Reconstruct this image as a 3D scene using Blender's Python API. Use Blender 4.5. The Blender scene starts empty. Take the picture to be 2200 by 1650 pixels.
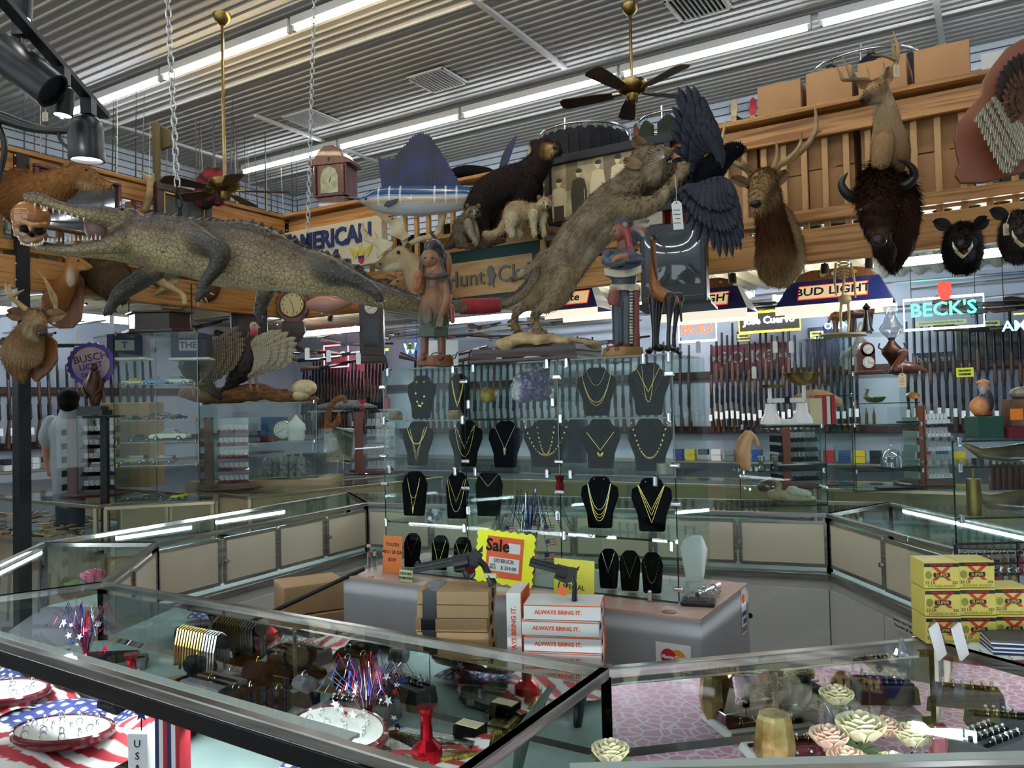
import bpy, math, random
import numpy as np
from mathutils import Vector as V, Matrix as MX, Euler, Quaternion, noise as NZ
random.seed(7); RNG = np.random.default_rng(7)
PI = math.pi; R = math.radians
C = bpy.context.scene; COL = C.collection
# ---------------------------------------------------------------- camera
F = 1700.0; CZ = 1.65
cd = bpy.data.cameras.new('camera'); cam = bpy.data.objects.new('camera', cd); COL.objects.link(cam)
cd.sensor_fit = 'HORIZONTAL'; cd.sensor_width = 36; cd.lens = 36 * F / 2200; cd.clip_start = 0.05; cd.clip_end = 100
CM = Euler((R(90 + 1.6), 0, 0)).to_matrix() @ Euler((0, 0, R(-1.335))).to_matrix()
cam.matrix_world = MX.Translation((0, 0, CZ)) @ CM.to_4x4()
C.camera = cam
# ---------------------------------------------------------------- look
vs = C.view_settings; vs.view_transform = 'Standard'; vs.look = 'None'; vs.gamma = 1; vs.use_curve_mapping = False; vs.exposure = 0.95
cy = C.cycles; cy.max_bounces = 6; cy.diffuse_bounces = 3; cy.glossy_bounces = 3; cy.transmission_bounces = 5; cy.transparent_max_bounces = 30
cy.sample_clamp_indirect = 4; cy.caustics_reflective = False; cy.caustics_refractive = False; cy.adaptive_threshold = .03; cy.use_denoising = True
w = bpy.data.worlds.new('daylight'); C.world = w; w.use_nodes = True
w.node_tree.nodes['Background'].inputs[0].default_value = (0.80, 0.90, 1.0, 1); w.node_tree.nodes['Background'].inputs[1].default_value = 1.3
EYE = V((0, 0, CZ))
def ray(px, py): return (CM @ V(((px - 1100) / F, -(py - 825) / F, -1))).normalized()
def P(px, py, Y): d = ray(px, py); return EYE + d * (Y / d.y)            # point seen at px,py that stands Y metres ahead
def Zp(px, py, z): d = ray(px, py); return EYE + d * ((z - CZ) / d.z)    # ... that lies at height z
def On(px, py, q, n): d = ray(px, py); return EYE + d * ((V(q) - EYE).dot(n) / d.dot(n))  # ... that lies on a plane
# ---------------------------------------------------------------- materials
MATS = {}
def lin(c):
    if isinstance(c, str): c = [int(c[i:i + 2], 16) / 255 for i in (0, 2, 4)]
    return tuple((x / 12.92 if x <= .04045 else ((x + .055) / 1.055) ** 2.4) for x in c[:3]) + (1,)
def mat(name, col='808080', rough=.5, metal=0, col2=None, nscale=8, stretch=(1, 1, 1), nmix=(.35, .65), bump=0, bscale=60, emit=0, attr=None, spec=.5, kind='noise', coat=0, trans=0, ecol=None, bkind='noise', detail=4, alpha=1, sheen=0):
    if name in MATS: return MATS[name]
    m = bpy.data.materials.new(name); m.use_nodes = True; nt = m.node_tree; b = nt.nodes['Principled BSDF']; I = b.inputs
    I['Base Color'].default_value = lin(col); I['Roughness'].default_value = rough; I['Metallic'].default_value = metal
    I['Specular IOR Level'].default_value = spec; I['Coat Weight'].default_value = coat; I['Transmission Weight'].default_value = trans; I['Alpha'].default_value = alpha
    if sheen: I['Sheen Weight'].default_value = sheen
    def N(t, **k):
        n = nt.nodes.new(t)
        for a, x in k.items(): setattr(n, a, x)
        return n
    L = nt.links.new
    tc = mp = None
    if col2 or bump:
        tc = N('ShaderNodeTexCoord'); mp = N('ShaderNodeMapping'); mp.inputs['Scale'].default_value = stretch; L(tc.outputs['Object'], mp.inputs[0])
    def tex(kd, sc):
        if kd == 'noise': t = N('ShaderNodeTexNoise'); t.inputs['Scale'].default_value = sc; t.inputs['Detail'].default_value = detail; o = t.outputs[0]
        elif kd == 'voronoi': t = N('ShaderNodeTexVoronoi'); t.inputs['Scale'].default_value = sc; o = t.outputs['Distance']
        elif kd == 'edge': t = N('ShaderNodeTexVoronoi', feature='DISTANCE_TO_EDGE'); t.inputs['Scale'].default_value = sc; o = t.outputs['Distance']
        elif kd == 'wave': t = N('ShaderNodeTexWave'); t.inputs['Scale'].default_value = sc; t.inputs['Distortion'].default_value = 5; t.inputs['Detail'].default_value = 2; t.inputs['Detail Scale'].default_value = .6; o = t.outputs[1]
        elif kd == 'lines': t = N('ShaderNodeTexWave'); t.inputs['Scale'].default_value = sc; o = t.outputs[1]
        elif kd == 'checker': t = N('ShaderNodeTexChecker'); t.inputs['Scale'].default_value = sc; o = t.outputs[1]
        L(mp.outputs[0], t.inputs['Vector']); return o
    csrc = None
    if attr:
        a = N('ShaderNodeAttribute', attribute_name='Col'); csrc = a.outputs[0]
    if col2:
        o = tex(kind, nscale); r = N('ShaderNodeMapRange'); r.inputs[1].default_value = nmix[0]; r.inputs[2].default_value = nmix[1]; L(o, r.inputs[0])
        mx = N('ShaderNodeMix', data_type='RGBA'); L(r.outputs[0], mx.inputs[0])
        mx.inputs[7].default_value = lin(col2)
        if csrc: L(csrc, mx.inputs[6]); mx.blend_type = 'MULTIPLY'
        else: mx.inputs[6].default_value = lin(col)
        csrc = mx.outputs[2]
    if csrc: L(csrc, I['Base Color'])
    if bump:
        o = tex(bkind, bscale); bp = N('ShaderNodeBump'); bp.inputs['Strength'].default_value = bump; bp.inputs['Distance'].default_value = .01; L(o, bp.inputs['Height']); L(bp.outputs[0], I['Normal'])
    if emit:
        I['Emission Strength'].default_value = emit; I['Emission Color'].default_value = lin(ecol or col)
    MATS[name] = m; return m
def glass(name, tint='F6FBF9', refl=.5, rough=0.02, base=.012):
    m = bpy.data.materials.new(name); m.use_nodes = True; nt = m.node_tree; nt.nodes.clear(); L = nt.links.new; N = nt.nodes.new
    o = N('ShaderNodeOutputMaterial'); mx = N('ShaderNodeMixShader'); t = N('ShaderNodeBsdfTransparent'); g = N('ShaderNodeBsdfGlossy'); lw = N('ShaderNodeLayerWeight'); p = N('ShaderNodeMath'); p.operation = 'POWER'; p.inputs[1].default_value = 5; mu = N('ShaderNodeMath'); mu.operation = 'MULTIPLY_ADD'
    t.inputs[0].default_value = lin(tint); g.inputs['Roughness'].default_value = rough; lw.inputs[0].default_value = .5; mu.inputs[1].default_value = refl; mu.inputs[2].default_value = base
    L(lw.outputs['Facing'], p.inputs[0]); L(p.outputs[0], mu.inputs[0]); L(mu.outputs[0], mx.inputs[0]); L(t.outputs[0], mx.inputs[1]); L(g.outputs[0], mx.inputs[2]); L(mx.outputs[0], o.inputs[0]); MATS[name] = m; return m
# ---------------------------------------------------------------- mesh builder
def frame(z, up=(0, 0, 1)):
    z = V(z).normalized(); u = V(up)
    if abs(z.dot(u)) > .99: u = V((1, 0, 0))
    x = u.cross(z).normalized(); return x, z.cross(x), z
def TR(loc=(0, 0, 0), rz=0, rx=0, ry=0, s=1):
    return MX.Translation(loc) @ Euler((rx, ry, rz)).to_matrix().to_4x4() @ MX.Diagonal((s, s, s, 1) if not hasattr(s, '__len__') else (*s, 1))
def basis(o, x, y, z): return MX.Translation(o) @ MX((x, y, z)).transposed().to_4x4()
class MB:
    def __init__(s, M=None): s.v = []; s.f = []; s.mi = []; s.m = 0; s.M = M or MX()
    def add(s, vs, fs, m=None):
        b = len(s.v); Mx = s.M; s.v += [tuple(Mx @ V(p)) for p in vs]; s.f += [tuple(i + b for i in f) for f in fs]; s.mi += [s.m if m is None else m] * len(fs); return s
    def box(s, c, d, rz=0, T=None, m=None, taper=1):
        x, y, z = [k / 2 for k in d]; A = TR(c, rz) if T is None else T @ TR(c, rz); t = taper
        return s.add([A @ V(p) for p in ((-x, -y, -z), (x, -y, -z), (x, y, -z), (-x, y, -z), (-x * t, -y * t, z), (x * t, -y * t, z), (x * t, y * t, z), (-x * t, y * t, z))], ((3, 2, 1, 0), (4, 5, 6, 7), (0, 1, 5, 4), (1, 2, 6, 5), (2, 3, 7, 6), (3, 0, 4, 7)), m)
    def bar(s, a, b, wd, ht, up=(0, 0, 1), m=None):      # rectangular bar from a to b
        a, b = V(a), V(b); x, y, z = frame(b - a, up); L = (b - a).length
        return s.box((0, 0, L / 2), (wd, ht, L), T=basis(a, x, y, z), m=m)
    def tube(s, pts, r, n=8, m=None, caps=True, flat=1, up=(0, 0, 1), close=False):
        pts = [V(p) for p in pts]; k = len(pts); rs = list(r) if hasattr(r, '__len__') else [r] * k
        vs = []; fs = []; X = None
        for i, p in enumerate(pts):
            if close: d = pts[(i + 1) % k] - pts[i - 1]
            else: d = pts[min(i + 1, k - 1)] - pts[max(i - 1, 0)]
            if d.length < 1e-9: d = V((0, 0, 1))
            if X is None: X, Y, Z = frame(d, up)
            else:
                Z = d.normalized(); X = (X - Z * X.dot(Z))
                X = X.normalized() if X.length > 1e-6 else frame(d)[0]; Y = Z.cross(X)
            for j in range(n):
                a = 2 * PI * j / n; vs.append(p + (X * math.cos(a) + Y * math.sin(a) * flat) * rs[i])
        for i in range(k if close else k - 1):
            for j in range(n):
                a, b = i * n + j, i * n + (j + 1) % n; c, d = ((i + 1) % k) * n + (j + 1) % n, ((i + 1) % k) * n + j; fs.append((a, b, c, d))
        if caps and not close: fs += [tuple(range(n))[::-1], tuple(range((k - 1) * n, k * n))]
        return s.add(vs, fs, m)
    def cyl(s, a, b, r, r2=None, n=12, m=None): return s.tube([a, b], [r, r if r2 is None else r2], n, m)
    def ring(s, c, rad, r, ax=(0, 0, 1), n=20, k=6, m=None, sy=1):
        x, y, z = frame(ax); c = V(c); return s.tube([c + x * rad * math.cos(2 * PI * i / n) + y * rad * sy * math.sin(2 * PI * i / n) for i in range(n)], r, k, m, close=True)
    def lathe(s, prof, c=(0, 0, 0), n=20, m=None, T=None, sx=1, sy=1):
        A = TR(c) if T is None else T; vs = []; fs = []; k = len(prof)
        for (r, z) in prof:
            for j in range(n): a = 2 * PI * j / n; vs.append(A @ V((r * math.cos(a) * sx, r * math.sin(a) * sy, z)))
        for i in range(k - 1):
            for j in range(n): fs.append((i * n + j, i * n + (j + 1) % n, (i + 1) * n + (j + 1) % n, (i + 1) * n + j))
        if prof[0][0] > 1e-5: fs.append(tuple(range(n))[::-1])
        if prof[-1][0] > 1e-5: fs.append(tuple(range((k - 1) * n, k * n)))
        return s.add(vs, fs, m)
    def ell(s, c, r, n=12, k=8, m=None, T=None):
        r = r if hasattr(r, '__len__') else (r, r, r); A = (TR(c) if T is None else T @ TR(c)) @ MX.Diagonal((*r, 1))
        return s.lathe([(math.sin(PI * i / k) + 1e-6 * (i in (0, k)), -math.cos(PI * i / k)) for i in range(k + 1)], n=n, m=m, T=A)
    def prism(s, poly, t, T=None, m=None, back=None):      # poly in local xz, thickness t along y
        T = T or MX(); n = len(poly); vs = [T @ V((p[0], -t / 2, p[1])) for p in poly] + [T @ V((p[0], t / 2, p[1])) for p in poly]
        ar = sum(poly[i][0] * poly[(i + 1) % n][1] - poly[(i + 1) % n][0] * poly[i][1] for i in range(n))
        f1, f2 = tuple(range(n)), tuple(range(2 * n - 1, n - 1, -1))
        sd = [(i, i + n, (i + 1) % n + n, (i + 1) % n) for i in range(n)]
        if ar < 0: f1, f2, sd = f1[::-1], f2[::-1], [q[::-1] for q in sd]
        s.add(vs, [f1], m); b = len(s.v) - len(vs)
        s.f += [tuple(i + b for i in q) for q in [f2] + sd]; s.mi += [s.m if m is None else m] * (1 + n)
        return s
    def quad(s, a, b, c, d, m=None): return s.add([a, b, c, d], [(0, 1, 2, 3)], m)
    def text(s, st, size, T, ext=.002, off=0, sh=0, al='CENTER', m=None, sx=1):
        cu = bpy.data.curves.new('t', 'FONT'); cu.body = st; cu.size = size; cu.extrude = ext; cu.offset = off; cu.shear = sh; cu.align_x = al; cu.align_y = 'CENTER'; cu.resolution_u = 2
        o = bpy.data.objects.new('t', cu); COL.objects.link(o); dg = bpy.context.evaluated_depsgraph_get(); me = o.evaluated_get(dg).to_mesh()
        A = T @ MX.Diagonal((sx, 1, 1, 1)) @ Euler((PI / 2, 0, 0)).to_matrix().to_4x4()      # letters stand in local xz, facing -y
        s.add([A @ v.co for v in me.vertices], [tuple(p.vertices) for p in me.polygons], m)
        bpy.data.objects.remove(o); bpy.data.curves.remove(cu); return s
    def join(s, o, T=None, m=None):
        T = T or MX(); b = len(s.v); s.v += [tuple(s.M @ (T @ V(p))) for p in o.v]; s.f += [tuple(i + b for i in f) for f in o.f]; s.mi += [x if m is None else m for x in o.mi]; return s
    def build(s, name, mats, parent=None, smooth=0, bev=0, label=None, cat=None, group=None, kind=None, loc=None, rz=0, colors=None):
        me = bpy.data.meshes.new(name); me.from_pydata(s.v, [], s.f)
        mats = mats if isinstance(mats, (list, tuple)) else [mats]
        for x in mats: me.materials.append(MATS[x] if isinstance(x, str) else x)
        if len(mats) > 1: me.polygons.foreach_set('material_index', s.mi)
        o = bpy.data.objects.new(name, me); COL.objects.link(o); o.parent = parent
        if smooth: sm(me, smooth)
        if colors is not None: setcol(me, colors)
        if bev: md = o.modifiers.new('b', 'BEVEL'); md.width = bev; md.segments = 2; md.limit_method = 'ANGLE'; md.angle_limit = R(40)
        if loc is not None: o.location = loc
        o.rotation_euler.z = rz
        return tag(o, label, cat, group, kind)
def sm(me, ang=40):
    me.polygons.foreach_set('use_smooth', [True] * len(me.polygons))
    if ang < 180: me.set_sharp_from_angle(angle=R(ang))
def setcol(me, cols):
    a = me.color_attributes.new('Col', 'FLOAT_COLOR', 'POINT'); a.data.foreach_set('color', np.asarray(cols, dtype=np.float32).reshape(-1))
def tag(o, label=None, cat=None, group=None, kind=None):
    for k, x in (('label', label), ('category', cat), ('group', group), ('kind', kind)):
        if x: o[k] = x
    return o
def thing(name, label, cat, loc=(0, 0, 0), rz=0, group=None):
    o = bpy.data.objects.new(name, None); COL.objects.link(o); o.location = loc; o.rotation_euler.z = rz; o.empty_display_size = .1
    return tag(o, label, cat, group)
def dup(root, loc=None, rz=None, label=None, group=None, sc=None):
    c = root.copy(); COL.objects.link(c)
    if loc is not None: c.location = loc
    if rz is not None: c.rotation_euler.z = rz
    if sc: c.scale = (sc, sc, sc)
    tag(c, label, None, group)
    for ch in list(root.children):
        d = ch.copy(); COL.objects.link(d); d.parent = c
        for g in ch.children: e = g.copy(); COL.objects.link(e); e.parent = d
    return c
def rnd(a, b): return random.uniform(a, b)
def arc(c, r, a0, a1, n, x=(1, 0, 0), y=(0, 0, 1)): return [V(c) + V(x) * r * math.cos(R(a0 + (a1 - a0) * i / n)) + V(y) * r * math.sin(R(a0 + (a1 - a0) * i / n)) for i in range(n + 1)]
def spl(pts, n=6):      # Catmull-Rom through the points (any dimension)
    p = [np.array(q, float) for q in pts]; p = [2 * p[0] - p[1]] + p + [2 * p[-1] - p[-2]]; out = []
    for i in range(1, len(p) - 2):
        for k in range(n):
            t = k / n; out.append(.5 * (2 * p[i] + (p[i + 1] - p[i - 1]) * t + (2 * p[i - 1] - 5 * p[i] + 4 * p[i + 1] - p[i + 2]) * t * t + (3 * p[i] - p[i - 1] - 3 * p[i + 1] + p[i + 2]) * t ** 3))
    out.append(p[-2]); return out
# ---------------------------------------------------------------- soft bodies: overlapping limbs fused to one skin, coloured by limb, with tufts of fur
class Body:
    def __init__(s): s.pr = []
    def t(s, pts, rs, col, flat=1, n=4):      # limb through points with radii; col may be one hex or one per point
        k = len(pts); rs = list(rs) if hasattr(rs, '__len__') else [rs] * k
        q = spl([(*p, r) for p, r in zip(pts, rs)], n) if k > 2 else [(*p, r) for p, r in zip(pts, rs)]
        cols = [col] * len(q) if isinstance(col, str) else [col[min(int(i / max(len(q) - 1, 1) * (len(col) - .001)), len(col) - 1)] for i in range(len(q))]
        s.pr.append(([V(a[:3]) for a in q], [max(a[3], .002) for a in q], cols, flat)); return s
    def e(s, c, r, col, T=None):
        s.pr.append((V(c), r if hasattr(r, '__len__') else (r, r, r), col, T)); return s
    def mesh(s, voxel, smooth=4):
        mb = MB()
        for p in s.pr:
            if isinstance(p[0], list):
                pts, rs = list(p[0]), list(p[1])
                d0 = (pts[0] - pts[1]).normalized(); d1 = (pts[-1] - pts[-2]).normalized()
                a = [pts[0] + d0 * rs[0] * k for k in (.95, .7)]; b = [pts[-1] + d1 * rs[-1] * k for k in (.7, .95)]
                mb.tube(a + pts + b, [rs[0] * .25, rs[0] * .7] + rs + [rs[-1] * .7, rs[-1] * .25], 14, flat=p[3], up=(0, 1, 0))
            else:
                T = p[3] or MX(); mb.ell((0, 0, 0), p[1], 16, 10, T=MX.Translation(p[0]) @ T)
        o = mb.build('x', [])
        md = o.modifiers.new('r', 'REMESH'); md.mode = 'VOXEL'; md.voxel_size = voxel
        if smooth: m2 = o.modifiers.new('s', 'SMOOTH'); m2.iterations = smooth; m2.factor = .5
        dg = bpy.context.evaluated_depsgraph_get(); me = bpy.data.meshes.new_from_object(o.evaluated_get(dg)); bpy.data.objects.remove(o)
        return me
    def colors(s, co, soft=.01):
        W = np.zeros(len(co)); A = np.zeros((len(co), 3))
        best = np.full(len(co), 1e9); ds = []
        for p in s.pr:
            if isinstance(p[0], list):
                for i in range(len(p[0]) - 1):
                    a, b = np.array(p[0][i]), np.array(p[0][i + 1]); ab = b - a; L = ab @ ab + 1e-12
                    t = np.clip((co - a) @ ab / L, 0, 1); q = a + t[:, None] * ab; d = np.linalg.norm(co - q, axis=1) - (p[1][i] * (1 - t) + p[1][i + 1] * t)
                    ds.append((d, p[2][i]))
            else:
                Mi = np.array((p[3] or MX()).inverted().to_3x3()); q = (co - np.array(p[0])) @ Mi.T; r = np.array(p[1]); d = (np.linalg.norm(q / r, axis=1) - 1) * r.min(); ds.append((d, p[2]))
        for d, c in ds: best = np.minimum(best, d)
        for d, c in ds:
            x = np.exp(-np.clip((d - best) / soft, 0, 30)); W += x; A += x[:, None] * np.array(lin(c)[:3])
        return A / W[:, None]
    def build(s, name, m, parent=None, voxel=.01, smooth=4, soft=.01, fur=0, flen=.02, lay=(0, 0, -1), paint=None, jit=.25, fw=.12, bump=0, disp=0, dscale=30, **kw):
        me = s.mesh(voxel, smooth); n = len(me.vertices); co = np.zeros(n * 3, np.float32); me.vertices.foreach_get('co', co); co = co.reshape(-1, 3).astype(float)
        no = np.zeros(n * 3, np.float32); me.vertices.foreach_get('normal', no); no = no.reshape(-1, 3).astype(float)
        col = s.colors(co, soft)
        if paint: col = paint(co, col, no)
        if disp:
            h = np.array([NZ.noise(V(p) * dscale) for p in co]); co = co + no * (h * disp)[:, None]; me.vertices.foreach_set('co', co.astype(np.float32).reshape(-1))
        if fur:
            idx = RNG.integers(0, n, fur); p = co[idx]; nn = no[idx]; ly = lay(p) if callable(lay) else np.tile(np.array(lay, float), (fur, 1))
            ly = ly - nn * (ly * nn).sum(1)[:, None]; ly /= np.linalg.norm(ly, axis=1)[:, None] + 1e-6; ly = ly + RNG.normal(0, .25, ly.shape)
            sd = np.cross(nn, ly); sd /= np.linalg.norm(sd, axis=1)[:, None] + 1e-6
            L = (flen(p) if callable(flen) else flen) * RNG.uniform(.5, 1.15, fur); W = L * fw
            A = p - nn * .003 - sd * W[:, None]; B = p - nn * .003 + sd * W[:, None]; T = p + nn * (L * .33)[:, None] + ly * (L * .9)[:, None]
            fv = np.stack([A, B, T], 1).reshape(-1, 3); ff = [tuple(f.vertices) for f in me.polygons] + [(n + 3 * i, n + 3 * i + 1, n + 3 * i + 2) for i in range(fur)]
            k = RNG.uniform(1 - jit, 1 + jit, (fur, 1)); fc = np.repeat(col[idx] * k, 3, axis=0)
            me2 = bpy.data.meshes.new(name); me2.from_pydata(np.concatenate([co, fv]).tolist(), [], ff); me = me2; col = np.concatenate([col, fc])
        me.name = name; me.materials.clear(); me.materials.append(MATS[m] if isinstance(m, str) else m)
        sm(me, 180); setcol(me, np.concatenate([np.clip(col, 0, 1), np.ones((len(col), 1))], 1))
        o = bpy.data.objects.new(name, me); COL.objects.link(o); o.parent = parent
        return tag(o, kw.get('label'), kw.get('cat'), kw.get('group'))
# ================================================================ ROOM
Cn = P(622, 684, 8.1); Cn.z = 0
UA = V((.854, -.52, 0)).normalized(); UB = V((-UA.y, UA.x, 0)); RZ = math.atan2(UA.y, UA.x)
def W(u, v, z=0): return Cn + UA * u + UB * v + V((0, 0, z))
def RBp(px, py, v=0): return On(px, py, Cn + UB * v, UB)      # point on a plane parallel to the right balcony
def LBp(px, py, u=0): return On(px, py, Cn + UA * u, UA)      # ... to the left balcony
def uvz(p): d = V(p) - Cn; return V((d.dot(UA), d.dot(UB), p[2]))
RM = basis(Cn, UA, UB, V((0, 0, 1)))
mat('ceil_paint', 'B4B3AE', .5, col2='B2B1AC', nscale=1.5, spec=.4)
mat('trim_paint', 'D2D2CE', .5); mat('slat', 'C9D3DC', .5); mat('groove', '4A5058', .7)
mat('drywall', 'B9C2CE', .7, col2='A9B3C2', nscale=2)
mat('floor_tile', '8C8478', .35, col2='7B7369', nscale=3)
mat('pine', 'C08A4C', .45, col2='94602C', nscale=2.4, stretch=(.7, 9, 16), nmix=(.48, .62), bump=.12, bscale=9, spec=.4)
mat('pine_v', 'C09258', .5, col2='A0743E', nscale=3, stretch=(9, 9, 1), nmix=(.45, .7))
mat('black_steel', '17181A', .45, metal=.3); mat('deck_metal', 'B3A47E', .38, metal=.5, col2='8E8468', nscale=2)
mat('dark', '0B0B0D', .8); mat('tube', 'FFFFFF', .5, emit=16, ecol='F2F7FF'); mat('tube_warm', 'FFFFFF', .5, emit=16, ecol='FFE9C0'); mat('tube_low', 'FFFFFF', .5, emit=30, ecol='EAF4FF')
mat('socket', 'D8D8D4', .5); mat('fixture', 'DADAD6', .4)
def struct(mb, name, m, **k): return mb.build(name, m, kind='structure', **k)
ZC = 4.9
struct(MB(RM).box((4, -1, -.02), (16, 16, .04)), 'floor', 'floor_tile')
mb = MB(RM); mb.box((3.5, -3, ZC + .06), (13, 12.2, .04))
v = -9.0
while v < 2.85:
    prof = [(v - .018, ZC + .04), (v - .008, ZC + .028), (v + .008, ZC + .028), (v + .018, ZC + .04)]
    mb.add([(-3, *p) for p in prof] + [(10, *p) for p in prof], [(0, 4, 5, 1), (1, 5, 6, 2), (2, 6, 7, 3)]); v += .098
struct(mb, 'ceiling', 'ceil_paint')
mb = MB(RM)
for vv in (-.47, 1.94, -2.9): mb.box((3.5, vv, ZC + .02), (13, .02, .025))
for uu, va, vb in ((2.7, -3.2, 1.05), (5.85, .9, 2.8), (-.7, .2, 2.8), (-2.2, -1, 1)): mb.box((uu, (va + vb) / 2, ZC + .018), (.05, vb - va, .03))
struct(mb, 'trim_1', 'trim_paint')
def slatwall(name, a, b, nrm, z0, z1):
    mb = MB(); L = (b - a).length; d = (b - a).normalized(); c = (a + b) / 2; rz = math.atan2(d.y, d.x); mb.box(c + V((0, 0, (z0 + z1) / 2)) - nrm * .05, (L, .1, z1 - z0), rz, m=0)
    z = z0 + .1
    while z < z1 - .02: mb.box(c + V((0, 0, z)) + nrm * .001, (L - .02, .006, .012), rz, m=1); z += .085
    struct(mb, name, ['slat', 'groove'])
slatwall('wall_right_upper', W(-2.9, 2.85), W(8.6, 2.85), -UB, 2.9, ZC + .04)
slatwall('wall_left_upper', W(-2.9, -6.5), W(-2.9, 2.85), UA, 2.9, ZC + .04)
struct(MB(RM).box((2.85, 2.9, 1.4), (11.5, .1, 3.0)), 'wall_right', 'drywall')
struct(MB(RM).box((-2.95, -1.8, 1.4), (.1, 9.3, 3.0)), 'wall_left', 'drywall')
# shop front behind the camera: wall with three big windows open to the daylight
mb = MB(RM); mb.box((3.5, -9.2, .4), (13.2, .15, .8)); mb.box((3.5, -9.2, 4.0), (13.2, .15, 1.9))
for u in (-2.6, .6, 4.3, 8, 9.9): mb.box((u, -9.2, 1.9), (.8, .15, 2.4))
struct(mb, 'wall_front', 'drywall'); struct(MB(RM).box((10.05, -3.1, 2.45), (.1, 12.2, 4.95)), 'wall_far_right', 'drywall'); struct(MB(RM).box((-3.05, -7.7, 2.45), (.1, 3.1, 4.95)), 'wall_far_left', 'drywall')
glass('window_glass', base=.04)
for i, u in enumerate((-1, 2.45, 6.15)): struct(MB(RM).box((u, -9.2, 1.93), (2.9, .01, 2.25)), 'window_%d' % (i + 1), 'window_glass')
# mezzanine deck: corrugated metal seen from below
mb = MB(RM); mb.box((2.85, 1.42, 2.875), (11.5, 2.75, .03)); mb.box((-1.44, -3.25, 2.875), (2.78, 6.5, .03))
for i in range(72): u = -2.8 + i * .16; mb.add([(u, .1, 2.86), (u + .04, .1, 2.82), (u + .08, .1, 2.82), (u + .12, .1, 2.86), (u, 2.8, 2.86), (u + .04, 2.8, 2.82), (u + .08, 2.8, 2.82), (u + .12, 2.8, 2.86)], [(0, 1, 5, 4), (1, 2, 6, 5), (2, 3, 7, 6)])
for i in range(41): v = -6.4 + i * .16; mb.add([(-.1, v, 2.86), (-.1, v + .04, 2.82), (-.1, v + .08, 2.82), (-.1, v + .12, 2.86), (-2.8, v, 2.86), (-2.8, v + .04, 2.82), (-2.8, v + .08, 2.82), (-2.8, v + .12, 2.86)], [(0, 4, 5, 1), (1, 5, 6, 2), (2, 6, 7, 3)])
struct(mb, 'ceiling_under_mezzanine', 'deck_metal')
# beams and rails, each board a thing of its own
def board(name, a, b, z0, z1, th, label, cat, m='pine', **k):
    d = b - a; L = d.length; mb = MB(); mb.box((L / 2, 0, (z1 - z0) / 2), (L, th, z1 - z0))
    o = mb.build(name, m, bev=.006, loc=a + V((0, 0, z0)), rz=math.atan2(d.y, d.x), **k); return tag(o, label, cat)
board('beam', W(.06, 0), W(7.6, 0), 2.59, 2.82, .1, '', '', kind='structure'); board('beam', W(0, -6.4), W(0, -.06), 2.6, 2.84, .1, '', '', kind='structure')
GR = 'timber balcony rails'
board('top_rail', W(.06, -.03), W(7.6, -.03), 3.615, 3.65, .16, 'flat pine cap rail on the right-hand balcony', 'handrail')
board('top_rail', W(-.03, -6.4), W(-.03, .05), 3.61, 3.645, .16, 'flat pine cap rail on the left-hand balcony', 'handrail')
board('rail_board', W(.05, -.02), W(7.6, -.02), 3.45, 3.59, .045, 'wide pine board under the cap rail of the right balcony', 'railing board')
board('rail_board', W(0, -6.4), W(0, -.06), 3.46, 3.605, .045, 'wide pine board under the cap rail of the left balcony', 'railing board')
board('rail_board', W(.05, -.02), W(7.6, -.02), 2.875, 2.955, .045, 'lower pine board of the right balcony just above the thick beam', 'railing board')
board('rail_board', W(0, -6.4), W(0, -.06), 2.885, 2.97, .045, 'lower pine board of the left balcony just above the thick beam', 'railing board')
bb = MB().box((0, 0, .31), (.04, .035, .62)).build('baluster', 'pine_v', bev=.003)
tag(bb, 'square upright pine baluster in the right balcony railing', 'baluster', 'balusters of the right balcony'); bb.location = W(.14, .03, 2.83); bb.rotation_euler.z = RZ
for i in range(1, 54):
    o = bb.copy(); COL.objects.link(o); o.location = W(.14 + i * .137, .03, 2.83)
for i in range(34):
    o = bb.copy(); COL.objects.link(o); o.location = W(-.05, -.14 - i * .145, 2.83); tag(o, 'square upright pine baluster in the left balcony railing', 'baluster', 'balusters of the left balcony')
def steel_post(px, u, v, z0, z1, lab, bolts=(2.66, 2.78, 3.5, 3.58)):
    mb = MB(); t = thing('steel_post', lab, 'post', W(u, v, 0), RZ)
    mb.box((0, 0, (z0 + z1) / 2), (.09, .09, z1 - z0)).build('shaft', 'black_steel', t, bev=.004)
    for z in bolts:
        for s in (-.03, .03): MB().cyl((s, -.043, z), (s, -.052, z), .007, n=6).build('bolt', 'socket', t)
steel_post(622, 0, 0, 2.585, 3.6, 'black steel corner post where the two balconies meet')
q = uvz(LBp(40, 600)); steel_post(40, .03, q.y, 0, 3.6, 'black steel post under the left balcony beside the buck head')
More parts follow.
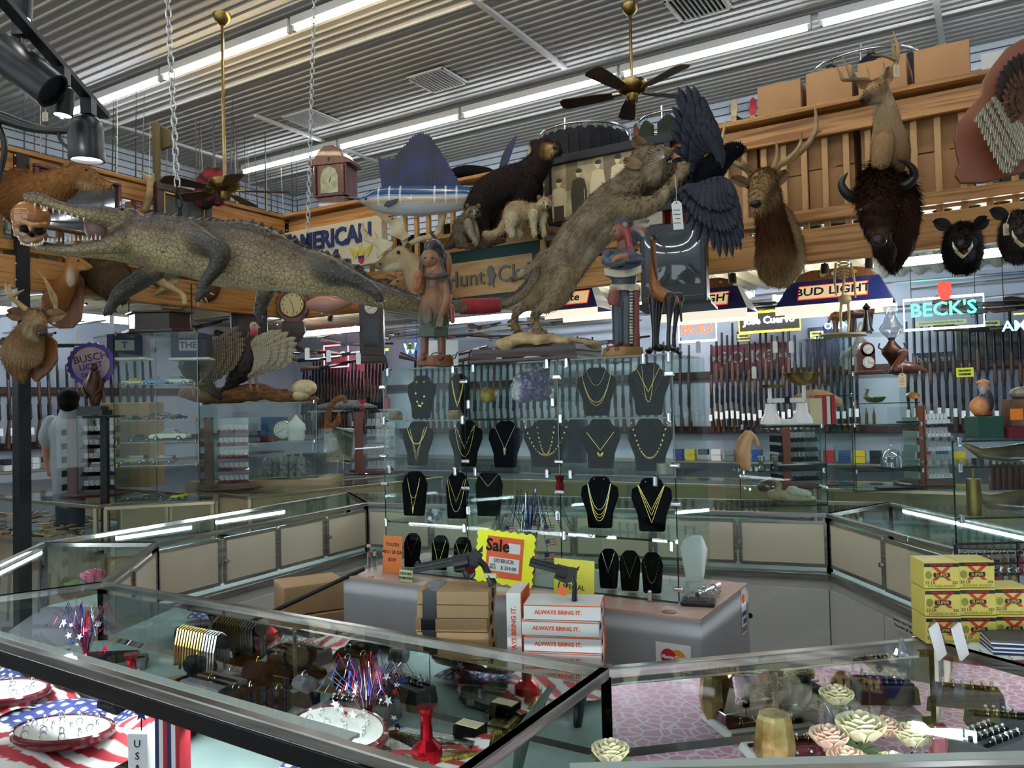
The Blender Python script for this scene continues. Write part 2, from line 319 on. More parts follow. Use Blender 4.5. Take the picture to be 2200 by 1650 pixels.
# ceiling tubes
def tubelight(u0, u1, v, z, lab, m='tube', fix=True, r=.019, group=None):
    t = thing('fluorescent_light', lab, 'fluorescent light', W((u0 + u1) / 2, v, z), RZ, group); h = (u1 - u0) / 2
    if fix: MB().box((0, 0, .06), (2 * h + .01, .07, .07)).build('housing', 'fixture', t, bev=.004)
    a = MB().cyl((-h + .03, 0, 0), (h - .03, 0, 0), r, n=10).build('tube', m, t, smooth=60)
    for e in (-1, 1): MB().box((e * (h - .012), 0, .012), (.03, .034, .06)).build('lamp_holder', 'socket', t)
ZT = 4.80
for i, (a, b) in enumerate(((-2.18, -.5), (-.46, 1.3), (1.34, 3.16), (3.2, 4.93), (5.0, 6.75), (6.8, 8.6))):
    tubelight(a, b, 1.27, ZT, ['leftmost long ceiling tube ending left of the tall clock', 'ceiling tube above the blue sailfish fin', 'ceiling tube above the black bear', 'ceiling tube behind the nearer ceiling fan', 'ceiling tube above the whitetail buck head', 'ceiling tube at the far upper right corner'][i])
for i, (a, b, m) in enumerate(((-2.15, -.45, 'tube'), (-.41, 1.27, 'tube_warm'), (1.31, 3.05, 'tube_warm'), (3.1, 4.8, 'tube'), (4.9, 6.7, 'tube'))):
    tubelight(a, b, -1.13, ZT, ['cool ceiling tube just behind the black track spotlights', 'warm glowing ceiling tube crossed by the brass fan rod', 'warm glowing ceiling tube at the top edge right of the white chain', 'ceiling tube above the frame of the picture', 'ceiling tube above and right of the frame of the picture'][i], m)
for v in (-3.5, -5.9, -8.3):
    for u in (-.8, 1.1, 3, 4.9, 6.8, 8.5): tubelight(u - .84, u + .84, v, ZT, 'white ceiling tube over the shop front', group='ceiling tubes over the shop front')
# under the mezzanine
for i, (u0, u1, v, z) in enumerate(((5.55, 7.2, .45, 2.6), (.6, 2.3, 1.5, 2.62), (2.6, 4.3, 1.6, 2.62), (4.4, 5.3, 1.9, 2.6), (-1.6, -.2, 1.4, 2.62))):
    tubelight(u0, u1, v, z, ['bright white tube under the balcony below the two boar heads', 'low tube under the balcony behind the carved woman', 'low tube under the balcony behind the hanging pool table lamps', 'short low tube under the balcony between the two pool table lamps', 'low tube under the balcony behind the wall clocks'][i], 'tube_low', False, .03)
def tubeY(u, v0, v1, z, lab):
    t = thing('fluorescent_light', lab, 'fluorescent light', W(u, (v0 + v1) / 2, z), RZ); h = (v1 - v0) / 2
    MB().cyl((0, -h, 0), (0, h, 0), .03, n=10).build('tube', 'tube_low', t, smooth=60); MB().box((0, 0, .05), (.09, 2 * h, .03)).build('housing', 'fixture', t)
tubeY(-1.6, -4.2, -2.6, 2.62, 'low tube under the left balcony behind the steel post'); tubeY(-1.5, -2.1, -.7, 2.62, 'low tube under the left balcony behind the alligator foreleg')
# air vents
def vent(px, py, lab, s=.42):
    p = Zp(px, py, ZC); t = thing('ceiling_vent', lab, 'air vent', (p.x, p.y, ZC + .02), RZ); mb = MB()
    for e in (-1, 1): mb.box((e * s / 2, 0, -.01), (.03, s + .03, .02)); mb.box((0, e * s / 2, -.01), (s + .03, .03, .02))
    mb.build('frame', 'trim_paint', t, bev=.003); MB().box((0, 0, -.002), (s, s, .004)).build('backing', 'dark', t)
    mb = MB()
    for i in range(11): mb.box((-s / 2 + s * (i + .5) / 11, 0, -.012), (.005, s, .03), T=TR((0, 0, 0)))
    mb.build('louvres', 'trim_paint', t)
vent(940, 175, 'square ceiling vent above the blue sailfish fin'); vent(668, 258, 'square ceiling vent above the tall clock'); vent(1500, 12, 'square ceiling vent at the top edge right of the fan rod')
# ================================================================ MOUNTED ANIMALS
mat('fur', attr=1, rough=.85, spec=.15); mat('hide', attr=1, rough=.7, spec=.3, bump=.25, bscale=120)
mat('gator', attr=1, col2='5A4E38', kind='edge', nscale=46, nmix=(.0, .12), rough=.38, bump=.6, bscale=46, bkind='edge', spec=.5)
MATS['gator'].node_tree.nodes['Mix'].blend_type = 'MULTIPLY'
nt = MATS['gator'].node_tree
for n in nt.nodes:
    if n.type == 'MAP_RANGE': n.inputs[1].default_value = .07; n.inputs[2].default_value = .0
mat('eye', '0A0806', .08, coat=.5); mat('nose', '14100E', .35); mat('bone', 'DCCDA4', .45, col2='B39C6C', nscale=9); mat('antler', 'B99A66', .5, col2='6E5230', nscale=7, nmix=(.4, .7)); mat('antler_pale', 'D9CFAE', .45, col2='A88F5E', nscale=6)
mat('horn_black', '15130F', .3, col2='35302A', nscale=8); mat('tooth', 'EFE8D0', .35); mat('claw', '8E8468', .4); mat('mouth', '8A6A66', .5); mat('tongue', 'A8403C', .4)
mat('feather_black', '12131A', .5, col2='262A36', nscale=18, stretch=(1, 1, 6), spec=.4); mat('tag_paper', 'D9C7A2', .8); mat('tag_white', 'ECEAE2', .8); mat('string', 'E6E2D6', .8); mat('ink', '15151A', .8)
class FX:      # local frame of a thing seen around px,py, Y metres ahead; q() gives a local point, depth offset d in metres
    def __init__(s, px, py, Y): s.Y = Y; s.Q = P(px, py, Y); s.k = Y / F
    def q(s, x, y, d=0): return P(x, y, s.Y + d) - s.Q
    def pr(s, pts): return [s.q(p[0], p[1], p[3] if len(p) > 3 else 0) for p in pts], [p[2] * s.k for p in pts]
    def limb(s, b, pts, col, **k): b.t(*s.pr(pts), col, **k)
    def ball(s, b, x, y, r, col, d=0, T=None): b.e(s.q(x, y, d), [a * s.k for a in r] if hasattr(r, '__len__') else r * s.k, col, T)
    def tube(s, mb, pts, n=8, m=None, sp=4, flat=1):
        a, r = s.pr(pts); z = spl([(*p, x) for p, x in zip(a, r)], sp) if len(pts) > 2 else [(*p, x) for p, x in zip(a, r)]
        mb.tube([V(v[:3]) for v in z], [max(v[3], .0008) for v in z], n, m, flat=flat)
    def thing(s, name, lab, cat, group=None): return thing(name, lab, cat, s.Q, 0, group)
def eyes(f, t, pts, r, m='eye'):
    for p in pts: MB().ell(f.q(*p), r * f.k, 10, 6).build('eye', m, t, smooth=180)
def leaf_ear(f, t, base, tip, w, d=0, col='hide_ear', m=None, back=.01, name='ear'):
    a, b = f.q(*base), f.q(*tip); L = b - a; x = L.normalized(); y = V((0, 1, 0)); z = x.cross(y).normalized(); w *= f.k; vs = []; fs = []; n = 8
    for i in range(n + 1):
        u = i / n; h = w * (math.sin(PI * min(u * .8 + .12, 1)) ** .8); c = a + L * u
        for j in range(-2, 3): vs.append(c + z * h * j / 2 + y * (abs(j) / 2 - 1) ** 2 * w * .6)
    k = len(vs)
    for v in vs[:k]: pass
    vs2 = vs + [v + y * .004 for v in vs]
    for i in range(n):
        for j in range(4): q = i * 5 + j; fs.append((q, q + 1, q + 6, q + 5)); fs.append((q + k, q + 5 + k, q + 6 + k, q + 1 + k))
    for i in range(n):
        for j in (0, 4): q = i * 5 + j; fs.append((q, q + 5, q + 5 + k, q + k))
    MB().add(vs2, fs).build(name, m or 'ear_brown', t, smooth=60)
mat('ear_brown', '7A5C3E', .85, col2='5A4028', nscale=20); mat('ear_tan', 'A88862', .85, col2='7A5C3E', nscale=20); mat('ear_black', '18130F', .85)
def hangtag(f, x0, y0, x1, y1, w, h, lab, paper='tag_paper', d=-.02, rot=0):
    g = FX(x1, y1, f.Y + d); t = g.thing('price_tag', lab, 'tag'); mb = MB(); W_, H_ = w * g.k, h * g.k; c = W_ * .25
    mb.prism([(-W_ / 2, -H_), (W_ / 2, -H_), (W_ / 2, -c), (W_ / 2 - c, 0), (-W_ / 2 + c, 0), (-W_ / 2, -c)], .0012, TR(ry=rot)).build('card', paper, t)
    a = P(x0, y0, f.Y + d) - g.Q; MB().tube([a, a * .5 + V((.002, 0, 0)), V((0, 0, -c * .5))], .0011, 5).build('string', 'string', t)
    b = MB(); b.ring((0, -.0015, -c * .7), c * .25, c * .1, (0, 1, 0), 8, 4)
    for i in range(4): b.box((rnd(-.1, .1) * W_, -.0013, -H_ * (.32 + .15 * i)), (W_ * rnd(.4, .7), .0006, H_ * .02))
    b.build('writing', 'ink', t); return t
# ---------------- alligator
f = FX(430, 590, 3.75); t = f.thing('alligator', 'long stuffed alligator with open jaws hung on chains across the room', 'stuffed alligator')
b = Body(); D, T_, Y_, BL = '3E372B', '6E6248', '9A8858', 'B3A677'
f.limb(b, [(62, 424, 12, -.12), (85, 427, 14, -.12), (112, 437, 11, -.12), (150, 450, 13, -.12), (200, 460, 18, -.1), (245, 470, 24, -.05), (285, 478, 30)], ['6A5C44'] * 4 + ['7D6F4E'])
f.limb(b, [(62, 426, 11, .08), (112, 440, 10, .08), (165, 455, 14, .08), (230, 470, 22, .1), (285, 480, 28, .1)], '6A5C44')
f.limb(b, [(150, 447, 9, -.02), (200, 452, 13, 0), (240, 458, 14, 0)], T_)
f.limb(b, [(82, 524, 8, -.12), (110, 533, 11, -.12), (160, 535, 11, -.14), (210, 530, 16, -.14), (255, 520, 25, -.1), (300, 505, 34)], ['7A7052', '8C8060', Y_])
f.limb(b, [(85, 530, 10, .1), (140, 538, 12, .1), (210, 535, 17, .12), (280, 520, 30, .12)], '8C8060')
f.limb(b, [(85, 533, 8), (150, 543, 9), (230, 545, 14), (290, 540, 30)], BL)
f.ball(b, 262, 455, 12, T_, -.06); f.ball(b, 262, 500, (30, 26, 36), Y_, -.03)
SP = [(285, 500, 44), (310, 512, 55), (345, 522, 61), (390, 528, 64), (435, 538, 66), (480, 547, 71), (530, 551, 74), (585, 562, 66), (630, 577, 54), (680, 589, 47), (730, 597, 41), (780, 625, 31), (840, 641, 24, .05), (900, 655, 18, .1), (980, 659, 15, .18), (1050, 656, 14, .2), (1100, 646, 13, .2), (1132, 620, 11, .2), (1147, 592, 10, .2), (1152, 565, 7, .2), (1153, 545, 3, .2)]
f.limb(b, SP, T_, n=3)
f.limb(b, [(395, 505, 40, -.02), (440, 525, 26, -.16), (472, 543, 21, -.2), (466, 572, 17, -.2), (448, 596, 13, -.2), (432, 618, 12, -.2)], D)
for x, y in ((418, 646), (427, 650), (441, 640), (453, 630)): f.limb(b, [(432, 615, 7, -.2), ((430 + x) / 2, (612 + y) / 2 + 2, 5, -.21), (x, y, 3, -.2)], D)
f.limb(b, [(335, 575, 28, .15), (300, 603, 22, .18), (262, 628, 19, .18), (243, 652, 13, .18), (228, 672, 9, .18)], D)
for x, y in ((224, 680), (240, 678), (252, 672)): f.limb(b, [(236, 660, 6, .18), (x, y, 3, .18)], D)
f.limb(b, [(672, 570, 34, -.04), (712, 585, 30, -.1), (745, 595, 20, -.12), (785, 613, 15, -.12), (812, 632, 12, -.13)], D)
for x, y in ((806, 650), (818, 651), (826, 646)): f.limb(b, [(810, 630, 7, -.13), (x, y, 2.5, -.14)], D)
f.limb(b, [(575, 610, 25, .12), (565, 645, 17, .14), (556, 672, 12, .14), (562, 695, 3, .14)], D)
PX = lambda co: co  # noqa
def gpaint(co, col, no):
    z = no[:, 2:3]; dark = np.array(lin('42372A')[:3]); mid = np.array(lin('86704E')[:3]); bel = np.array(lin('AC996E')[:3])
    lum = col.mean(1, keepdims=True); k = np.clip((lum - .04) / .05, 0, 1)
    c = np.where(z > .15, mid + (dark - mid) * np.clip((z - .15) / .5, 0, 1), mid + (bel - mid) * np.clip((.15 - z) / .55, 0, 1))
    nz = np.array([NZ.noise(V(p) * 9) for p in co])[:, None]; c = c * (1 + .35 * nz)
    tail = np.clip((co[:, 0:1] - .55) / .5, 0, 1); c = c * (1 - .45 * tail)
    return np.clip(c * k + col * (1 - k) * 1.0, .01, 1)
b.build('body', 'gator', t, voxel=.0085, smooth=5, soft=.02, paint=gpaint)
mb = MB(); mat('scute', '2E281E', .45, col2='4A4030', nscale=14); sp = spl([(*f.q(p[0], p[1], p[3] if len(p) > 3 else 0), p[2] * f.k) for p in SP], 6)
for i in range(3, len(sp) - 1, 1):
    c, r = V(sp[i][:3]), sp[i][3]; d = (V(sp[i + 1][:3]) - V(sp[i - 1][:3])).normalized(); sd = d.cross(V((0, 0, 1))).normalized()
    tail = i > 62; s_ = .026 if not tail else .024
    for a in ((-48, -28, -9, 9) if not tail else (-14, 8)):
        if not tail and i % 2: continue
        u = V((0, 0, 1)) * math.cos(R(a)) + sd * -math.sin(R(a)) * -1; u = (u - d * u.dot(d)).normalized(); x = d.cross(u); p = c + u * r * .96; k = s_ * rnd(.7, 1.1) * min(1, r / .06 + .2)
        mb.add([p - d * k, p + x * k * .6, p + d * k, p - x * k * .6, p + u * k * .85 + d * k * .5], [(0, 4, 1), (1, 4, 2), (2, 4, 3), (3, 4, 0)])
mb.build('back_ridges', 'scute', t)
mb = MB()
for x0, y0, x1, y1, n, dd, up, L in ((85, 518, 215, 512, 15, -.17, 1, 8), (75, 440, 180, 470, 9, -.16, -1, 7)):
    for i in range(n): u = i / (n - 1); x, y = x0 + (x1 - x0) * u, y0 + (y1 - y0) * u; l = L * rnd(.6, 1.5); MB().cyl(f.q(x, y + up * 3, dd), f.q(x + rnd(-1, 1), y - up * l, dd), 2.4 * f.k, .0005, 6).build('tooth', 'tooth', t)
MB().ell(f.q(214, 490, -.02), (30 * f.k, .07, 34 * f.k)).build('mouth_lining', 'mouth', t, smooth=180)
mb = MB()
for x, y, u, v in ((418, 646, 416, 654), (427, 650, 426, 660), (441, 640, 447, 652), (453, 630, 461, 634)): mb.cyl(f.q(x, y, -.2), f.q(u, v, -.21), 2.6 * f.k, .0006, 6)
for x, y, u, v in ((806, 650, 811, 656), (818, 651, 824, 657), (826, 646, 833, 650)): mb.cyl(f.q(x, y, -.14), f.q(u, v, -.15), 2.2 * f.k, .0006, 6)
mb.build('claws', 'claw', t); eyes(f, t, [(262, 449, -.12)], 4)
g = FX(1030, 656, 3.95); mat('red_cloth', '9E1F26', .75, col2='7C161C', nscale=30)
mb = MB(); g.tube(mb, [(988, 659, 17), (1010, 658, 17.5), (1050, 657, 17), (1074, 654, 16)], 16); tag(mb.build('cloth_wrap', 'red_cloth', smooth=60, loc=g.Q), 'red cloth sleeve wrapped around the alligator tail', 'cloth')
# chains
mat('chain_white', 'C9C8C0', .35, metal=.7); mat('chain_dark', '1C1B1A', .4, metal=.6)
def chain(px, py, px2, py2, Y0, Y1, m, lab, L=.05):
    a, e = P(px, py, Y0), P(px2, py2, Y1); n = int((a - e).length / (L * .72)); t = MB(); d = (e - a).normalized()
    for i in range(n):
        c = a + (e - a) * ((i + .5) / n); x = V((1, 0, 0)) if i % 2 else V((0, 1, 0)); x = (x - d * x.dot(d)).normalized(); w = L * .24
        pts = [c - a + d * (L * .5 - w) * s + (x * w * math.cos(R(k)) + d * w * math.sin(R(k))) for s, ks in ((1, (0, 60, 120, 180)), (-1, (180, 240, 300, 360))) for k in ks]
        t.tube(pts, L * .075, 5, close=True)
    return tag(t.build('chain', m, loc=a, smooth=60), lab, 'chain')
chain(357, -60, 381, 400, 3.7, 3.72, 'chain_white', 'white steel chain at the left holding up the front of the alligator')
chain(381, 400, 388, 470, 3.72, 3.73, 'chain_dark', 'short black chain joining the left white chain to the alligator back', .055)
chain(677, -60, 661, 500, 3.75, 3.78, 'chain_white', 'thin white chain holding up the hind part of the alligator', .034)
chain(661, 500, 660, 540, 3.78, 3.78, 'chain_dark', 'short black chain at the foot of the thin white chain', .045)
# ---------------- skull in its jaws
f = FX(65, 480, 3.66); t = f.thing('skull', 'glossy orange brown human skull model held in the alligator jaws', 'skull'); mat('skull', attr=1, rough=.18, spec=.6, coat=.6)
b = Body(); SK = 'B5763E'
f.ball(b, 66, 468, (38, 40, 36), SK); f.ball(b, 56, 490, (26, 24, 24), 'A8845C', -.03); f.limb(b, [(32, 485, 7, -.06), (50, 478, 6, -.1), (66, 482, 5, -.11), (82, 484, 6, -.1), (98, 482, 6, -.05)], 'BC7E46'); f.limb(b, [(36, 502, 7, -.06), (52, 505, 6, -.1), (62, 512, 6, -.09)], 'A8845C'); f.limb(b, [(48, 512, 8, -.07), (62, 518, 8, -.09), (82, 515, 8, -.08), (98, 505, 6, -.03)], '8A5A34'); f.limb(b, [(63, 482, 4, -.1), (66, 494, 4, -.115)], SK)
b.build('cranium', 'skull', t, voxel=.004, smooth=4)
for x, y, r in ((52, 492, 9.5), (84, 496, 9.5), (68, 504, 5)): MB().ell(f.q(x, y, -.072), (r * f.k, .022, r * f.k)).build('eye_socket' if r > 6 else 'nose_hole', 'dark', t, smooth=180)
mb = MB()
for i in range(9): MB().box(f.q(46 + i * 5.5, 521 + math.sin(i / 8 * PI) * 4, -.1 + abs(i - 4) * .006), (4.5 * f.k, .006, 9 * f.k)).build('tooth', 'tooth', t, bev=.002)
# ---------------- bobcat
f = FX(1170, 735, 3.05); t = f.thing('bobcat', 'stuffed bobcat leaping up with spotted legs on a rock base', 'stuffed bobcat')
b = Body(); G1, G2, SPT, PALE = '8D7A60', '9A8468', '3A2C1E', 'B9A88C'
f.limb(b, [(1200, 580, 38), (1233, 522, 43), (1268, 481, 42), (1304, 443, 42), (1334, 420, 41), (1358, 390, 33), (1380, 362, 30)], G1)
f.limb(b, [(1222, 590, 26), (1262, 530, 30), (1300, 490, 28), (1335, 455, 28)], 'A39478')
f.ball(b, 1388, 348, (36, 36, 37), '8A7356'); f.ball(b, 1402, 372, (27, 30, 28), 'A8967A', -.02); f.ball(b, 1412, 352, (22, 24, 22), '94805F', -.03)
f.limb(b, [(1405, 335, 20, -.04), (1424, 330, 15, -.05), (1437, 325, 9, -.05)], ['8A7356', 'A08A6A']); f.limb(b, [(1405, 338, 20, .05), (1424, 332, 14, .03), (1436, 327, 8, 0)], 'A08A6A')
f.limb(b, [(1408, 362, 14), (1428, 362, 10), (1440, 353, 7)], 'B4A68C')
f.limb(b, [(1330, 445, 33, -.06), (1375, 446, 24, -.08), (1405, 436, 18, -.08), (1434, 411, 15, -.08), (1457, 381, 12, -.08), (1468, 366, 14, -.08)], ['8F7B5C', '9C8A68', '8F7B5C'])
f.limb(b, [(1350, 415, 24, .08), (1400, 408, 16, .12), (1430, 392, 12, .12), (1442, 378, 13, .12)], '6E5C44')
for dx, dy in ((-8, -12), (2, -15), (10, -9)): f.ball(b, 1467 + dx, 362 + dy * .7, 6.5, '9C8868', -.08)
f.limb(b, [(1205, 600, 38, -.04), (1196, 635, 28, -.06), (1174, 656, 16, -.06), (1151, 671, 11, -.06), (1151, 697, 9, -.06), (1160, 714, 10, -.06), (1176, 722, 8, -.07), (1188, 724, 7, -.08)], ['94805F', '94805F', '94805F', 'A39070'])
f.limb(b, [(1185, 600, 30, .05), (1150, 640, 17, .07), (1118, 664, 11, .07), (1106, 680, 9, .07), (1108, 702, 8, .07), (1116, 716, 8, .06), (1128, 720, 7, .05)], '8F7B5C')
f.limb(b, [(1172, 550, 16), (1150, 568, 10), (1128, 584, 8.5), (1106, 597, 8)], ['8D7A60', '8D7A60', 'B0A288', '5E4E3E'])
def bpaint(co, col, no):
    p = co / f.k; low = np.clip((-(co[:, 2]) + 110 * f.k) / (70 * f.k), 0, 1); leg = np.clip((co[:, 0] / f.k - 140) / 60, 0, 1) * np.clip((350 - co[:, 2] / f.k) / 30, 0, 1) * np.clip((co[:, 2] / f.k - 265) / 10, 0, 1)
    s = np.array([NZ.voronoi(V(q) * 58)[0][0] for q in co]); spot = np.clip((.42 - s) / .1, 0, 1) * np.clip(low * 1.1 + leg + .3, 0, 1)
    nz = np.array([NZ.noise(V((q[0] * 30, q[1] * 30, q[2] * 14))) for q in co]); c = col * (1 + .45 * nz)[:, None]
    c = c * (1 - .12 * np.clip(no[:, 2:3], 0, 1)); return c + (np.array(lin(SPT)[:3]) - c) * (spot * .85)[:, None]
def blay(p): a = np.zeros_like(p); a[:, 0] = -.55; a[:, 2] = -.8; a[:, 1] = 0; return a
b.build('body', 'fur', t, voxel=.006, smooth=3, fur=26000, flen=.019, lay=blay, paint=bpaint, jit=.35)
leaf_ear(f, t, (1378, 357, -.07), (1340, 342, -.06), 13, m='ear_tan'); leaf_ear(f, t, (1384, 322, .02), (1362, 292, .04), 15, m='ear_brown')
eyes(f, t, [(1413, 322, -.07)], 5); MB().ell(f.q(1443, 323, -.04), (6 * f.k, .018, 5 * f.k)).build('nose', 'tongue', t, smooth=180)
MB().ell(f.q(1434, 343, -.03), (11 * f.k, .03, 8 * f.k)).build('mouth', 'nose', t, smooth=180)
mb = MB()
for i in range(9): a = R(-100 - i * 14); mb.cyl(f.q(1428, 338, -.09), f.q(1428 + 34 * math.cos(a) - 6, 338 - 34 * math.sin(a) * -1 * .9, -.1), .0006, .0002, 4)
for i in range(3): mb.cyl(f.q(1436 + i * 3, 349, -.05), f.q(1437 + i * 3, 342, -.05), .002, .0004, 5)
mb.build('whiskers', 'tag_white', t)
hangtag(f, 1450, 376, 1453, 432, 22, 62, 'white price tag hung from the raised bobcat paw', 'tag_white', d=-.12, rot=R(-3))
# its rock and plinth
mat('sand_rock', 'C2A97C', .9, col2='9A8058', nscale=14, bump=.8, bscale=40); mat('dark_wood', '3A241A', .35, col2='26150E', nscale=6, stretch=(1, 8, 8), coat=.2); mat('wood_base', '8A5528', .4, col2='6A3E1C', nscale=5, stretch=(8, 8, 1))
g = FX(1165, 742, 3.04); b = Body()
for x, y, rx, rz_, d in ((1090, 742, 30, 14, 0), (1120, 735, 38, 18, .02), (1165, 733, 45, 14, -.03), (1215, 738, 40, 12, -.04), (1262, 742, 30, 9, 0), (1140, 724, 20, 9, .03), (1180, 730, 30, 9, .1), (1230, 738, 40, 9, .1), (1110, 738, 40, 10, .12)): g.ball(b, x, y, (rx, 60, rz_), 'C2A97C', d)
o = b.build('rock', 'sand_rock', None, voxel=.008, smooth=2, disp=.012, dscale=28, label='sandy rock slab under the leaping bobcat', cat='rock'); o.location = g.Q
g0 = FX(1150, 775, 3.0); t = g0.thing('plinth', 'dark brown moulded wooden plinth under the bobcat rock', 'plinth')
zt = 1.817
def plinth_poly(e): return [P(1008, 770, 3.04), P(1240, 770, 2.86), P(1298, 770, 3.03), P(1262, 770, 3.28), P(1040, 770, 3.32)]
mb = MB(); pp_ = [(p.x - g0.Q.x, p.y - g0.Q.y) for p in plinth_poly(0)]; cx = sum(p[0] for p in pp_) / 5; cy_ = sum(p[1] for p in pp_) / 5
lv = [(1.0, zt + .002), (1.0, zt + .012), (.97, zt + .018), (.955, zt + .03), (.97, zt + .036), (.97, zt + .05), (.93, zt + .058)]
vsx = [(cx + (x - cx) * s_, cy_ + (y - cy_) * s_, z - g0.Q.z) for s_, z in lv for x, y in pp_]; n5 = 5
mb.add(vsx, [(i * 5 + j, i * 5 + (j + 1) % 5, (i + 1) * 5 + (j + 1) % 5, (i + 1) * 5 + j) for i in range(len(lv) - 1) for j in range(5)] + [tuple(range(5))[::-1], tuple(range(30, 35))]); mb.build('body', 'dark_wood', t)
# ---------------- crow
def feather(mb, a, b, w, nrm, m=None, tip=.75):
    a, b = V(a), V(b); d = b - a; y = V(nrm).normalized(); s = d.cross(y).normalized(); pr_ = [(0, .25), (.2, .6), (.5, .95), (tip, 1), (.92, .65), (1, .08)]
    vs = []
    for u, h in pr_: c = a + d * u; vs += [c - s * w * h, c + y * w * .18, c + s * w * h, c - y * w * .1]
    fs = []
    for i in range(len(pr_) - 1):
        for j in range(4): p, q = i * 4 + j, i * 4 + (j + 1) % 4; fs.append((p, q, q + 4, p + 4))
    mb.add(vs, fs, m)
f = FX(1540, 370, 3.0); t = f.thing('crow', 'black crow with spread wings caught above the bobcat paw', 'stuffed crow'); b = Body()
f.limb(b, [(1508, 392, 22), (1530, 362, 30), (1552, 340, 24), (1570, 326, 20), (1582, 322, 18)], '0C0C10'); f.limb(b, [(1500, 400, 15), (1485, 425, 12)], '0C0C10')
b.build('body', 'fur', t, voxel=.006, smooth=3, fur=5000, flen=.016, lay=(-.7, 0, -.7), jit=.5)
mb = MB(); f.tube(mb, [(1590, 319, 8), (1600, 320, 5.5), (1607, 325, 1)]); f.tube(mb, [(1590, 325, 5, 0), (1603, 325, 1.5)], sp=1); mb.build('beak', 'horn_black', t, smooth=60); eyes(f, t, [(1584, 317, -.03)], 3)
def wing(root, tips, n, w, d0, d1, name='wing', cov=2):
    mb = MB(); rp, tp = spl(root, 8), spl(tips, 8)
    for layer in range(cov + 1):
        q = 1 - layer * .28; m_ = n if layer == 0 else int(n * 1.2)
        for i in range(m_):
            u = i / (m_ - 1); a = rp[int(u * (len(rp) - 1))]; e = tp[min(int(u * (len(tp) - 1)), len(tp) - 1)]; e = a + (e - a) * (q * rnd(.96, 1.03)); dd = d0 + (d1 - d0) * u - layer * .012 + (i % 2) * .003
            feather(mb, f.q(a[0], a[1], dd), f.q(e[0], e[1], dd - .015), w * f.k * (1 if layer == 0 else 1.2), (.1, -1, .1))
    mb.build(name, 'feather_black', t)
wing([(1552, 360), (1535, 335), (1520, 330), (1505, 350), (1500, 395)], [(1532, 255), (1500, 190), (1458, 180), (1445, 230), (1442, 300), (1450, 370), (1470, 420)], 15, 11, -.02, .05)
wing([(1495, 395), (1520, 385), (1545, 378), (1565, 385)], [(1438, 425), (1462, 470), (1490, 512), (1525, 540), (1558, 552), (1582, 545), (1597, 520), (1592, 470)], 16, 8, -.03, -.1)
# ---------------- black bear
f = FX(1085, 500, 6.05); t = f.thing('black_bear', 'dark brown black bear standing on the ledge above the club sign', 'stuffed bear'); b = Body(); K = '2A211D'
f.limb(b, [(1035, 440, 38), (1060, 415, 42), (1095, 395, 40), (1130, 380, 36), (1155, 355, 30), (1168, 330, 25)], K)
f.limb(b, [(1028, 440, 30, -.1), (1030, 470, 24, -.1), (1038, 500, 17, -.1), (1048, 516, 15, -.1)], K); f.limb(b, [(1050, 450, 28, .12), (1060, 480, 20, .12), (1062, 512, 15, .12)], '201917')
f.limb(b, [(1130, 400, 30, -.1), (1120, 440, 20, -.1), (1085, 470, 17, -.1), (1075, 505, 15, -.1)], '231B18'); f.limb(b, [(1140, 400, 28, .12), (1150, 440, 19, .1), (1160, 475, 15, .1), (1165, 500, 14, .1)], '201917'); f.limb(b, [(1040, 470, 22), (1090, 465, 20), (1120, 450, 20)], '1C1614')
f.ball(b, 1165, 318, (24, 24, 20), '3E2B20'); f.limb(b, [(1172, 318, 13, -.1), (1184, 321, 11, -.2), (1190, 322, 8, -.27)], ['6A4A2C', 'B8945C', 'B8945C']); f.limb(b, [(1172, 328, 9, -.1), (1184, 334, 6, -.2)], 'A07C4C')
f.ball(b, 1148, 308, (9, 6, 9), K, -.02); f.ball(b, 1199, 311, (7, 6, 9), K, .03); f.limb(b, [(1185, 320, 14, .02), (1197, 325, 12, .05)], K)
b.build('body', 'fur', t, voxel=.012, smooth=4, fur=16000, flen=.032, lay=(-.5, 0, -.8), jit=.4)
MB().ell(f.q(1193, 317, -.3), (6 * f.k, .02, 5 * f.k)).build('nose', 'nose', t, smooth=180); eyes(f, t, [(1172, 310, -.15), (1190, 309, -.12)], 2)
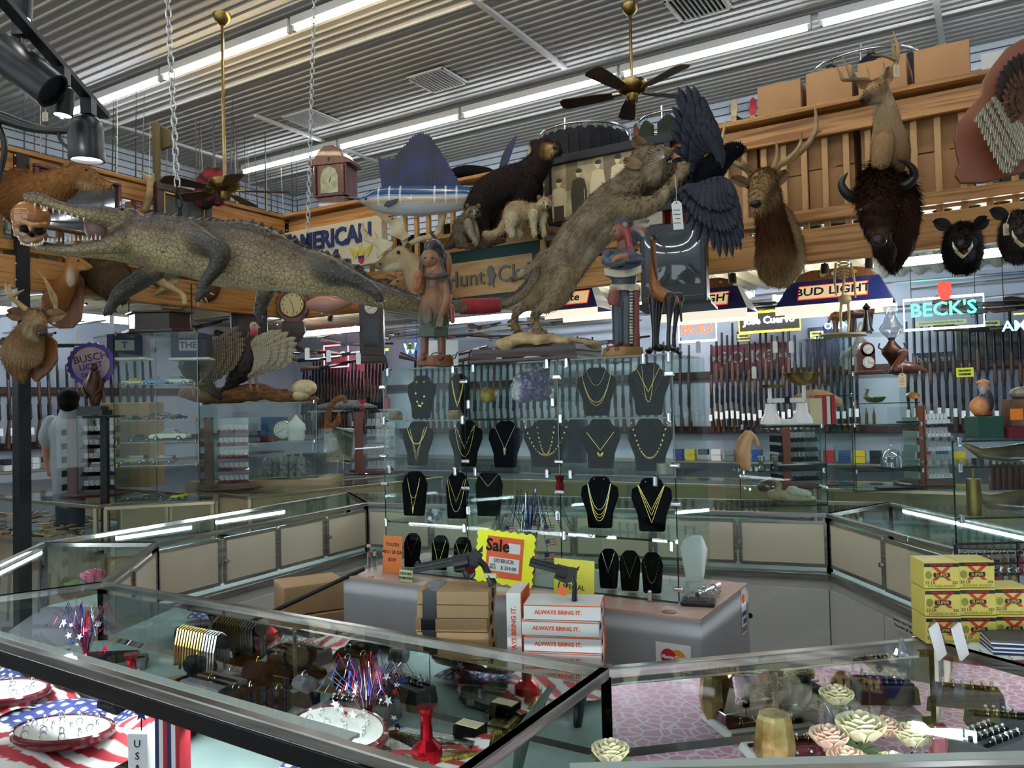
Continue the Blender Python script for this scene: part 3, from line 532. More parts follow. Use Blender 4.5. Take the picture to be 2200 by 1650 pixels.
# ---------------- raccoons
def raccoon(cx, cy_, Y, lab, gr, mask, lt, sit, name='raccoon'):
    f = FX(cx, cy_, Y); t = f.thing(name, lab, 'stuffed raccoon'); b = Body(); q = lambda x, y, r, d=0: (cx + x, cy_ + y, r, d)
    if sit:
        f.limb(b, [q(-8, -20, 22), q(-6, -35, 23), q(2, -50, 18), q(8, -60, 12)], gr); f.limb(b, [q(-20, -14, 14, .02), q(-30, 0, 8, .02), q(-38, 6, 6, 0)], '5A4C3C')
        f.limb(b, [q(4, -45, 9, -.08), q(12, -20, 6, -.12), q(22, -4, 5, -.14)], lt); f.limb(b, [q(14, -45, 8, -.02), q(22, -22, 6, -.04), q(24, -4, 5, -.05)], lt); f.limb(b, [q(-14, -14, 14, -.05), q(-4, -2, 8, -.08)], gr); hx, hy = 14, -68
    else:
        f.limb(b, [q(-28, -35, 22), q(-20, -50, 24), q(5, -50, 20), q(25, -55, 15), q(38, -62, 12)], gr); f.limb(b, [q(-40, -25, 14, .02), q(-55, -8, 9), q(-72, -2, 8), q(-86, -4, 6)], gr)
        for x, d in ((-30, -.06), (-14, .05)): f.limb(b, [q(x, -35, 17, d), q(x - 2, -15, 10, d), q(x + 4, -3, 7, d)], lt)
        for x, d in ((18, -.06), (38, .02)): f.limb(b, [q(x, -45, 12, d), q(x, -20, 7, d), q(x + 3, -3, 6, d)], lt)
        hx, hy = 42, -70
    f.ball(b, cx + hx, cy_ + hy, (15, 14, 12), gr, -.03); f.ball(b, cx + hx, cy_ + hy + 3, (17, 9, 8), lt, -.05); f.limb(b, [q(hx + 2, hy + 2, 7, -.08), q(hx + 5, hy + 7, 4, -.13)], [lt, 'D8CBB4'])
    b.build('body', 'fur', t, voxel=.008, smooth=3, soft=.006, fur=6000, flen=.028, lay=(-.3, 0, -.9), jit=.4)
    for s in (-1, 1):
        MB().ell(f.q(cx + hx + s * 12, cy_ + hy - 11, -.03), (5 * f.k, .008, 6 * f.k)).build('ear', 'ear_brown', t, smooth=180)
        if mask: MB().ell(f.q(cx + hx + 3 + s * 7, cy_ + hy + 1, -.105 + .012 * abs(s - 1)), (6 * f.k, .014, 4 * f.k)).build('eye_mask', 'nose', t, smooth=180)
    eyes(f, t, [(cx + hx - 2, cy_ + hy, -.14), (cx + hx + 9, cy_ + hy, -.13)], 1.8); MB().ell(f.q(cx + hx + 6, cy_ + hy + 8, -.155), 2.8 * f.k).build('nose', 'nose', t, smooth=180)
raccoon(1002, 522, 5.75, 'grey masked raccoon sitting on driftwood left of the bear', '6E604E', 1, 'A4947A', 1)
raccoon(1128, 505, 5.6, 'pale cream raccoon on the ledge right of the bear', 'B59C74', 0, 'D0BE98', 0)
mat('driftwood', '6B4A30', .85, col2='3E2818', nscale=10, stretch=(1, 6, 6), bump=.6, bscale=30)
f = FX(1050, 520, 5.78); b = Body(); f.limb(b, [(955, 530, 6), (985, 524, 8), (1030, 520, 9), (1080, 516, 7)], '6B4A30'); f.limb(b, [(985, 528, 6, -.1), (1015, 528, 8, -.12), (1060, 522, 5, -.1)], '6B4A30'); f.limb(b, [(960, 530, 5), (945, 520, 3), (930, 505, 3), (925, 495, 2)], '4A3020')
o = b.build('driftwood', 'driftwood', None, voxel=.008, smooth=1, disp=.01, label='twisted driftwood branch under the grey raccoon', cat='driftwood'); o.location = f.Q
f = FX(1195, 498, 5.7); b = Body(); f.limb(b, [(1150, 498, 6), (1180, 496, 9), (1215, 498, 8), (1240, 504, 4)], '6B4A30'); o = b.build('driftwood', 'driftwood', None, voxel=.008, smooth=1, disp=.01, label='short driftwood log right of the pale raccoon', cat='driftwood'); o.location = f.Q
# ================================================================ HEADS HUNG ON THE BALCONY
def antlers(f, t, segs, m='antler', name='antler'):
    for side in segs:
        mb = MB()
        for s in side: f.tube(mb, s, 8, sp=5)
        mb.build(name, m, t, smooth=180)
def nostrils(f, t, pts, r=2): [MB().ell(f.q(*p), (r * f.k, .008, r * .7 * f.k), 8, 5).build('nostril', 'nose', t, smooth=180) for p in pts]
# elk
f = FX(1668, 560, 5.08); t = f.thing('elk_mount', 'mounted elk head with tall antlers and a dark brown neck mane', 'mounted head'); b = Body()
E1, E2, E3 = 'A88A5C', '5C3A20', '8E7446'
f.limb(b, [(1628, 448, 9, -.34), (1626, 436, 15, -.3), (1630, 415, 20, -.2), (1636, 392, 25, -.12), (1645, 385, 26, -.02)], [E1, E1, 'A08256', '9A7A4E', '8A6A40'])
f.limb(b, [(1629, 452, 8, -.3), (1640, 440, 17, -.15), (1655, 420, 24, 0)], 'A08256')
f.limb(b, [(1652, 415, 26, -.02), (1654, 460, 31, .02), (1662, 510, 38, .06), (1668, 560, 42, .1), (1672, 592, 26, .12)], [E2, '4C2E18', '4C2E18', '6A4A2C', E3])
f.limb(b, [(1675, 460, 24, .1), (1690, 510, 32, .14), (1696, 560, 34, .16), (1685, 590, 26, .16)], 'A48A5C'); f.limb(b, [(1640, 560, 20, .12), (1655, 590, 22, .14)], E3)
b.build('head_and_neck', 'fur', t, voxel=.012, smooth=4, fur=14000, flen=.035, lay=(.1, 0, -1), jit=.35)
leaf_ear(f, t, (1612, 397, -.06), (1572, 381, -.05), 12, m='ear_brown'); leaf_ear(f, t, (1664, 398, -.02), (1692, 366, -.02), 13, m='ear_brown')
eyes(f, t, [(1606, 401, -.17), (1657, 399, -.14)], 4.2); MB().ell(f.q(1624, 438, -.37), (12 * f.k, .025, 8 * f.k)).build('nose', 'nose', t, smooth=180)
antlers(f, t, [[[(1656, 374, 8), (1672, 356, 7), (1700, 342, 7), (1728, 318, 6.5), (1748, 290, 6), (1754, 262, 5), (1750, 221, 1.5)], [(1658, 368, 6, -.05), (1666, 348, 5, -.08), (1670, 325, 4, -.08), (1667, 303, 1, -.06)], [(1676, 354, 6), (1702, 333, 5, -.05), (1718, 312, 4, -.06), (1722, 285, 1, -.06)], [(1750, 285, 5), (1765, 281, 1.5, .04)]],
               [[(1615, 375, 8), (1602, 362, 7), (1582, 352, 6), (1562, 340, 6), (1550, 315, 5), (1559, 258, 1.5)], [(1612, 368, 6, -.05), (1602, 350, 5, -.08), (1594, 330, 1, -.06)]]])
# whitetail
f = FX(1908, 320, 4.5); t = f.thing('whitetail_mount', 'mounted whitetail buck with long neck looking left above the bison', 'mounted head'); b = Body(); D1, D2 = 'A17A50', 'B79C74'
f.limb(b, [(1856, 214, 8, -.22), (1864, 206, 11, -.18), (1876, 193, 17, -.1), (1888, 188, 20, -.02)], ['5A4030', 'B09068', D1, D1]); f.limb(b, [(1862, 217, 6, -.18), (1882, 212, 11, -.08), (1895, 205, 16, 0)], ['C8B898', 'C8B898', D1])
f.limb(b, [(1893, 200, 19), (1901, 232, 24), (1906, 265, 29, .05), (1910, 300, 38, .1), (1912, 335, 42, .14), (1905, 372, 30, .16)], [D2, D2, 'AE9068', '9A7650', '8A6644'])
f.limb(b, [(1900, 300, 22, -.02), (1895, 335, 22, 0), (1890, 370, 16, .05)], 'A6835A')
b.build('head_and_neck', 'fur', t, voxel=.011, smooth=4, fur=8000, flen=.02, lay=(0, 0, -1), jit=.2)
leaf_ear(f, t, (1868, 183, -.05), (1842, 178, -.03), 11, m='ear_tan'); leaf_ear(f, t, (1904, 182, .0), (1913, 142, 0), 12, m='ear_tan'); eyes(f, t, [(1888, 184, -.13)], 4)
MB().ell(f.q(1852, 214, -.25), (6 * f.k, .02, 6 * f.k)).build('nose', 'nose', t, smooth=180)
antlers(f, t, [[[(1874, 177, 5.5), (1860, 171, 5, -.05), (1838, 171, 4.5, -.1), (1812, 171, 4, -.12), (1806, 160, 3, -.12), (1799, 146, 1, -.1)], [(1830, 170, 4, -.1), (1822, 150, 3, -.08), (1809, 120, 1, -.05)], [(1866, 172, 4, -.04), (1866, 158, 3), (1862, 146, 1)]],
               [[(1890, 173, 5.5), (1903, 158, 5, .03), (1918, 144, 5, .06), (1928, 128, 4.5, .06), (1928, 100, 3.5, .04), (1918, 66, 1, .02)], [(1924, 130, 4, .05), (1905, 122, 3, 0), (1873, 118, 1, -.04)], [(1922, 128, 3.5, .05), (1918, 100, 3, .02), (1911, 77, 1, 0)], [(1894, 165, 3.5), (1900, 150, 2.5), (1898, 133, .8)]]])
hangtag(f, 1924, 132, 1925, 138, 13, 27, 'small tan tag tied to the whitetail antler', d=-.02)
# bison
f = FX(1895, 470, 4.6); t = f.thing('bison_mount', 'mounted dark brown bison head with curved black horns', 'mounted head'); b = Body(); B1, B2, B3 = '2E1C12', '42281A', '6E4A2C'
f.limb(b, [(1890, 372, 26, .02), (1885, 400, 38, -.05), (1886, 430, 42, -.12), (1888, 465, 36, -.2), (1890, 500, 26, -.26), (1892, 516, 18, -.28)], [B2, '3A2216', '3A2216', B1, '3A2618'])
f.ball(b, 1890, 505, (20, 18, 14), '5A402C', -.3); f.limb(b, [(1925, 400, 32, .08), (1938, 450, 36, .1), (1935, 510, 34, .08), (1925, 555, 22, .05), (1920, 580, 8, .04)], [B2, '4A3020', '3A2618', B1, B1]); f.limb(b, [(1895, 520, 22, -.15), (1905, 550, 20, -.05), (1915, 580, 8, 0)], B1)
f.ball(b, 1930, 437, (14, 14, 16), B3, -.12); f.ball(b, 1900, 350, (22, 22, 26), '5A3C26', .06)
b.build('head_and_neck', 'fur', t, voxel=.012, smooth=3, disp=.02, dscale=22, fur=20000, flen=lambda p: .03 + .035 * np.clip((p[:, 2] + .1) / .3, 0, 1), lay=(0, -.1, -1), jit=.5, fw=.09)
for s in ([(1848, 428, 12, -.08), (1830, 424, 11, -.1), (1814, 410, 9.5, -.11), (1808, 392, 7, -.12), (1821, 371, 1.5, -.14)], [(1930, 402, 13, -.02), (1948, 396, 12, -.04), (1962, 382, 10, -.06), (1962, 365, 8, -.08), (1948, 350, 5, -.09), (1928, 343, 1.5, -.1)]):
    mb = MB(); f.tube(mb, s, 12, sp=6); mb.build('horn', 'horn_black', t, smooth=180)
eyes(f, t, [(1927, 442, -.26), (1850, 452, -.25)], 4.5); MB().ell(f.q(1889, 517, -.4), (15 * f.k, .03, 12 * f.k)).build('nose', 'nose', t, smooth=180)
# boars
def boar(cx, cy_, Y, lab, tip, col, hx=0, cut=0):
    f = FX(cx, cy_, Y); t = f.thing('boar_mount', lab, 'mounted head'); b = Body(); q = lambda x, y, r, d=0: (cx + x, cy_ + y, r, d)
    f.limb(b, [q(0, 30, 42, .15), q(0, 10, 40, .08), q(0, -8, 34, 0), q(hx * .6, -4, 24, -.1), q(hx, 6, 16, -.2), q(hx, 10, 12, -.26)], [col, col, col, tip, tip]); f.limb(b, [q(0, 25, 25, 0), q(hx, 24, 14, -.12), q(hx, 26, 9, -.2)], col); f.limb(b, [q(-15, 50, 22, .15), q(15, 50, 22, .15)], col)
    b.build('head', 'fur', t, voxel=.01, smooth=3, fur=8000, flen=.03, lay=(0, .2, -.9), jit=.5)
    leaf_ear(f, t, (cx - 26, cy_ - 26, .0), (cx - 60, cy_ - 42, .02), 15, m='ear_black'); leaf_ear(f, t, (cx + 26, cy_ - 28, 0), (cx + 56, cy_ - 48, .02), 15, m='ear_black')
    MB().ell(f.q(cx + hx, cy_ + 8, -.315), (10 * f.k, .012, 8 * f.k)).build('snout', 'nose', t, smooth=180); MB().ell(f.q(cx + hx, cy_ + 20, -.24), (11 * f.k, .02, 8 * f.k)).build('tongue', 'tongue', t, smooth=180)
    for s in (-1, 1): mb = MB(); f.tube(mb, [(cx + hx + s * 12, cy_ + 22, 3, -.26), (cx + hx + s * 19, cy_ + 14, 2.4, -.27), (cx + hx + s * 21, cy_ + 4, .6, -.27)], 6); mb.build('tusk', 'tooth', t, smooth=180)
    MB().prism([(-15 * f.k, 0), (0, -14 * f.k), (15 * f.k, 0), (11 * f.k, 0), (0, -9 * f.k), (-11 * f.k, 0)], .02, TR(f.q(cx + hx, cy_ + 24, -.26))).build('lower_jaw', 'bone', t); eyes(f, t, [(cx - 13, cy_ - 8, -.14), (cx + 15, cy_ - 8, -.14)], 2.6); return f
f = boar(2068, 516, 4.22, 'black boar head with open mouth and white tusks on the thick beam', '2A2420', '15120F', 0); f.Y -= .1
boar(2190, 492, 3.95, 'greyer boar head cut by the right edge of the picture', '4A4036', '352C26', 6); g = FX(2160, 490, 3.85); hangtag(g, 2170, 455, 2161, 480, 13, 26, 'small tan tag hanging from the greyer boar head')
# turkey fan on its board
mat('board_red', '9A5A38', .45, col2='7E4428', nscale=3); mat('turkey_dark', '3A2A1C', .6, col2='241A12', nscale=10); mat('turkey_rust', '6A4428', .6, col2='3C2616', nscale=30); mat('turkey_bar', '4A3E2E', .6, col2='CFC4A4', kind='lines', nscale=36, nmix=(.35, .5))
f = FX(2150, 260, 3.98); t = f.thing('turkey_fan_plaque', 'turkey tail fan and barred wings on a shaped reddish board', 'plaque'); pl = [(2240, 70), (2200, 82), (2172, 98), (2146, 132), (2129, 161), (2124, 195), (2099, 222), (2077, 252), (2072, 282), (2077, 318), (2082, 340), (2074, 365), (2086, 383), (2129, 385), (2200, 370), (2260, 340), (2270, 100)]
MB().prism([(f.q(x, y).x, f.q(x, y).z) for x, y in pl], .03, TR((0, .06, 0), rz=-.25)).build('board', 'board_red', t, bev=.006)
mb = MB()
for i in range(17): a = R(50 + i * 10); feather(mb, f.q(2215, 200, -.02), f.q(2215 + 78 * math.cos(a), 200 - 92 * math.sin(a), -.03 - (i % 2) * .004), 13 * f.k, (.3, -1, 0), tip=.85)
mb.build('tail_fan', 'turkey_dark', t); mb = MB()
for j in range(3):
    for i in range(13): a = R(70 + i * 13); feather(mb, f.q(2210, 215, -.05), f.q(2210 + (58 - j * 15) * math.cos(a), 215 - (68 - j * 16) * math.sin(a), -.06 - j * .008), 9 * f.k, (.3, -1, 0))
mb.build('body_feathers', 'turkey_rust', t); mb = MB()
for j in range(4):
    for i in range(12): u = i / 11; x0, y0 = 2140 + 60 * u, 222 + 60 * u - j * 4; feather(mb, f.q(x0, y0, -.04), f.q(2094 + 75 * u + j * 13, 262 + 110 * min(1, u * 1.3) - j * 14, -.05 - j * .01), 9 * f.k, (.2, -1, .1))
mb.build('wing', 'turkey_bar', t)
# left-hand heads
f = FX(120, 400, 5.65); t = f.thing('elk_cow_mount', 'tan maned deer head facing right behind the skull and snout', 'mounted head'); b = Body(); L1 = '9C6C3C'
f.limb(b, [(236, 400, 7, -.02), (222, 396, 10), (200, 382, 15), (175, 368, 20), (160, 362, 22)], ['A07448', 'A07448', L1]); f.limb(b, [(165, 375, 22), (140, 390, 30), (110, 405, 38), (75, 420, 45), (50, 425, 50, .1)], [L1, '9A6838', '8A5A2E']); f.limb(b, [(225, 405, 5), (195, 400, 9), (170, 390, 14)], 'B08E62'); f.limb(b, [(45, 400, 40, .1), (35, 440, 34, .12), (50, 470, 20, .1)], '7E4E28')
b.build('head_and_neck', 'fur', t, voxel=.012, smooth=4, fur=12000, flen=.035, lay=(-.5, 0, -.8), jit=.3); leaf_ear(f, t, (158, 350, -.08), (150, 318, -.06), 10, m='ear_tan'); eyes(f, t, [(185, 364, -.09)], 3.6); nostrils(f, t, [(240, 398, -.05)])
f = FX(330, 420, 6.6); t = f.thing('antler_pair', 'pale antlers reaching over the left balcony rail by the painting', 'antler'); antlers(f, t, [[[(310, 455, 8), (318, 430, 8), (322, 405, 7), (318, 385, 5), (306, 370, 1.5)], [(320, 412, 6), (328, 385, 4), (330, 372, 1)], [(320, 400, 5), (312, 380, 3), (300, 372, 1)]], [[(205, 445, 8), (195, 425, 7), (185, 405, 6), (188, 385, 2)]]])
f = FX(150, 590, 5.95); t = f.thing('antelope_mount', 'small tan antelope head facing right on a shaped brown plaque', 'mounted head'); b = Body(); A1 = 'A9703A'
f.limb(b, [(196, 574, 4, -.02), (180, 567, 8), (165, 562, 12), (155, 562, 14)], [A1]); f.limb(b, [(157, 570, 15), (150, 595, 16), (135, 620, 24, .06), (118, 650, 28, .1)], [A1, '9A6434', '8A5A30']); f.ball(b, 152, 595, (9, 12, 22), 'C9B79A', -.04); f.limb(b, [(190, 577, 4), (175, 575, 7)], 'C0A078')
b.build('head_and_neck', 'fur', t, voxel=.009, smooth=4, fur=4000, flen=.012, lay=(-.3, 0, -.9), jit=.2); eyes(f, t, [(168, 560, -.035)], 2.4); leaf_ear(f, t, (150, 555, 0), (134, 545, 0), 6, m='ear_tan')
antlers(f, t, [[[(120, 660, 4, -.1), (112, 640, 4, -.1), (98, 605, 3, -.1), (80, 580, 1, -.1)]], [[(120, 665, 4, -.1), (119, 640, 4, -.1), (106, 615, 3, -.1), (92, 590, 1, -.1)]]], 'antler', 'horn')
MB().prism([(f.q(x, y).x, f.q(x, y).z) for x, y in [(72, 580), (95, 572), (135, 575), (152, 590), (150, 640), (146, 680), (128, 700), (100, 702), (78, 690), (66, 665), (70, 620)]], .03, TR((0, .2, 0), rz=.3)).build('plaque', 'wood_base', t, bev=.006)
hangtag(f, 117, 655, 116, 668, 6, 28, 'narrow white tag hanging from the antelope horns', 'tag_white', -.15)
f = FX(50, 740, 5.5); t = f.thing('mule_deer_mount', 'mounted buck head with wide ears at the lower left edge', 'mounted head'); b = Body(); M1 = '8F6A42'
f.limb(b, [(90, 716, 10, -.2), (87, 706, 13, -.17), (80, 690, 18, -.1), (74, 684, 23, 0)], ['6A4C34', 'B09470', 'A88A62', '94724A']); f.limb(b, [(84, 722, 8, -.16), (75, 715, 15, -.08), (68, 705, 20, 0)], 'B39C78'); f.limb(b, [(66, 705, 24, .02), (58, 730, 34, .06), (48, 760, 42, .1), (42, 785, 30, .12), (46, 808, 12, .12)], [M1, 'A88660', M1, '7A5834'])
b.build('head_and_neck', 'fur', t, voxel=.013, smooth=4, fur=11000, flen=.03, lay=(0, 0, -1), jit=.25); leaf_ear(f, t, (52, 678, 0), (12, 671, .02), 15, m='ear_brown'); leaf_ear(f, t, (94, 682, 0), (139, 673, .02), 15, m='ear_tan'); eyes(f, t, [(62, 690, -.1), (95, 690, -.09)], 4)
MB().ell(f.q(92, 716, -.23), (9 * f.k, .02, 7 * f.k)).build('nose', 'nose', t, smooth=180)
antlers(f, t, [[[(60, 668, 6), (40, 652, 5.5), (24, 638, 5), (20, 618, 4), (28, 606, 1)], [(24, 640, 5), (38, 630, 3.5), (52, 622, 1)], [(22, 640, 4), (14, 622, 3), (12, 606, 1)]]]); MB().prism([(f.q(x, y).x, f.q(x, y).z) for x, y in [(5, 730), (25, 705), (60, 700), (90, 730), (92, 770), (75, 795), (45, 820), (15, 790), (-10, 770)]], .03, TR((0, .18, 0))).build('plaque', 'wood_base', t, bev=.006)
f = FX(225, 590, 6.25); b = Body(); f.limb(b, [(180, 560, 22), (210, 575, 40), (235, 595, 45), (250, 625, 30), (262, 640, 12)], ['7A6448', '6A543C', '4A382A', '3A2C22']); o = b.build('furry_mount', 'fur', None, voxel=.012, smooth=4, disp=.02, dscale=16, fur=9000, flen=.04, lay=(.3, 0, -.9), label='shaggy dark animal shoulder hung on the beam behind the alligator leg', cat='mounted head'); o.location = f.Q
f = FX(345, 600, 6.2); t = f.thing('antelope_horns', 'long flattened brown horn sweeping down beneath the alligator shoulder', 'antler'); antlers(f, t, [[[(300, 598, 10), (330, 595, 12), (350, 608, 9), (375, 622, 7), (394, 636, 6), (397, 655, 5)]], [[(255, 620, 7), (253, 600, 5), (250, 588, 1)]]])
f = FX(450, 650, 7.2); b = Body(); f.limb(b, [(455, 600, 22), (450, 625, 20), (440, 640, 14)], ['6A4A30', '5A3C28']); o = b.build('small_mount', 'fur', None, voxel=.012, smooth=4, fur=2500, flen=.02, label='small brown animal head behind the alligator front foot', cat='mounted head'); o.location = f.Q
f = FX(345, 622, 6.75); b = Body(); f.limb(b, [(375, 590, 14), (350, 605, 10), (318, 612, 5)], '6B6B45'); f.limb(b, [(375, 605, 10), (350, 622, 7), (322, 636, 5)], 'B8A878'); o = b.build('gator_mount', 'gator', None, voxel=.008, smooth=3, label='small alligator head with open jaws on the left beam', cat='mounted head'); o.location = f.Q
f = FX(-20, 270, 2.9); t = f.thing('moose_antler', 'long dark curved horn entering from the upper left edge', 'antler'); antlers(f, t, [[[(-60, 240, 12), (0, 252, 14), (60, 272, 11), (110, 281, 8), (160, 282, 5)]], [[(-10, 260, 9), (8, 300, 7), (8, 340, 6), (-8, 400, 5)], [(125, 280, 5), (132, 305, 4), (160, 328, 3)]]], 'horn_black')
hangtag(f, 98, 235, 97, 240, 13, 21, 'small tan tag hanging near the track lights', d=.05)
# fallow deer
f = FX(885, 600, 6.45); t = f.thing('fallow_deer_mount', 'pale fallow deer head with broad palmate antlers facing left', 'mounted head'); b = Body(); W1 = 'B49C74'
f.limb(b, [(812, 572, 8, -.02), (824, 565, 12), (842, 555, 18), (862, 548, 22)], ['8A7456', 'A89068', W1, W1]); f.limb(b, [(825, 578, 7), (848, 572, 13), (870, 562, 18)], 'C8B896'); f.limb(b, [(868, 555, 22), (888, 575, 27, .03), (905, 605, 34, .08), (925, 640, 42, .2), (940, 650, 40, .5)], [W1, 'BFAB86', 'A8906A', '8E764E'])
b.build('head_and_neck', 'fur', t, voxel=.01, smooth=4, fur=8000, flen=.02, lay=(.3, 0, -.9), jit=.25); leaf_ear(f, t, (874, 545, -.05), (879, 522, -.04), 9, m='ear_brown'); eyes(f, t, [(856, 542, -.09)], 4.5); nostrils(f, t, [(816, 567, -.06)], 3)
def palm(poly, d=0, th=.018): mb = MB(); mb.prism([(f.q(x, y).x, f.q(x, y).z) for x, y in poly], th, TR((0, f.q(poly[0][0], poly[0][1], d).y, 0), rz=0)); return mb
mb = palm([(868, 520), (840, 508), (838, 485), (815, 468), (800, 450), (797, 430), (802, 412), (808, 436), (818, 446), (828, 440), (832, 425), (833, 448), (828, 462), (845, 476), (852, 470), (845, 452), (850, 462), (856, 472), (862, 472), (864, 455), (868, 472), (870, 495), (884, 510)], -.05)
f.tube(mb, [(862, 545, 6), (870, 528, 6), (866, 512, 7, -.03)]); f.tube(mb, [(870, 530, 6), (900, 514, 6), (935, 505, 6.5), (948, 480, 7), (954, 450, 7), (952, 430, 8)]); mb.build('antler', 'antler_pale', t, bev=.004)
mb = palm([(948, 445), (940, 432), (926, 422), (930, 428), (920, 412), (919, 400), (926, 412), (940, 416), (952, 420), (960, 435), (958, 455)], 0, .02); mb.build('antler_palm', 'antler_pale', t, bev=.004)
mb = palm([(845, 535), (830, 545), (815, 560), (812, 550), (818, 540), (806, 530), (785, 520), (778, 500), (783, 480), (788, 500), (800, 512), (812, 518), (808, 500), (818, 515), (835, 520), (850, 525)], -.08); mb.build('antler_palm', 'antler_pale', t, bev=.004)
f = FX(862, 615, 7.1); t = f.thing('small_deer_mount', 'little spike deer head low behind the alligator tail', 'mounted head'); b = Body(); f.limb(b, [(842, 612, 7), (855, 608, 11), (868, 604, 13)], '9E7C54'); f.limb(b, [(868, 610, 13), (880, 630, 20)], '8A6A44'); b.build('head_and_neck', 'fur', t, voxel=.01, smooth=3, fur=2500, flen=.012); leaf_ear(f, t, (850, 598), (828, 591), 6, m='ear_tan'); leaf_ear(f, t, (870, 600, -.03), (866, 586), 6, m='ear_tan'); eyes(f, t, [(854, 604, -.06)], 2.5); antlers(f, t, [[[(858, 598, 3), (850, 588, 2.5), (846, 578, 1)]]])
# sailfish
mat('fish', attr=1, rough=.2, coat=.5); mat('sail', '101850', .45, col2='0A0E22', nscale=5, nmix=(.42, .6), spec=.5); mat('fin_dark', '1E2A4A', .4, col2='14181F', nscale=6)
f = FX(900, 435, 6.4); t = f.thing('sailfish', 'mounted sailfish with huge dark blue sail fin on the balcony rail', 'stuffed fish'); b = Body()
f.limb(b, [(785, 430, 12), (800, 430, 22), (830, 430, 30), (880, 432, 33), (940, 430, 31), (1000, 425, 26), (1050, 420, 16), (1090, 415, 8)], '8890A0', flat=1)
f.limb(b, [(790, 432, 6), (760, 425, 3), (730, 423, 1.5), (700, 420, 1)], '4A5058')
def fpaint(co, col, no):
    z = co[:, 2] / f.k + 5; x = co[:, 0] / f.k; c = np.tile(np.array(lin('C8CED0')[:3]), (len(co), 1)); g_ = np.array(lin('B89A66')[:3]); bl = np.array(lin('23507E')[:3])
    k = np.clip(1 - abs(z - 2) / 13, 0, 1)[:, None]; c = c * (1 - k) + g_ * k; k2 = np.clip((z - 10) / 4, 0, 1)[:, None]; c = c * (1 - k2) + bl * k2
    st = (np.abs(((x + 300) % 24) - 12) > 11) & (z > -5) & (x > -90); c[st] = np.array(lin('D8DEDC')[:3]); return c
b.build('body', 'fish', t, voxel=.011, smooth=4, paint=fpaint)
top = []
for i in range(61):
    u = i / 60; x = 812 + 178 * u; y = np.interp(u, [0, .08, .2, .3, .42, .5, .62, .75, .88, 1], [340, 345, 342, 320, 296, 288, 292, 325, 365, 398]); top.append((x, y - (5 if i % 2 else 0)))
pl = top + [(985, 402), (940, 404), (880, 402), (820, 402)]
mb = MB(); mb.prism([(f.q(x, y).x, f.q(x, y).z) for x, y in pl], .012, TR((0, 0, 0))); 
for i in range(20): x = 822 + i * 8; y0 = np.interp((x - 812) / 178, [0, .2, .3, .5, .75, 1], [345, 347, 328, 298, 335, 400]); mb.cyl(f.q(x + 6, 402), f.q(x - 2, y0), .008, .003, 5)
mb.build('sail_fin', 'sail', t)
mb = MB(); mb.prism([(f.q(x, y).x, f.q(x, y).z) for x, y in [(1068, 375), (1078, 335), (1092, 308), (1110, 290), (1104, 315), (1092, 350), (1084, 372)]], .014, TR((0, 0, 0))); mb.build('tail_fin', 'sail', t, bev=.004)
mb = MB(); mb.prism([(f.q(x, y).x, f.q(x, y).z) for x, y in [(830, 452), (836, 442), (862, 436), (855, 446), (840, 455)]], .01, TR((0, -.14, 0))); mb.build('side_fin', 'fin_dark', t, bev=.003); eyes(f, t, [(786, 427, -.06)], 3.2)
# pink fish
f = FX(710, 655, 7.5); t = f.thing('pink_fish', 'pinkish mounted fish hung under the alligator belly', 'stuffed fish'); b = Body(); f.limb(b, [(668, 655, 12), (690, 653, 20), (715, 652, 19), (740, 652, 10), (752, 652, 5)], ['B98A78', 'C08E7C', 'A87868']); b.build('body', 'fish', t, voxel=.008, smooth=4)
MB().prism([(f.q(x, y).x, f.q(x, y).z) for x, y in [(748, 650), (765, 645), (758, 655), (762, 664), (748, 656)]], .008).build('tail_fin', 'ear_tan', t); MB().prism([(f.q(x, y).x, f.q(x, y).z) for x, y in [(700, 670), (712, 670), (705, 684)]], .008).build('belly_fin', 'ear_tan', t)
# ================================================================ PEDESTAL COUNTER AND GLASS TOWER
mat('ped_grey', 'A5A6A6', .45, col2='9C9D9C', nscale=3); mat('ped_top', 'C9A898', .4, col2='C09E8E', nscale=30); glass('glass_pane'); glass('glass_edge', '5F9888', .3, base=.1); glass('acrylic', 'FCFDFD')
mat('chrome', 'D8DADC', .15, metal=1); mat('chrome_dull', 'A9ABAC', .28, metal=.9); mat('velvet', '0A0A0E', .95, spec=.05); mat('gold', 'D2AE62', .22, metal=1); mat('silver', 'D4D4D0', .2, metal=1); mat('white_card', 'F0F0EC', .6); mat('mag_black', '101012', .35)
a0, a1 = uvz(Zp(722, 1240, .98)), uvz(Zp(1505, 1330, .98)); uL, uR, vF = a0.x, a1.x, a1.y; vB = vF + .55
t = thing('pedestal', 'grey laminate pedestal counter with pinkish top under the glass tower', 'counter', W(uL, vF, 0), RZ); Lp = uR - uL
MB().box((Lp / 2, .275, .485), (Lp, .55, .97)).build('body', 'ped_grey', t, bev=.002); MB().box((Lp / 2, .275, .9745), (Lp, .55, .009)).build('top', 'ped_top', t)
q = uvz(Zp(1438, 1315, .979)); MB().cyl((q.x - uL, q.y - vF, .979), (q.x - uL, q.y - vF, .9805), .024, n=20).build('cable_hole', 'wood_base', t)
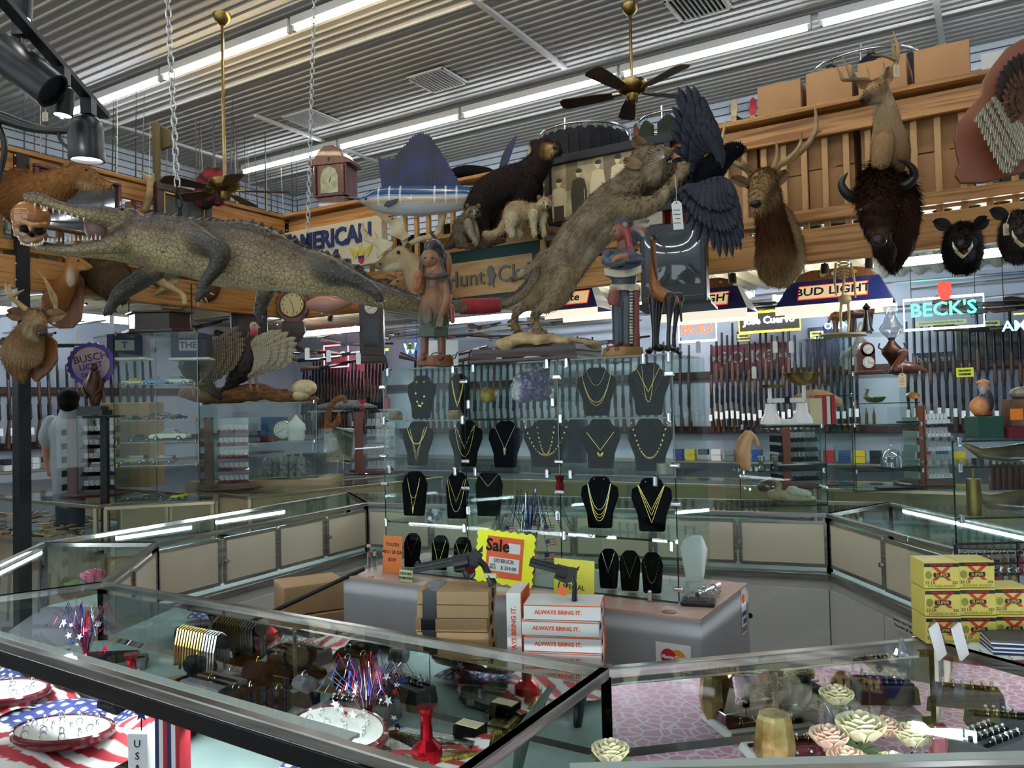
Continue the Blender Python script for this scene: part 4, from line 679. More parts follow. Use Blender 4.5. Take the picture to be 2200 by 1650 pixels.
def sticker(px, py, w, h, lab, visa=False, side=False):
    if side: p = On(px, py, W(uR, 0), UA); rz = RZ + PI / 2; o = UA * .002
    else: p = On(px, py, W(0, vF), UB); rz = RZ; o = -UB * .002
    t = thing('card_sticker', lab, 'sticker', p + o, rz); MB().box((0, 0, 0), (w, .001, h)).build('paper', 'white_card', t); z = h * .28 if visa else 0; r = min(w, h) * .3
    for s, c in ((-1, 'CE2A2E'), (1, 'F0A030')): MB().cyl((s * r * .62, -.0012 - .0004 * (s < 0), z), (s * r * .62, -.0016 - .0004 * (s < 0), z), r, n=24).build('disc', mat('disc' + c, c, .5), t)
    if not visa: MB().text('MasterCard', r * .62, TR((0, -.003, z)), .0004, off=.0006).build('lettering', 'white_card', t)
    else:
        MB().box((0, -.001, -h * .06), (w, .001, h * .1)).build('blue_band', mat('visa_blue', '2A4480', .5), t); MB().box((0, -.001, -h * .4), (w, .001, h * .12)).build('gold_band', mat('visa_gold', '8A7860', .5), t); MB().text('VISA', w * .42, TR((0, -.003, -h * .22)), .0004, off=.0008, sh=.3).build('lettering', 'visa_blue', t)
sticker(1447, 1412, .115, .085, 'card company sticker with red and orange discs on the pedestal front'); sticker(1597, 1312, .055, .16, 'tall card sticker reading VISA on the pedestal end', True, True)
TZ = [.985, 1.185, 1.40, 1.60, 1.812]; TU = [3.98, 4.39, 4.80, 5.235]; TV = -3.2
t = thing('glass_tower', 'clipped glass display tower of three bays standing on the pedestal', 'display case', W(TU[0], TV, 0), RZ); X = [u - TU[0] for u in TU]; D_ = .34
for i, z in enumerate(TZ):
    for j in range(3):
        if z == 1.812 or z == .985 or True:
            if j == 1 and i in (1,): continue
            mb = MB(); mb.box(((X[j] + X[j + 1]) / 2, D_ / 2, z), (X[j + 1] - X[j] - .006, D_, .005)); mb.build('shelf', 'glass_pane', t); MB().box(((X[j] + X[j + 1]) / 2, -.0015, z), (X[j + 1] - X[j] - .006, .003, .006)).build('shelf_edge', 'glass_edge', t)
MB().box(((X[1] + X[2]) / 2, D_ / 2, 1.665), (X[2] - X[1] - .02, D_, .005)).build('shelf', 'glass_pane', t)
for j in range(3):
    for z0, z1 in ((.99, 1.395), (1.405, 1.807)): MB().box(((X[j] + X[j + 1]) / 2, -.004, (z0 + z1) / 2), (X[j + 1] - X[j] - .008, .004, z1 - z0)).build('door', 'glass_pane', t); MB().box(((X[j] + X[j + 1]) / 2, D_ + .004, (z0 + z1) / 2), (X[j + 1] - X[j] - .008, .004, z1 - z0)).build('back_pane', 'glass_pane', t)
for x in X: MB().box((x, D_ / 2, 1.4), (.004, D_, .82)).build('side_pane', 'glass_pane', t); MB().box((x, -.006, 1.4), (.004, .003, .82)).build('pane_edge', 'glass_edge', t)
cl = MB().box((0, -.010, 0), (.017, .012, .038)).build('clip', 'chrome', t, bev=.006); cl.location = (X[0] + .03, 0, 1.80)
def clip(x, z, hz=0):
    o = cl.copy(); COL.objects.link(o); o.parent = t; o.location = (x, 0, z); o.rotation_euler.y = PI / 2 if hz else 0
for x, z in ((X[1] - .05, 1.80), (X[1] + .045, 1.80), (X[2] - .04, 1.80), (X[2] + .04, 1.80), (X[3] - .1, 1.80), (X[3] - .01, 1.80), (X[0] + .03, 1.40), (X[1] - .05, 1.40), (X[1] + .045, 1.40), (X[2] - .05, 1.40), (X[2] + .045, 1.40), (X[3] - .07, 1.385), (X[0] + .005, 1.6), (X[1] - .01, 1.6), (X[1] + .02, 1.66), (X[2] - .02, 1.66), (X[2] + .01, 1.6), (X[3] - .015, 1.6), (X[0] + .005, 1.18), (X[1] - .012, 1.18), (X[1] + .01, 1.25), (X[2] - .01, 1.25), (X[2] + .015, 1.18), (X[3] - .02, 1.17), (X[0] + .04, 1.0), (X[3] - .1, 1.0)): clip(x, z)
for x, z in ((X[0], 1.74), (X[1], 1.75), (X[2], 1.75), (X[3] - .01, 1.745), (X[0], 1.455), (X[1], 1.44), (X[2], 1.445), (X[3], 1.44), (X[0], 1.34), (X[1], 1.335), (X[2], 1.335), (X[3], 1.31), (X[0], 1.05), (X[1] - .005, 1.02), (X[3], 1.03)): clip(x, z, 1)
# necklace busts
def necklace(mb, w, z, d, r, y, kind='chain', n=22, vee=0):
    pts = []
    for i in range(n + 1): u = i / n * 2 - 1; pts.append((w / 2 * u, y, z - d * (1 - (abs(u) if vee else abs(u) ** 2.2))))
    if kind == 'bead':
        for p in pts: mb.ell(p, r * 1.5, 6, 4)
    elif kind == 'discs':
        mb.tube(pts, r * .5, 4)
        for i in range(3, n - 2, 3): mb.cyl(V(pts[i]) + V((0, -.001, -r * 2.5)), V(pts[i]) + V((0, -.003, -r * 2.5)), r * 2.8, n=10)
    else: mb.tube(pts, r, 5)
def bust(px, pyb, zs, w, h, lab, neck, v=-3.06, col='velvet', shape=0, lean=.1, ear=0):
    p = RBp(px, pyb, v); p.z = zs + .006; t = thing('necklace_bust', lab, 'jewellery display', p, RZ * .5); k = w / 2
    if shape == 0: pl = [(-.62 * k, 0), (.62 * k, 0), (.7 * k, h * .3), (k, h * .62), (.96 * k, h * .8), (.6 * k, h * .86), (.5 * k, h * .95), (.35 * k, h), (-.35 * k, h), (-.5 * k, h * .95), (-.6 * k, h * .86), (-.96 * k, h * .8), (-k, h * .62), (-.7 * k, h * .3)]
    else: pl = [(-.8 * k, 0), (.8 * k, 0), (k, h * .7), (.8 * k, h * .88), (.4 * k, h), (-.4 * k, h), (-.8 * k, h * .88), (-k, h * .7)]
    T = TR(rx=-lean); MB().prism(pl, .022, T @ TR((0, 0, 0))).build('form', col, t, bev=.007); MB().bar((0, .01, h * .6), (0, .07, .002), .03, .004).build('easel_leg', col, t)
    for (ww, z, d, r, kind, m, vee) in neck: mb = MB(); necklace(mb, ww * w, z * h, d * h, r, -.014, kind, vee=vee); mb.v = [tuple(T @ V(q)) for q in mb.v]; mb.build('necklace', m, t)
    if ear:
        for s in (-1, 1): MB().ell(T @ V((s * w * .13, -.016, h * ear)), .006 if ear < .9 else .0035, 8, 5).build('earring', 'gold', t)
    return t
G = 'gold'; S = 'silver'
bust(905, 898, 1.60, .13, .185, 'black bust wearing the gold coin necklace and round earrings', [(.45, .9, .6, .0016, 'discs', G, 0)], ear=.84, v=-3.05)
bust(985, 900, 1.60, .09, .185, 'narrow black bust with layered gold chains in the top left bay', [(.6, .85, .5, .0016, 'c', G, 0), (.6, .85, .62, .0016, 'c', G, 1), (.5, .85, .55, .0012, 'c', G, 0)], shape=1)
bust(897, 1000, 1.40, .14, .19, 'black bust with gold collar and fine long V chains', [(.65, .86, .38, .002, 'c', G, 0), (.5, .86, .62, .0008, 'c', G, 1), (.5, .86, .76, .0008, 'c', G, 1)])
bust(1000, 1002, 1.40, .145, .19, 'black bust with a thick rope necklace over a long chain', [(.55, .88, .48, .0026, 'bead', G, 1), (.6, .88, .66, .0012, 'c', G, 0)])
bust(1086, 1005, 1.40, .14, .185, 'black bust with a pale horn pendant on a thin chain', [(.62, .9, .5, .0008, 'c', S, 1), (.04, .42, .14, .004, 'c', 'bone', 1)])
bust(1175, 1010, 1.40, .19, .19, 'black bust draped with two heavy gold rope chains', [(.95, .96, .72, .0034, 'bead', G, 0), (.4, .96, .7, .0034, 'bead', G, 0)], v=-3.0)
bust(1283, 900, 1.60, .15, .185, 'black bust with three fine gold chains in the top right bay', [(.5, .97, .35, .001, 'c', G, 0), (.75, .85, .58, .0014, 'c', G, 0), (.75, .85, .64, .001, 'c', G, 0)], v=-3.0)
bust(1395, 905, 1.60, .15, .19, 'black bust with tangled flower pendants on gold chains', [(.6, .93, .5, .0016, 'c', G, 1), (.75, .8, .62, .0014, 'bead', G, 1), (.3, .95, .7, .0012, 'c', G, 0)], v=-3.05)
bust(1292, 1025, 1.40, .15, .19, 'black bust with a round gold medallion on a V chain', [(.7, .72, .36, .0014, 'c', G, 1), (.12, .3, .05, .004, 'bead', G, 0)], v=-3.0)
bust(1398, 1030, 1.40, .16, .19, 'black bust wearing one thick nugget gold necklace', [(.78, .9, .66, .0036, 'bead', G, 0)])
bust(890, 1110, 1.185, .115, .19, 'black bust with a gold tassel pendant in the left bay', [(.5, .85, .45, .001, 'c', G, 0), (.5, .85, .7, .001, 'c', G, 1), (.03, .2, .14, .003, 'c', G, 1)], shape=1, ear=0)
bust(982, 1114, 1.185, .1, .19, 'plain black bust with two thin hanging chains in the left bay', [(.8, .85, .7, .0012, 'c', G, 0), (.7, .85, .5, .0008, 'c', G, 1)], shape=1)
bust(1050, 1100, 1.185, .12, .19, 'charcoal bust with a leaf pendant behind the tinsel flags', [(.8, .95, .3, .001, 'c', S, 1)], v=-2.95, shape=1)
bust(1290, 1160, 1.185, .14, .19, 'black bust with several loose fine chains in the lower right bay', [(.62, .86, .72, .0014, 'c', G, 0), (.62, .86, .66, .0009, 'c', G, 0), (.62, .86, .6, .0009, 'c', G, 0), (.6, .86, .5, .0009, 'c', S, 0)], ear=.95, shape=0)
bust(1402, 1165, 1.185, .145, .19, 'black bust with pearl studs and three graduated gold chains', [(.62, .86, .46, .0013, 'c', G, 1), (.64, .86, .56, .0013, 'c', G, 1), (.66, .86, .7, .0013, 'c', G, 1)], ear=.93)
for i, (x, y, nk, lab) in enumerate(((884, 1225, (.7, .85, .55, .001, 'c', G, 1), 'small slim black easel with a V chain beside the diamonds sign'), (944, 1238, (.75, .85, .7, .001, 'c', G, 1), 'middle slim black easel with a long V chain'), (992, 1240, (.7, .85, .5, .001, 'c', G, 1), 'slim black easel half hidden by the revolver barrel'), (1308, 1278, (.6, .9, .5, .0009, 'c', S, 1), 'small round topped easel with a silver cross pendant'), (1354, 1284, (.65, .85, .5, .001, 'bead', S, 1), 'small easel with a jewelled bar necklace'), (1402, 1292, (.7, .85, .6, .001, 'bead', G, 0), 'rightmost small easel with a flowered necklace'))):
    bust(x, y, .985, .075, .14, lab, [nk], v=-3.14, shape=1, lean=.2)
# amethyst, jar, boxes and odd things in the tower
mat('amethyst', attr=1, rough=.15, spec=.8, coat=.5); g = FX(1112, 868, 3.12); b = Body(); k_ = g.k
for x, y, w_, h_, d in ((1100, 835, 32, 30, 0), (1120, 820, 28, 26, .02), (1128, 850, 24, 18, .01), (1092, 855, 24, 16, 0), (1112, 810, 22, 18, .02)): g.ball(b, x, y, (w_, 45, h_), '6A5584', d)
def apaint(co, col, no):
    e = np.clip((np.abs(co[:, 0] / k_ - 8) - 30) / 10, 0, 1) + np.clip((co[:, 2] / k_ - 58) / 10, 0, 1); e = np.clip(e, 0, 1)[:, None]; n_ = np.array([NZ.noise(V(p) * 60) for p in co])[:, None]; return np.clip((col * (1 - e) + np.array(lin('C8C0C4')[:3]) * e) * (1 + .5 * n_), 0, 1)
o = b.build('amethyst', 'amethyst', None, voxel=.0035, smooth=0, disp=.012, dscale=75, paint=apaint, label='rough purple amethyst geode slab in the middle bay', cat='mineral'); o.location = W(4.61, -3.06, 1.67)
for p in o.data.polygons: p.use_smooth = False
mat('yellow_glaze', 'C8A23C', .25, col2='8A6A3A', nscale=40); mat('box_stone', '9A7A50', .5, col2='5A3A24', nscale=30)
p = RBp(1050, 868, -3.1); tag(MB().lathe([(.02, 0), (.032, .012), (.034, .03), (.031, .034), (.028, .05), (.012, .058), (0, .06)]).build('trinket_jar', 'yellow_glaze', smooth=60, loc=(p.x, p.y, 1.668)), 'round yellow patterned jar left of the amethyst', 'jar')
for px, lab in ((850, 'brown hinged stone box at the left end of the top bay'), (978, 'brown rounded stone box by the narrow bust')): p = RBp(px, 898, -3.15); tag(MB().box((0, 0, .012), (.055, .035, .024)).box((0, 0, .03), (.053, .033, .012), taper=.85).build('trinket_box', 'box_stone', bev=.004, loc=(p.x, p.y, 1.603), rz=RZ), lab, 'box')
glass('crystal', 'F4F8FF', .8, .0, .35)
def gem(p, s, lab, m='crystal', tilt=0): t = MB(TR(rx=tilt)).lathe([(0, -.6 * s), (s, 0), (.95 * s, .06 * s), (.55 * s, .36 * s), (0, .36 * s)], n=10).build('glass_gem', m, loc=p); return tag(t, lab, 'paperweight')
p = RBp(932, 1115, -3.12); gem((p.x, p.y, 1.21), .034, 'large clear cut glass diamond on the left lower shelf', tilt=.9)
mat('tin', '8A8474', .4, metal=.6); p = RBp(1428, 1028, -3.1); tag(MB().cyl((0, 0, 0), (0, 0, .035), .028, n=20).build('round_tin', 'tin', loc=(p.x, p.y, 1.403), smooth=40), 'small round tin at the right end of the middle shelf', 'tin')
mat('navy_card', '232244', .6); t = thing('notice_frame', 'dark blue framed notice behind the horn pendant', 'notice', W(4.62, -2.83, 1.41), RZ); MB().box((0, .01, .09), (.2, .008, .18)).build('frame', 'navy_card', t); MB().box((0, .004, .09), (.13, .003, .13)).build('paper', mat('violet_card', '2E2350', .6), t)
mb = MB(); [mb.text(s_, .018, TR((0, .001, .13 - i * .026)), .0003) for i, s_ in enumerate(('GIFTS', 'LAYAWAY', 'ASK HERE'))]
# fish figure, ghost bust
p = RBp(1490, 1160, -2.95); tag(MB().prism([(-.03, 0), (.03, 0), (.05, .12), (.03, .17), (-.03, .17), (-.05, .12)], .02).build('white_bust', 'white_card', bev=.006, loc=(p.x, p.y, 1.0), rz=RZ), 'pale translucent white bust behind the right end of the tower', 'jewellery display')
# tinsel flag decoration
def flagmesh(mb, p, w, rz=0, tilt=0):
    h = w * .6; A = TR(p, rz) @ TR(ry=tilt)
    for i in range(7): mb.box((0, 0, -h / 2 + h / 7 * (i + .5)), (w, .001, h / 7), T=A, m=0 if i % 2 == 0 else 1)
    mb.box((-w * .28, -.0008, h * .22), (w * .44, .001, h * .56), T=A, m=2); mb.cyl(A @ V((-w / 2, 0, h * .6)), A @ V((-w / 2, 0, -h * 1.6)), .0012, n=5, m=3)
mat('flag_red', 'B02430', .6); mat('flag_white', 'E6E2DC', .6); mat('flag_blue', '2A3A78', .6); mat('wire_dark', '26262C', .3, metal=.6); mat('tinsel_red', 'C01828', .18, metal=.9); mat('tinsel_silver', 'D8DCE6', .12, metal=1); mat('tinsel_blue', '2438A0', .18, metal=.9)
def spray(base, n, H, spread, lab, cat='tinsel decoration', mats=('tinsel_red', 'tinsel_silver', 'tinsel_blue'), stars=6, flags=0, droop=.3, potm='tinsel_red', pot=.02, poth=.06, lo=0):
    t = thing('tinsel_spray', lab, cat, base); MB().lathe([(pot * .8, 0), (pot, poth * .2), (pot * .7, poth * .5), (pot * 1.1, poth)], n=10).build('foil_pot', potm, t)
    for k, m in enumerate(mats):
        mb = MB()
        for i in range(n // 3):
            a = rnd(0, 2 * PI); s = rnd(.15, 1) * spread; h = H * rnd(.6, 1); e = V((math.cos(a) * s, math.sin(a) * s * .6, poth + h)); mid = V((e.x * .4, e.y * .4, poth + h * .6)); mb.tube([(0, 0, poth), mid, e, e + V((e.x * droop, e.y * droop, -droop * h))], .0011, 4, m=0)
        mb.build('strands', m, t)
    def star(p, s, m):
        a0 = rnd(0, 1); sm_ = MB().prism([((s if i % 2 == 0 else s * .42) * math.sin(a0 + i * PI / 5), (s if i % 2 == 0 else s * .42) * math.cos(a0 + i * PI / 5)) for i in range(10)], .0012, TR(p, rnd(-.6, .6), rnd(-.5, .5))); return sm_.build('star', m, t)
    for i in range(stars): a = rnd(0, 2 * PI); s = rnd(.2, 1) * spread; star((math.cos(a) * s, math.sin(a) * s * .6 - .02, lo + poth + H * rnd(-.1, .75)), rnd(.008, .016), ('flag_white', 'flag_white', 'tinsel_blue', 'tinsel_red')[i % 4])
    for i in range(flags): mb = MB(); flagmesh(mb, (((i % 3) - 1) * spread * .55 + rnd(-.01, .01), -.05, H * (.2 + .6 * (i // 3) / max(1, flags // 3)) + .02), .04, rnd(-.3, .3), rnd(-.2, .2)); mb.build('flag', ['flag_red', 'flag_white', 'flag_blue', 'wire_dark'], t)
    return t
p = RBp(1140, 1225, -3.0); spray((p.x, p.y, .985), 60, .27, .13, 'patriotic tinsel spray with little flags between the tower bays', flags=9, mats=('wire_dark', 'tinsel_silver', 'tinsel_blue'), potm='flag_red', stars=4, droop=.5)
tag(MB().lathe([(.012, 0), (.018, .03), (.013, .05), (.02, .075)], n=10).build('red_foil_vase', 'tinsel_red', loc=W(4.69, -3.0, 1.30)), 'red foil vase hanging above the little flags', 'vase')
# ================================================================ STATUES ON THE TOWER
mat('carved', attr=1, rough=.35, spec=.5, coat=.2, bump=.1, bscale=60)
ZS = 1.8145
def figure(px, py, h, lab, build, r, Y=None):
    Y = (ZS - CZ) / ray(px, py).z * ray(px, py).y if Y is None else Y; f = FX(px, py, Y); t = f.thing('wooden_statue', lab, 'statue'); f.Q.z = ZS; t.location = f.Q; build(f, t)
def woman(f, t):
    x0 = 928; b = Body(); WD, WL, BK, RD, GR_ = '6E452A', '8E6038', '26201C', '7E2A22', '3E4A34'
    MB().lathe([(39 * f.k, 0), (40 * f.k, .004), (39 * f.k, 20 * f.k)], c=(0, .02, 0), n=28).build('base', 'wood_base', t, smooth=40)
    f.limb(b, [(935, 696, 33), (932, 680, 34), (932, 650, 29), (930, 620, 26), (932, 600, 27), (932, 585, 24)], [GR_, WD, WL, WD, WD, WL], flat=.7)
    for x in (912, 949): f.limb(b, [(x, 715, 10), (x, 750, 9), (x, 765, 9)], WD); f.limb(b, [(x, 766, 8), (x - 2, 768, 8, -.03), (x - 3, 769, 6, -.05)], '5A3018')
    f.ball(b, 924, 557, (20, 20, 23), WL, -.005); f.limb(b, [(930, 575, 13), (932, 588, 16)], WL); f.limb(b, [(925, 535, 16), (930, 530, 18, .01), (940, 540, 17, .02), (945, 560, 12, .02)], BK)
    f.limb(b, [(908, 555, 6, -.01), (906, 580, 6, -.02), (908, 605, 6, -.03), (905, 628, 6, -.03)], BK); f.limb(b, [(944, 560, 8, -.01), (950, 585, 7, -.02), (962, 605, 7, -.02), (966, 628, 7, -.02)], BK); f.limb(b, [(905, 590, 5, -.03), (932, 594, 6, -.045), (960, 590, 5, -.03)], '3A3A34')
    f.limb(b, [(905, 600, 12, -.01), (896, 618, 12, -.03), (899, 590, 11, -.05)], '9A5E30'); f.limb(b, [(955, 610, 12, -.01), (960, 640, 11, -.02), (950, 670, 9, -.035), (943, 688, 7, -.045)], WL)
    for i in range(4): f.limb(b, [(940 + i * 3.5, 685, 3, -.05), (937 + i * 4, 702, 2.5, -.05)], WL)
    f.ball(b, 962, 575, (10, 10, 35), '8A5226', .04); f.ball(b, 960, 620, (14, 8, 40), '3A3A34', .05); f.limb(b, [(903, 629, 8, -.02), (930, 632, 28, .012), (955, 629, 8, -.02)], '6A3A20', flat=.3)
    f.limb(b, [(970, 660, 6, -.02), (972, 690, 6, -.02)], '8A3A34'); f.limb(b, [(925, 664, 4, -.055), (925, 690, 5, -.055)], [RD, '8A2E24'])
    f.ball(b, 921, 562, (3, 6, 5), WL, -.058); f.limb(b, [(914, 571, 2, -.056), (926, 571, 2, -.055)], '6A2A1C')
    for i in range(15): f.limb(b, [(902 + i * 4.2, 704, 2.8, -.047 + abs(i - 7) * .004), (901 + i * 4.3, 722, 2.8, -.05 + abs(i - 7) * .004)], GR_)
    b.build('figure', 'carved', t, voxel=.0028, smooth=2, soft=.003)
    for x in (913, 929): MB().ell(f.q(x, 554, -.042), (3.2 * f.k, .004, 1.8 * f.k), 8, 5).build('eye', 'eye', t, smooth=180)
figure(934, 785, .43, 'carved wooden woman in a fringed brown dress with black braids', woman, 0)
def chief(f, t):
    b = Body(); BL_, SK_, RD, WH, DK = '39434E', '7E4A34', '8A3A30', 'C2B494', '22262C'
    MB().lathe([(44 * f.k, 0), (45 * f.k, .004), (43 * f.k, 20 * f.k)], c=(0, .02, 0), n=28).build('base', mat('pale_base', 'A87C44', .5, col2='86602E', nscale=12), t, smooth=40)
    for x, d in ((1328, .01), (1348, -.01)): f.limb(b, [(x, 640, 15, d), (x, 690, 14, d), (x, 738, 12, d)], '2C343C'); f.limb(b, [(x + 2, 745, 8, d), (x - 8, 748, 7, d - .02), (x - 22, 750, 6, d - .03)], '6A3A2C')
    f.limb(b, [(1338, 640, 25), (1340, 610, 26), (1342, 580, 28), (1340, 560, 27)], [BL_], flat=.75); f.limb(b, [(1306, 588, 8), (1340, 584, 32), (1375, 572, 8)], BL_, flat=.5)
    f.limb(b, [(1372, 555, 12), (1350, 552, 14, -.04), (1320, 556, 11, -.06)], '4A5560'); f.limb(b, [(1308, 545, 12), (1302, 560, 11, -.03), (1325, 564, 9, -.06), (1345, 558, 7, -.08)], '434D58'); f.limb(b, [(1345, 550, 6, -.085), (1328, 553, 6, -.09), (1318, 559, 5, -.09)], 'A06A48')
    for i in range(20): u = i / 19; x = 1300 + 76 * u; y = 577 + 12 * math.sin(u * 2.4) - 14 * u; f.limb(b, [(x, y, 2.4, -.05 + .03 * abs(u - .5)), (x + 1, y + 13, 2.4, -.055 + .03 * abs(u - .5))], WH)
    for i in range(14): u = i / 13; x = 1312 + 60 * u; f.limb(b, [(x, 612, 2.4, -.045 + .03 * abs(u - .5)), (x, 622, 2.4, -.045 + .03 * abs(u - .5))], WH)
    f.limb(b, [(1322, 625, 13, -.025), (1318, 645, 14, -.035)], '7A3630', flat=.5); f.limb(b, [(1368, 620, 8, -.01), (1366, 680, 8, -.01), (1366, 745, 9, 0)], '7E3A2E', flat=.7)
    for i in range(18): f.limb(b, [(1353, 624 + i * 6.6, 2, -.045), (1359, 624 + i * 6.6, 2, -.042)], WH)
    f.ball(b, 1330, 500, (16, 16, 19), SK_, -.01); f.limb(b, [(1338, 515, 12), (1340, 535, 15)], SK_); f.limb(b, [(1317, 497, 3), (1311, 504, 3), (1315, 507, 2)], SK_); f.limb(b, [(1320, 514, 3), (1317, 517, 2.5)], '6A3428')
    f.limb(b, [(1322, 482, 6), (1340, 477, 9), (1352, 480, 9)], DK); f.limb(b, [(1343, 485, 9, -.03), (1350, 510, 8, -.03), (1353, 540, 6, -.03), (1345, 548, 4, -.04)], '8E3A34'); f.limb(b, [(1357, 530, 5, -.04), (1365, 548, 4, -.04)], '8E3A34')
    for i, c in enumerate(('6A6048', 'B0A890', '8E3A34', 'A8A090', DK, DK, '2C3A40')): a = R(18 - i * 14); f.limb(b, [(1350, 486 + i * 2, 6, .01), (1350 + 22 * math.cos(a), 486 - 22 * math.sin(a), 7, .01), (1350 + 44 * math.cos(a) - i * 2.5, 488 - 44 * math.sin(a), 4.5, .01)], c, flat=.5)
    b.build('figure', 'carved', t, voxel=.0026, smooth=2, soft=.003); MB().cyl(f.q(1343, 482, -.055), f.q(1343, 482, -.06), 4.5 * f.k).build('head_disc', 'tin', t)
    MB().ell(f.q(1321, 496, -.05), (2.6 * f.k, .004, 1.6 * f.k), 8, 5).build('eye', 'eye', t, smooth=180)
figure(1340, 767, .45, 'carved wooden chief with feathered headdress and folded arms', chief, 0)
def giraffe(f, t):
    b = Body(); OR, DK = '9A5A1E', '191615'
    f.limb(b, [(1403, 520, 6), (1403, 560, 7), (1404, 590, 9), (1408, 620, 13), (1425, 635, 15), (1445, 645, 14)], [OR]); f.limb(b, [(1404, 508, 5), (1412, 512, 4, -.02), (1416, 520, 2.5, -.03)], DK)
    for x, y in ((1397, 500), (1409, 500)): f.limb(b, [(1403, 507, 3), (x, y, 2)], DK)
    f.limb(b, [(1398, 515, 2.5, -.012), (1404, 560, 2.5, -.016), (1412, 598, 2, -.02)], DK)
    for x, d, x2 in ((1402, 0, 1405), (1418, .05, 1412), (1440, -.02, 1436), (1457, .04, 1448)): f.limb(b, [(x, 640, 10 if x < 1430 else 14, d), ((x + x2) / 2, 680, 6, d), (x2, 720, 4.5, d), (x2, 745, 5, d)], DK)
    f.limb(b, [(1460, 650, 4), (1464, 690, 2.5)], DK)
    b.build('figure', 'carved', t, voxel=.0026, smooth=2, soft=.003)
    b = Body()
    for x, y, r in ((1395, 752, 9), (1415, 748, 10), (1435, 748, 11), (1452, 752, 9), (1460, 758, 7)): f.ball(b, x, y, (r, r * 1.5, r * .7), DK)
    b.build('rock_base', 'carved', t, voxel=.004, smooth=0, disp=.008, dscale=60)
figure(1425, 758, .45, 'polished orange wooden giraffe with dark legs beside the chief', giraffe, 0, Y=2.82)
# card behind the woman and small cactus
f = FX(950, 780, 3.3); t = f.thing('greeting_card', 'white card with looping black script behind the carved woman', 'card'); f.Q.z = ZS; t.location = f.Q; MB().box((.0, 0, .058), (.135, .012, .116)).build('board', 'white_card', t, bev=.001); MB().text('Grand', .045, TR((.0, -.008, .05)), .0003, sh=.4).build('script', 'ink', t)
f = FX(1047, 745, 3.35); t = f.thing('succulent', 'small spiky green plant behind the left end of the plinth', 'plant'); f.Q.z = ZS; t.location = f.Q; mb = MB()
for i in range(14): a = i * 2.4; mb.cyl((0, 0, .02), (math.cos(a) * .025, math.sin(a) * .02, .055 + .02 * (i % 3)), .006, .0005, 6)
mb.build('leaves', mat('plant_green', '3E7A34', .5), t); MB().lathe([(.014, 0), (.018, .025)], n=12).build('pot', 'mag_black', t)
# television
f = FX(1445, 565, 5.3); t = f.thing('television', 'old black tube television standing behind the giraffe', 'television'); t.rotation_euler.z = -.35; k = f.k; Wt, Ht = 140 * k, 158 * k
mb = MB(); mb.box((0, .02, 0), (Wt, .04, .045 + Ht)); mb.box((0, .2, -.0), (Wt * .92, .34, Ht * .9), taper=1); mb.build('cabinet', mat('tv_plastic', '1A1B1E', .4), t, bev=.008)
mb = MB(); n = 10; vs = [((i / n - .5) * Wt * .84, -.004 - .02 * (1 - (2 * i / n - 1) ** 2) * (1 - (2 * j / n - 1) ** 2), (j / n - .42) * Ht * .72) for j in range(n + 1) for i in range(n + 1)]; mb.add(vs, [(j * (n + 1) + i, j * (n + 1) + i + 1, (j + 1) * (n + 1) + i + 1, (j + 1) * (n + 1) + i) for j in range(n) for i in range(n)]); mb.build('screen', mat('tv_glass', '3A403F', .06, coat=1), t, smooth=180)
MB().box((0, -.002, -Ht * .46), (Wt * .9, .004, .002)).build('trim_line', 'tin', t); tag(MB().box((0, .16, 0), (.5, .45, .02)).box((.0, .25, .1), (.04, .3, .2)).build('tv_shelf', 'black_steel', loc=f.Q + V((0, 0, -Ht / 2 - .036)), rz=-.35), 'black metal bracket shelf under the television', 'shelf')
# ================================================================ BIG SIGNS AND PICTURE ON THE BALCONY
mat('green_mat', '1F4640', .7); mat('light_wood', 'D0A870', .45, col2='B88C54', nscale=3, stretch=(1, 8, 8)); mat('letter_grey', '6E6C68', .4); mat('cream_sign', 'D6CCB0', .55, col2='C8BC9C', nscale=2); mat('navy', '1A2C60', .5); mat('sepia', 'C9B68C', .7, col2='8A7A58', nscale=6)
def onrail(u, v, z): return W(u, v, z)
t = thing('club_sign', 'framed wooden Hunt Club sign with raised grey letters', 'sign', W(2.54, -.14, 2.78), RZ); w_, h_ = 1.03, .50
MB().box((0, .03, 0), (w_, .03, h_)).build('panel', 'green_mat', t); MB().box((0, .012, -.03), (w_ - .2, .012, h_ - .2)).build('board', 'light_wood', t); MB().box((0, .0, .32), (w_ + .12, .4, .03)).box((.0, .1, .27), (w_ + .05, .2, .1)).build('ledge', 'light_wood', t)
for p, d in (((0, .02, h_ / 2), (w_ + .05, .05, .035)), ((0, .02, -h_ / 2), (w_ + .05, .05, .035)), ((-w_ / 2, .02, 0), (.035, .05, h_)), ((w_ / 2, .02, 0), (.035, .05, h_))): MB().box(p, d).build('frame_strip', 'light_wood', t, bev=.006)
MB().text('Hunt', .2, TR((-.25, .0, -.03)), .008).build('lettering', 'letter_grey', t); MB().text('Club', .2, TR((.27, .0, -.03)), .008).build('lettering', 'letter_grey', t)
MB().prism([(-.03, .08), (.0, .09), (.02, .07), (.03, .03), (.05, 0), (.03, -.02), (.02, -.06), (.03, -.1), (.0, -.06), (-.02, -.08), (-.04, -.06), (-.02, -.04), (-.03, 0), (-.04, .04)], .016, TR((.02, 0, -.03))).build('rider_emblem', 'letter_grey', t)
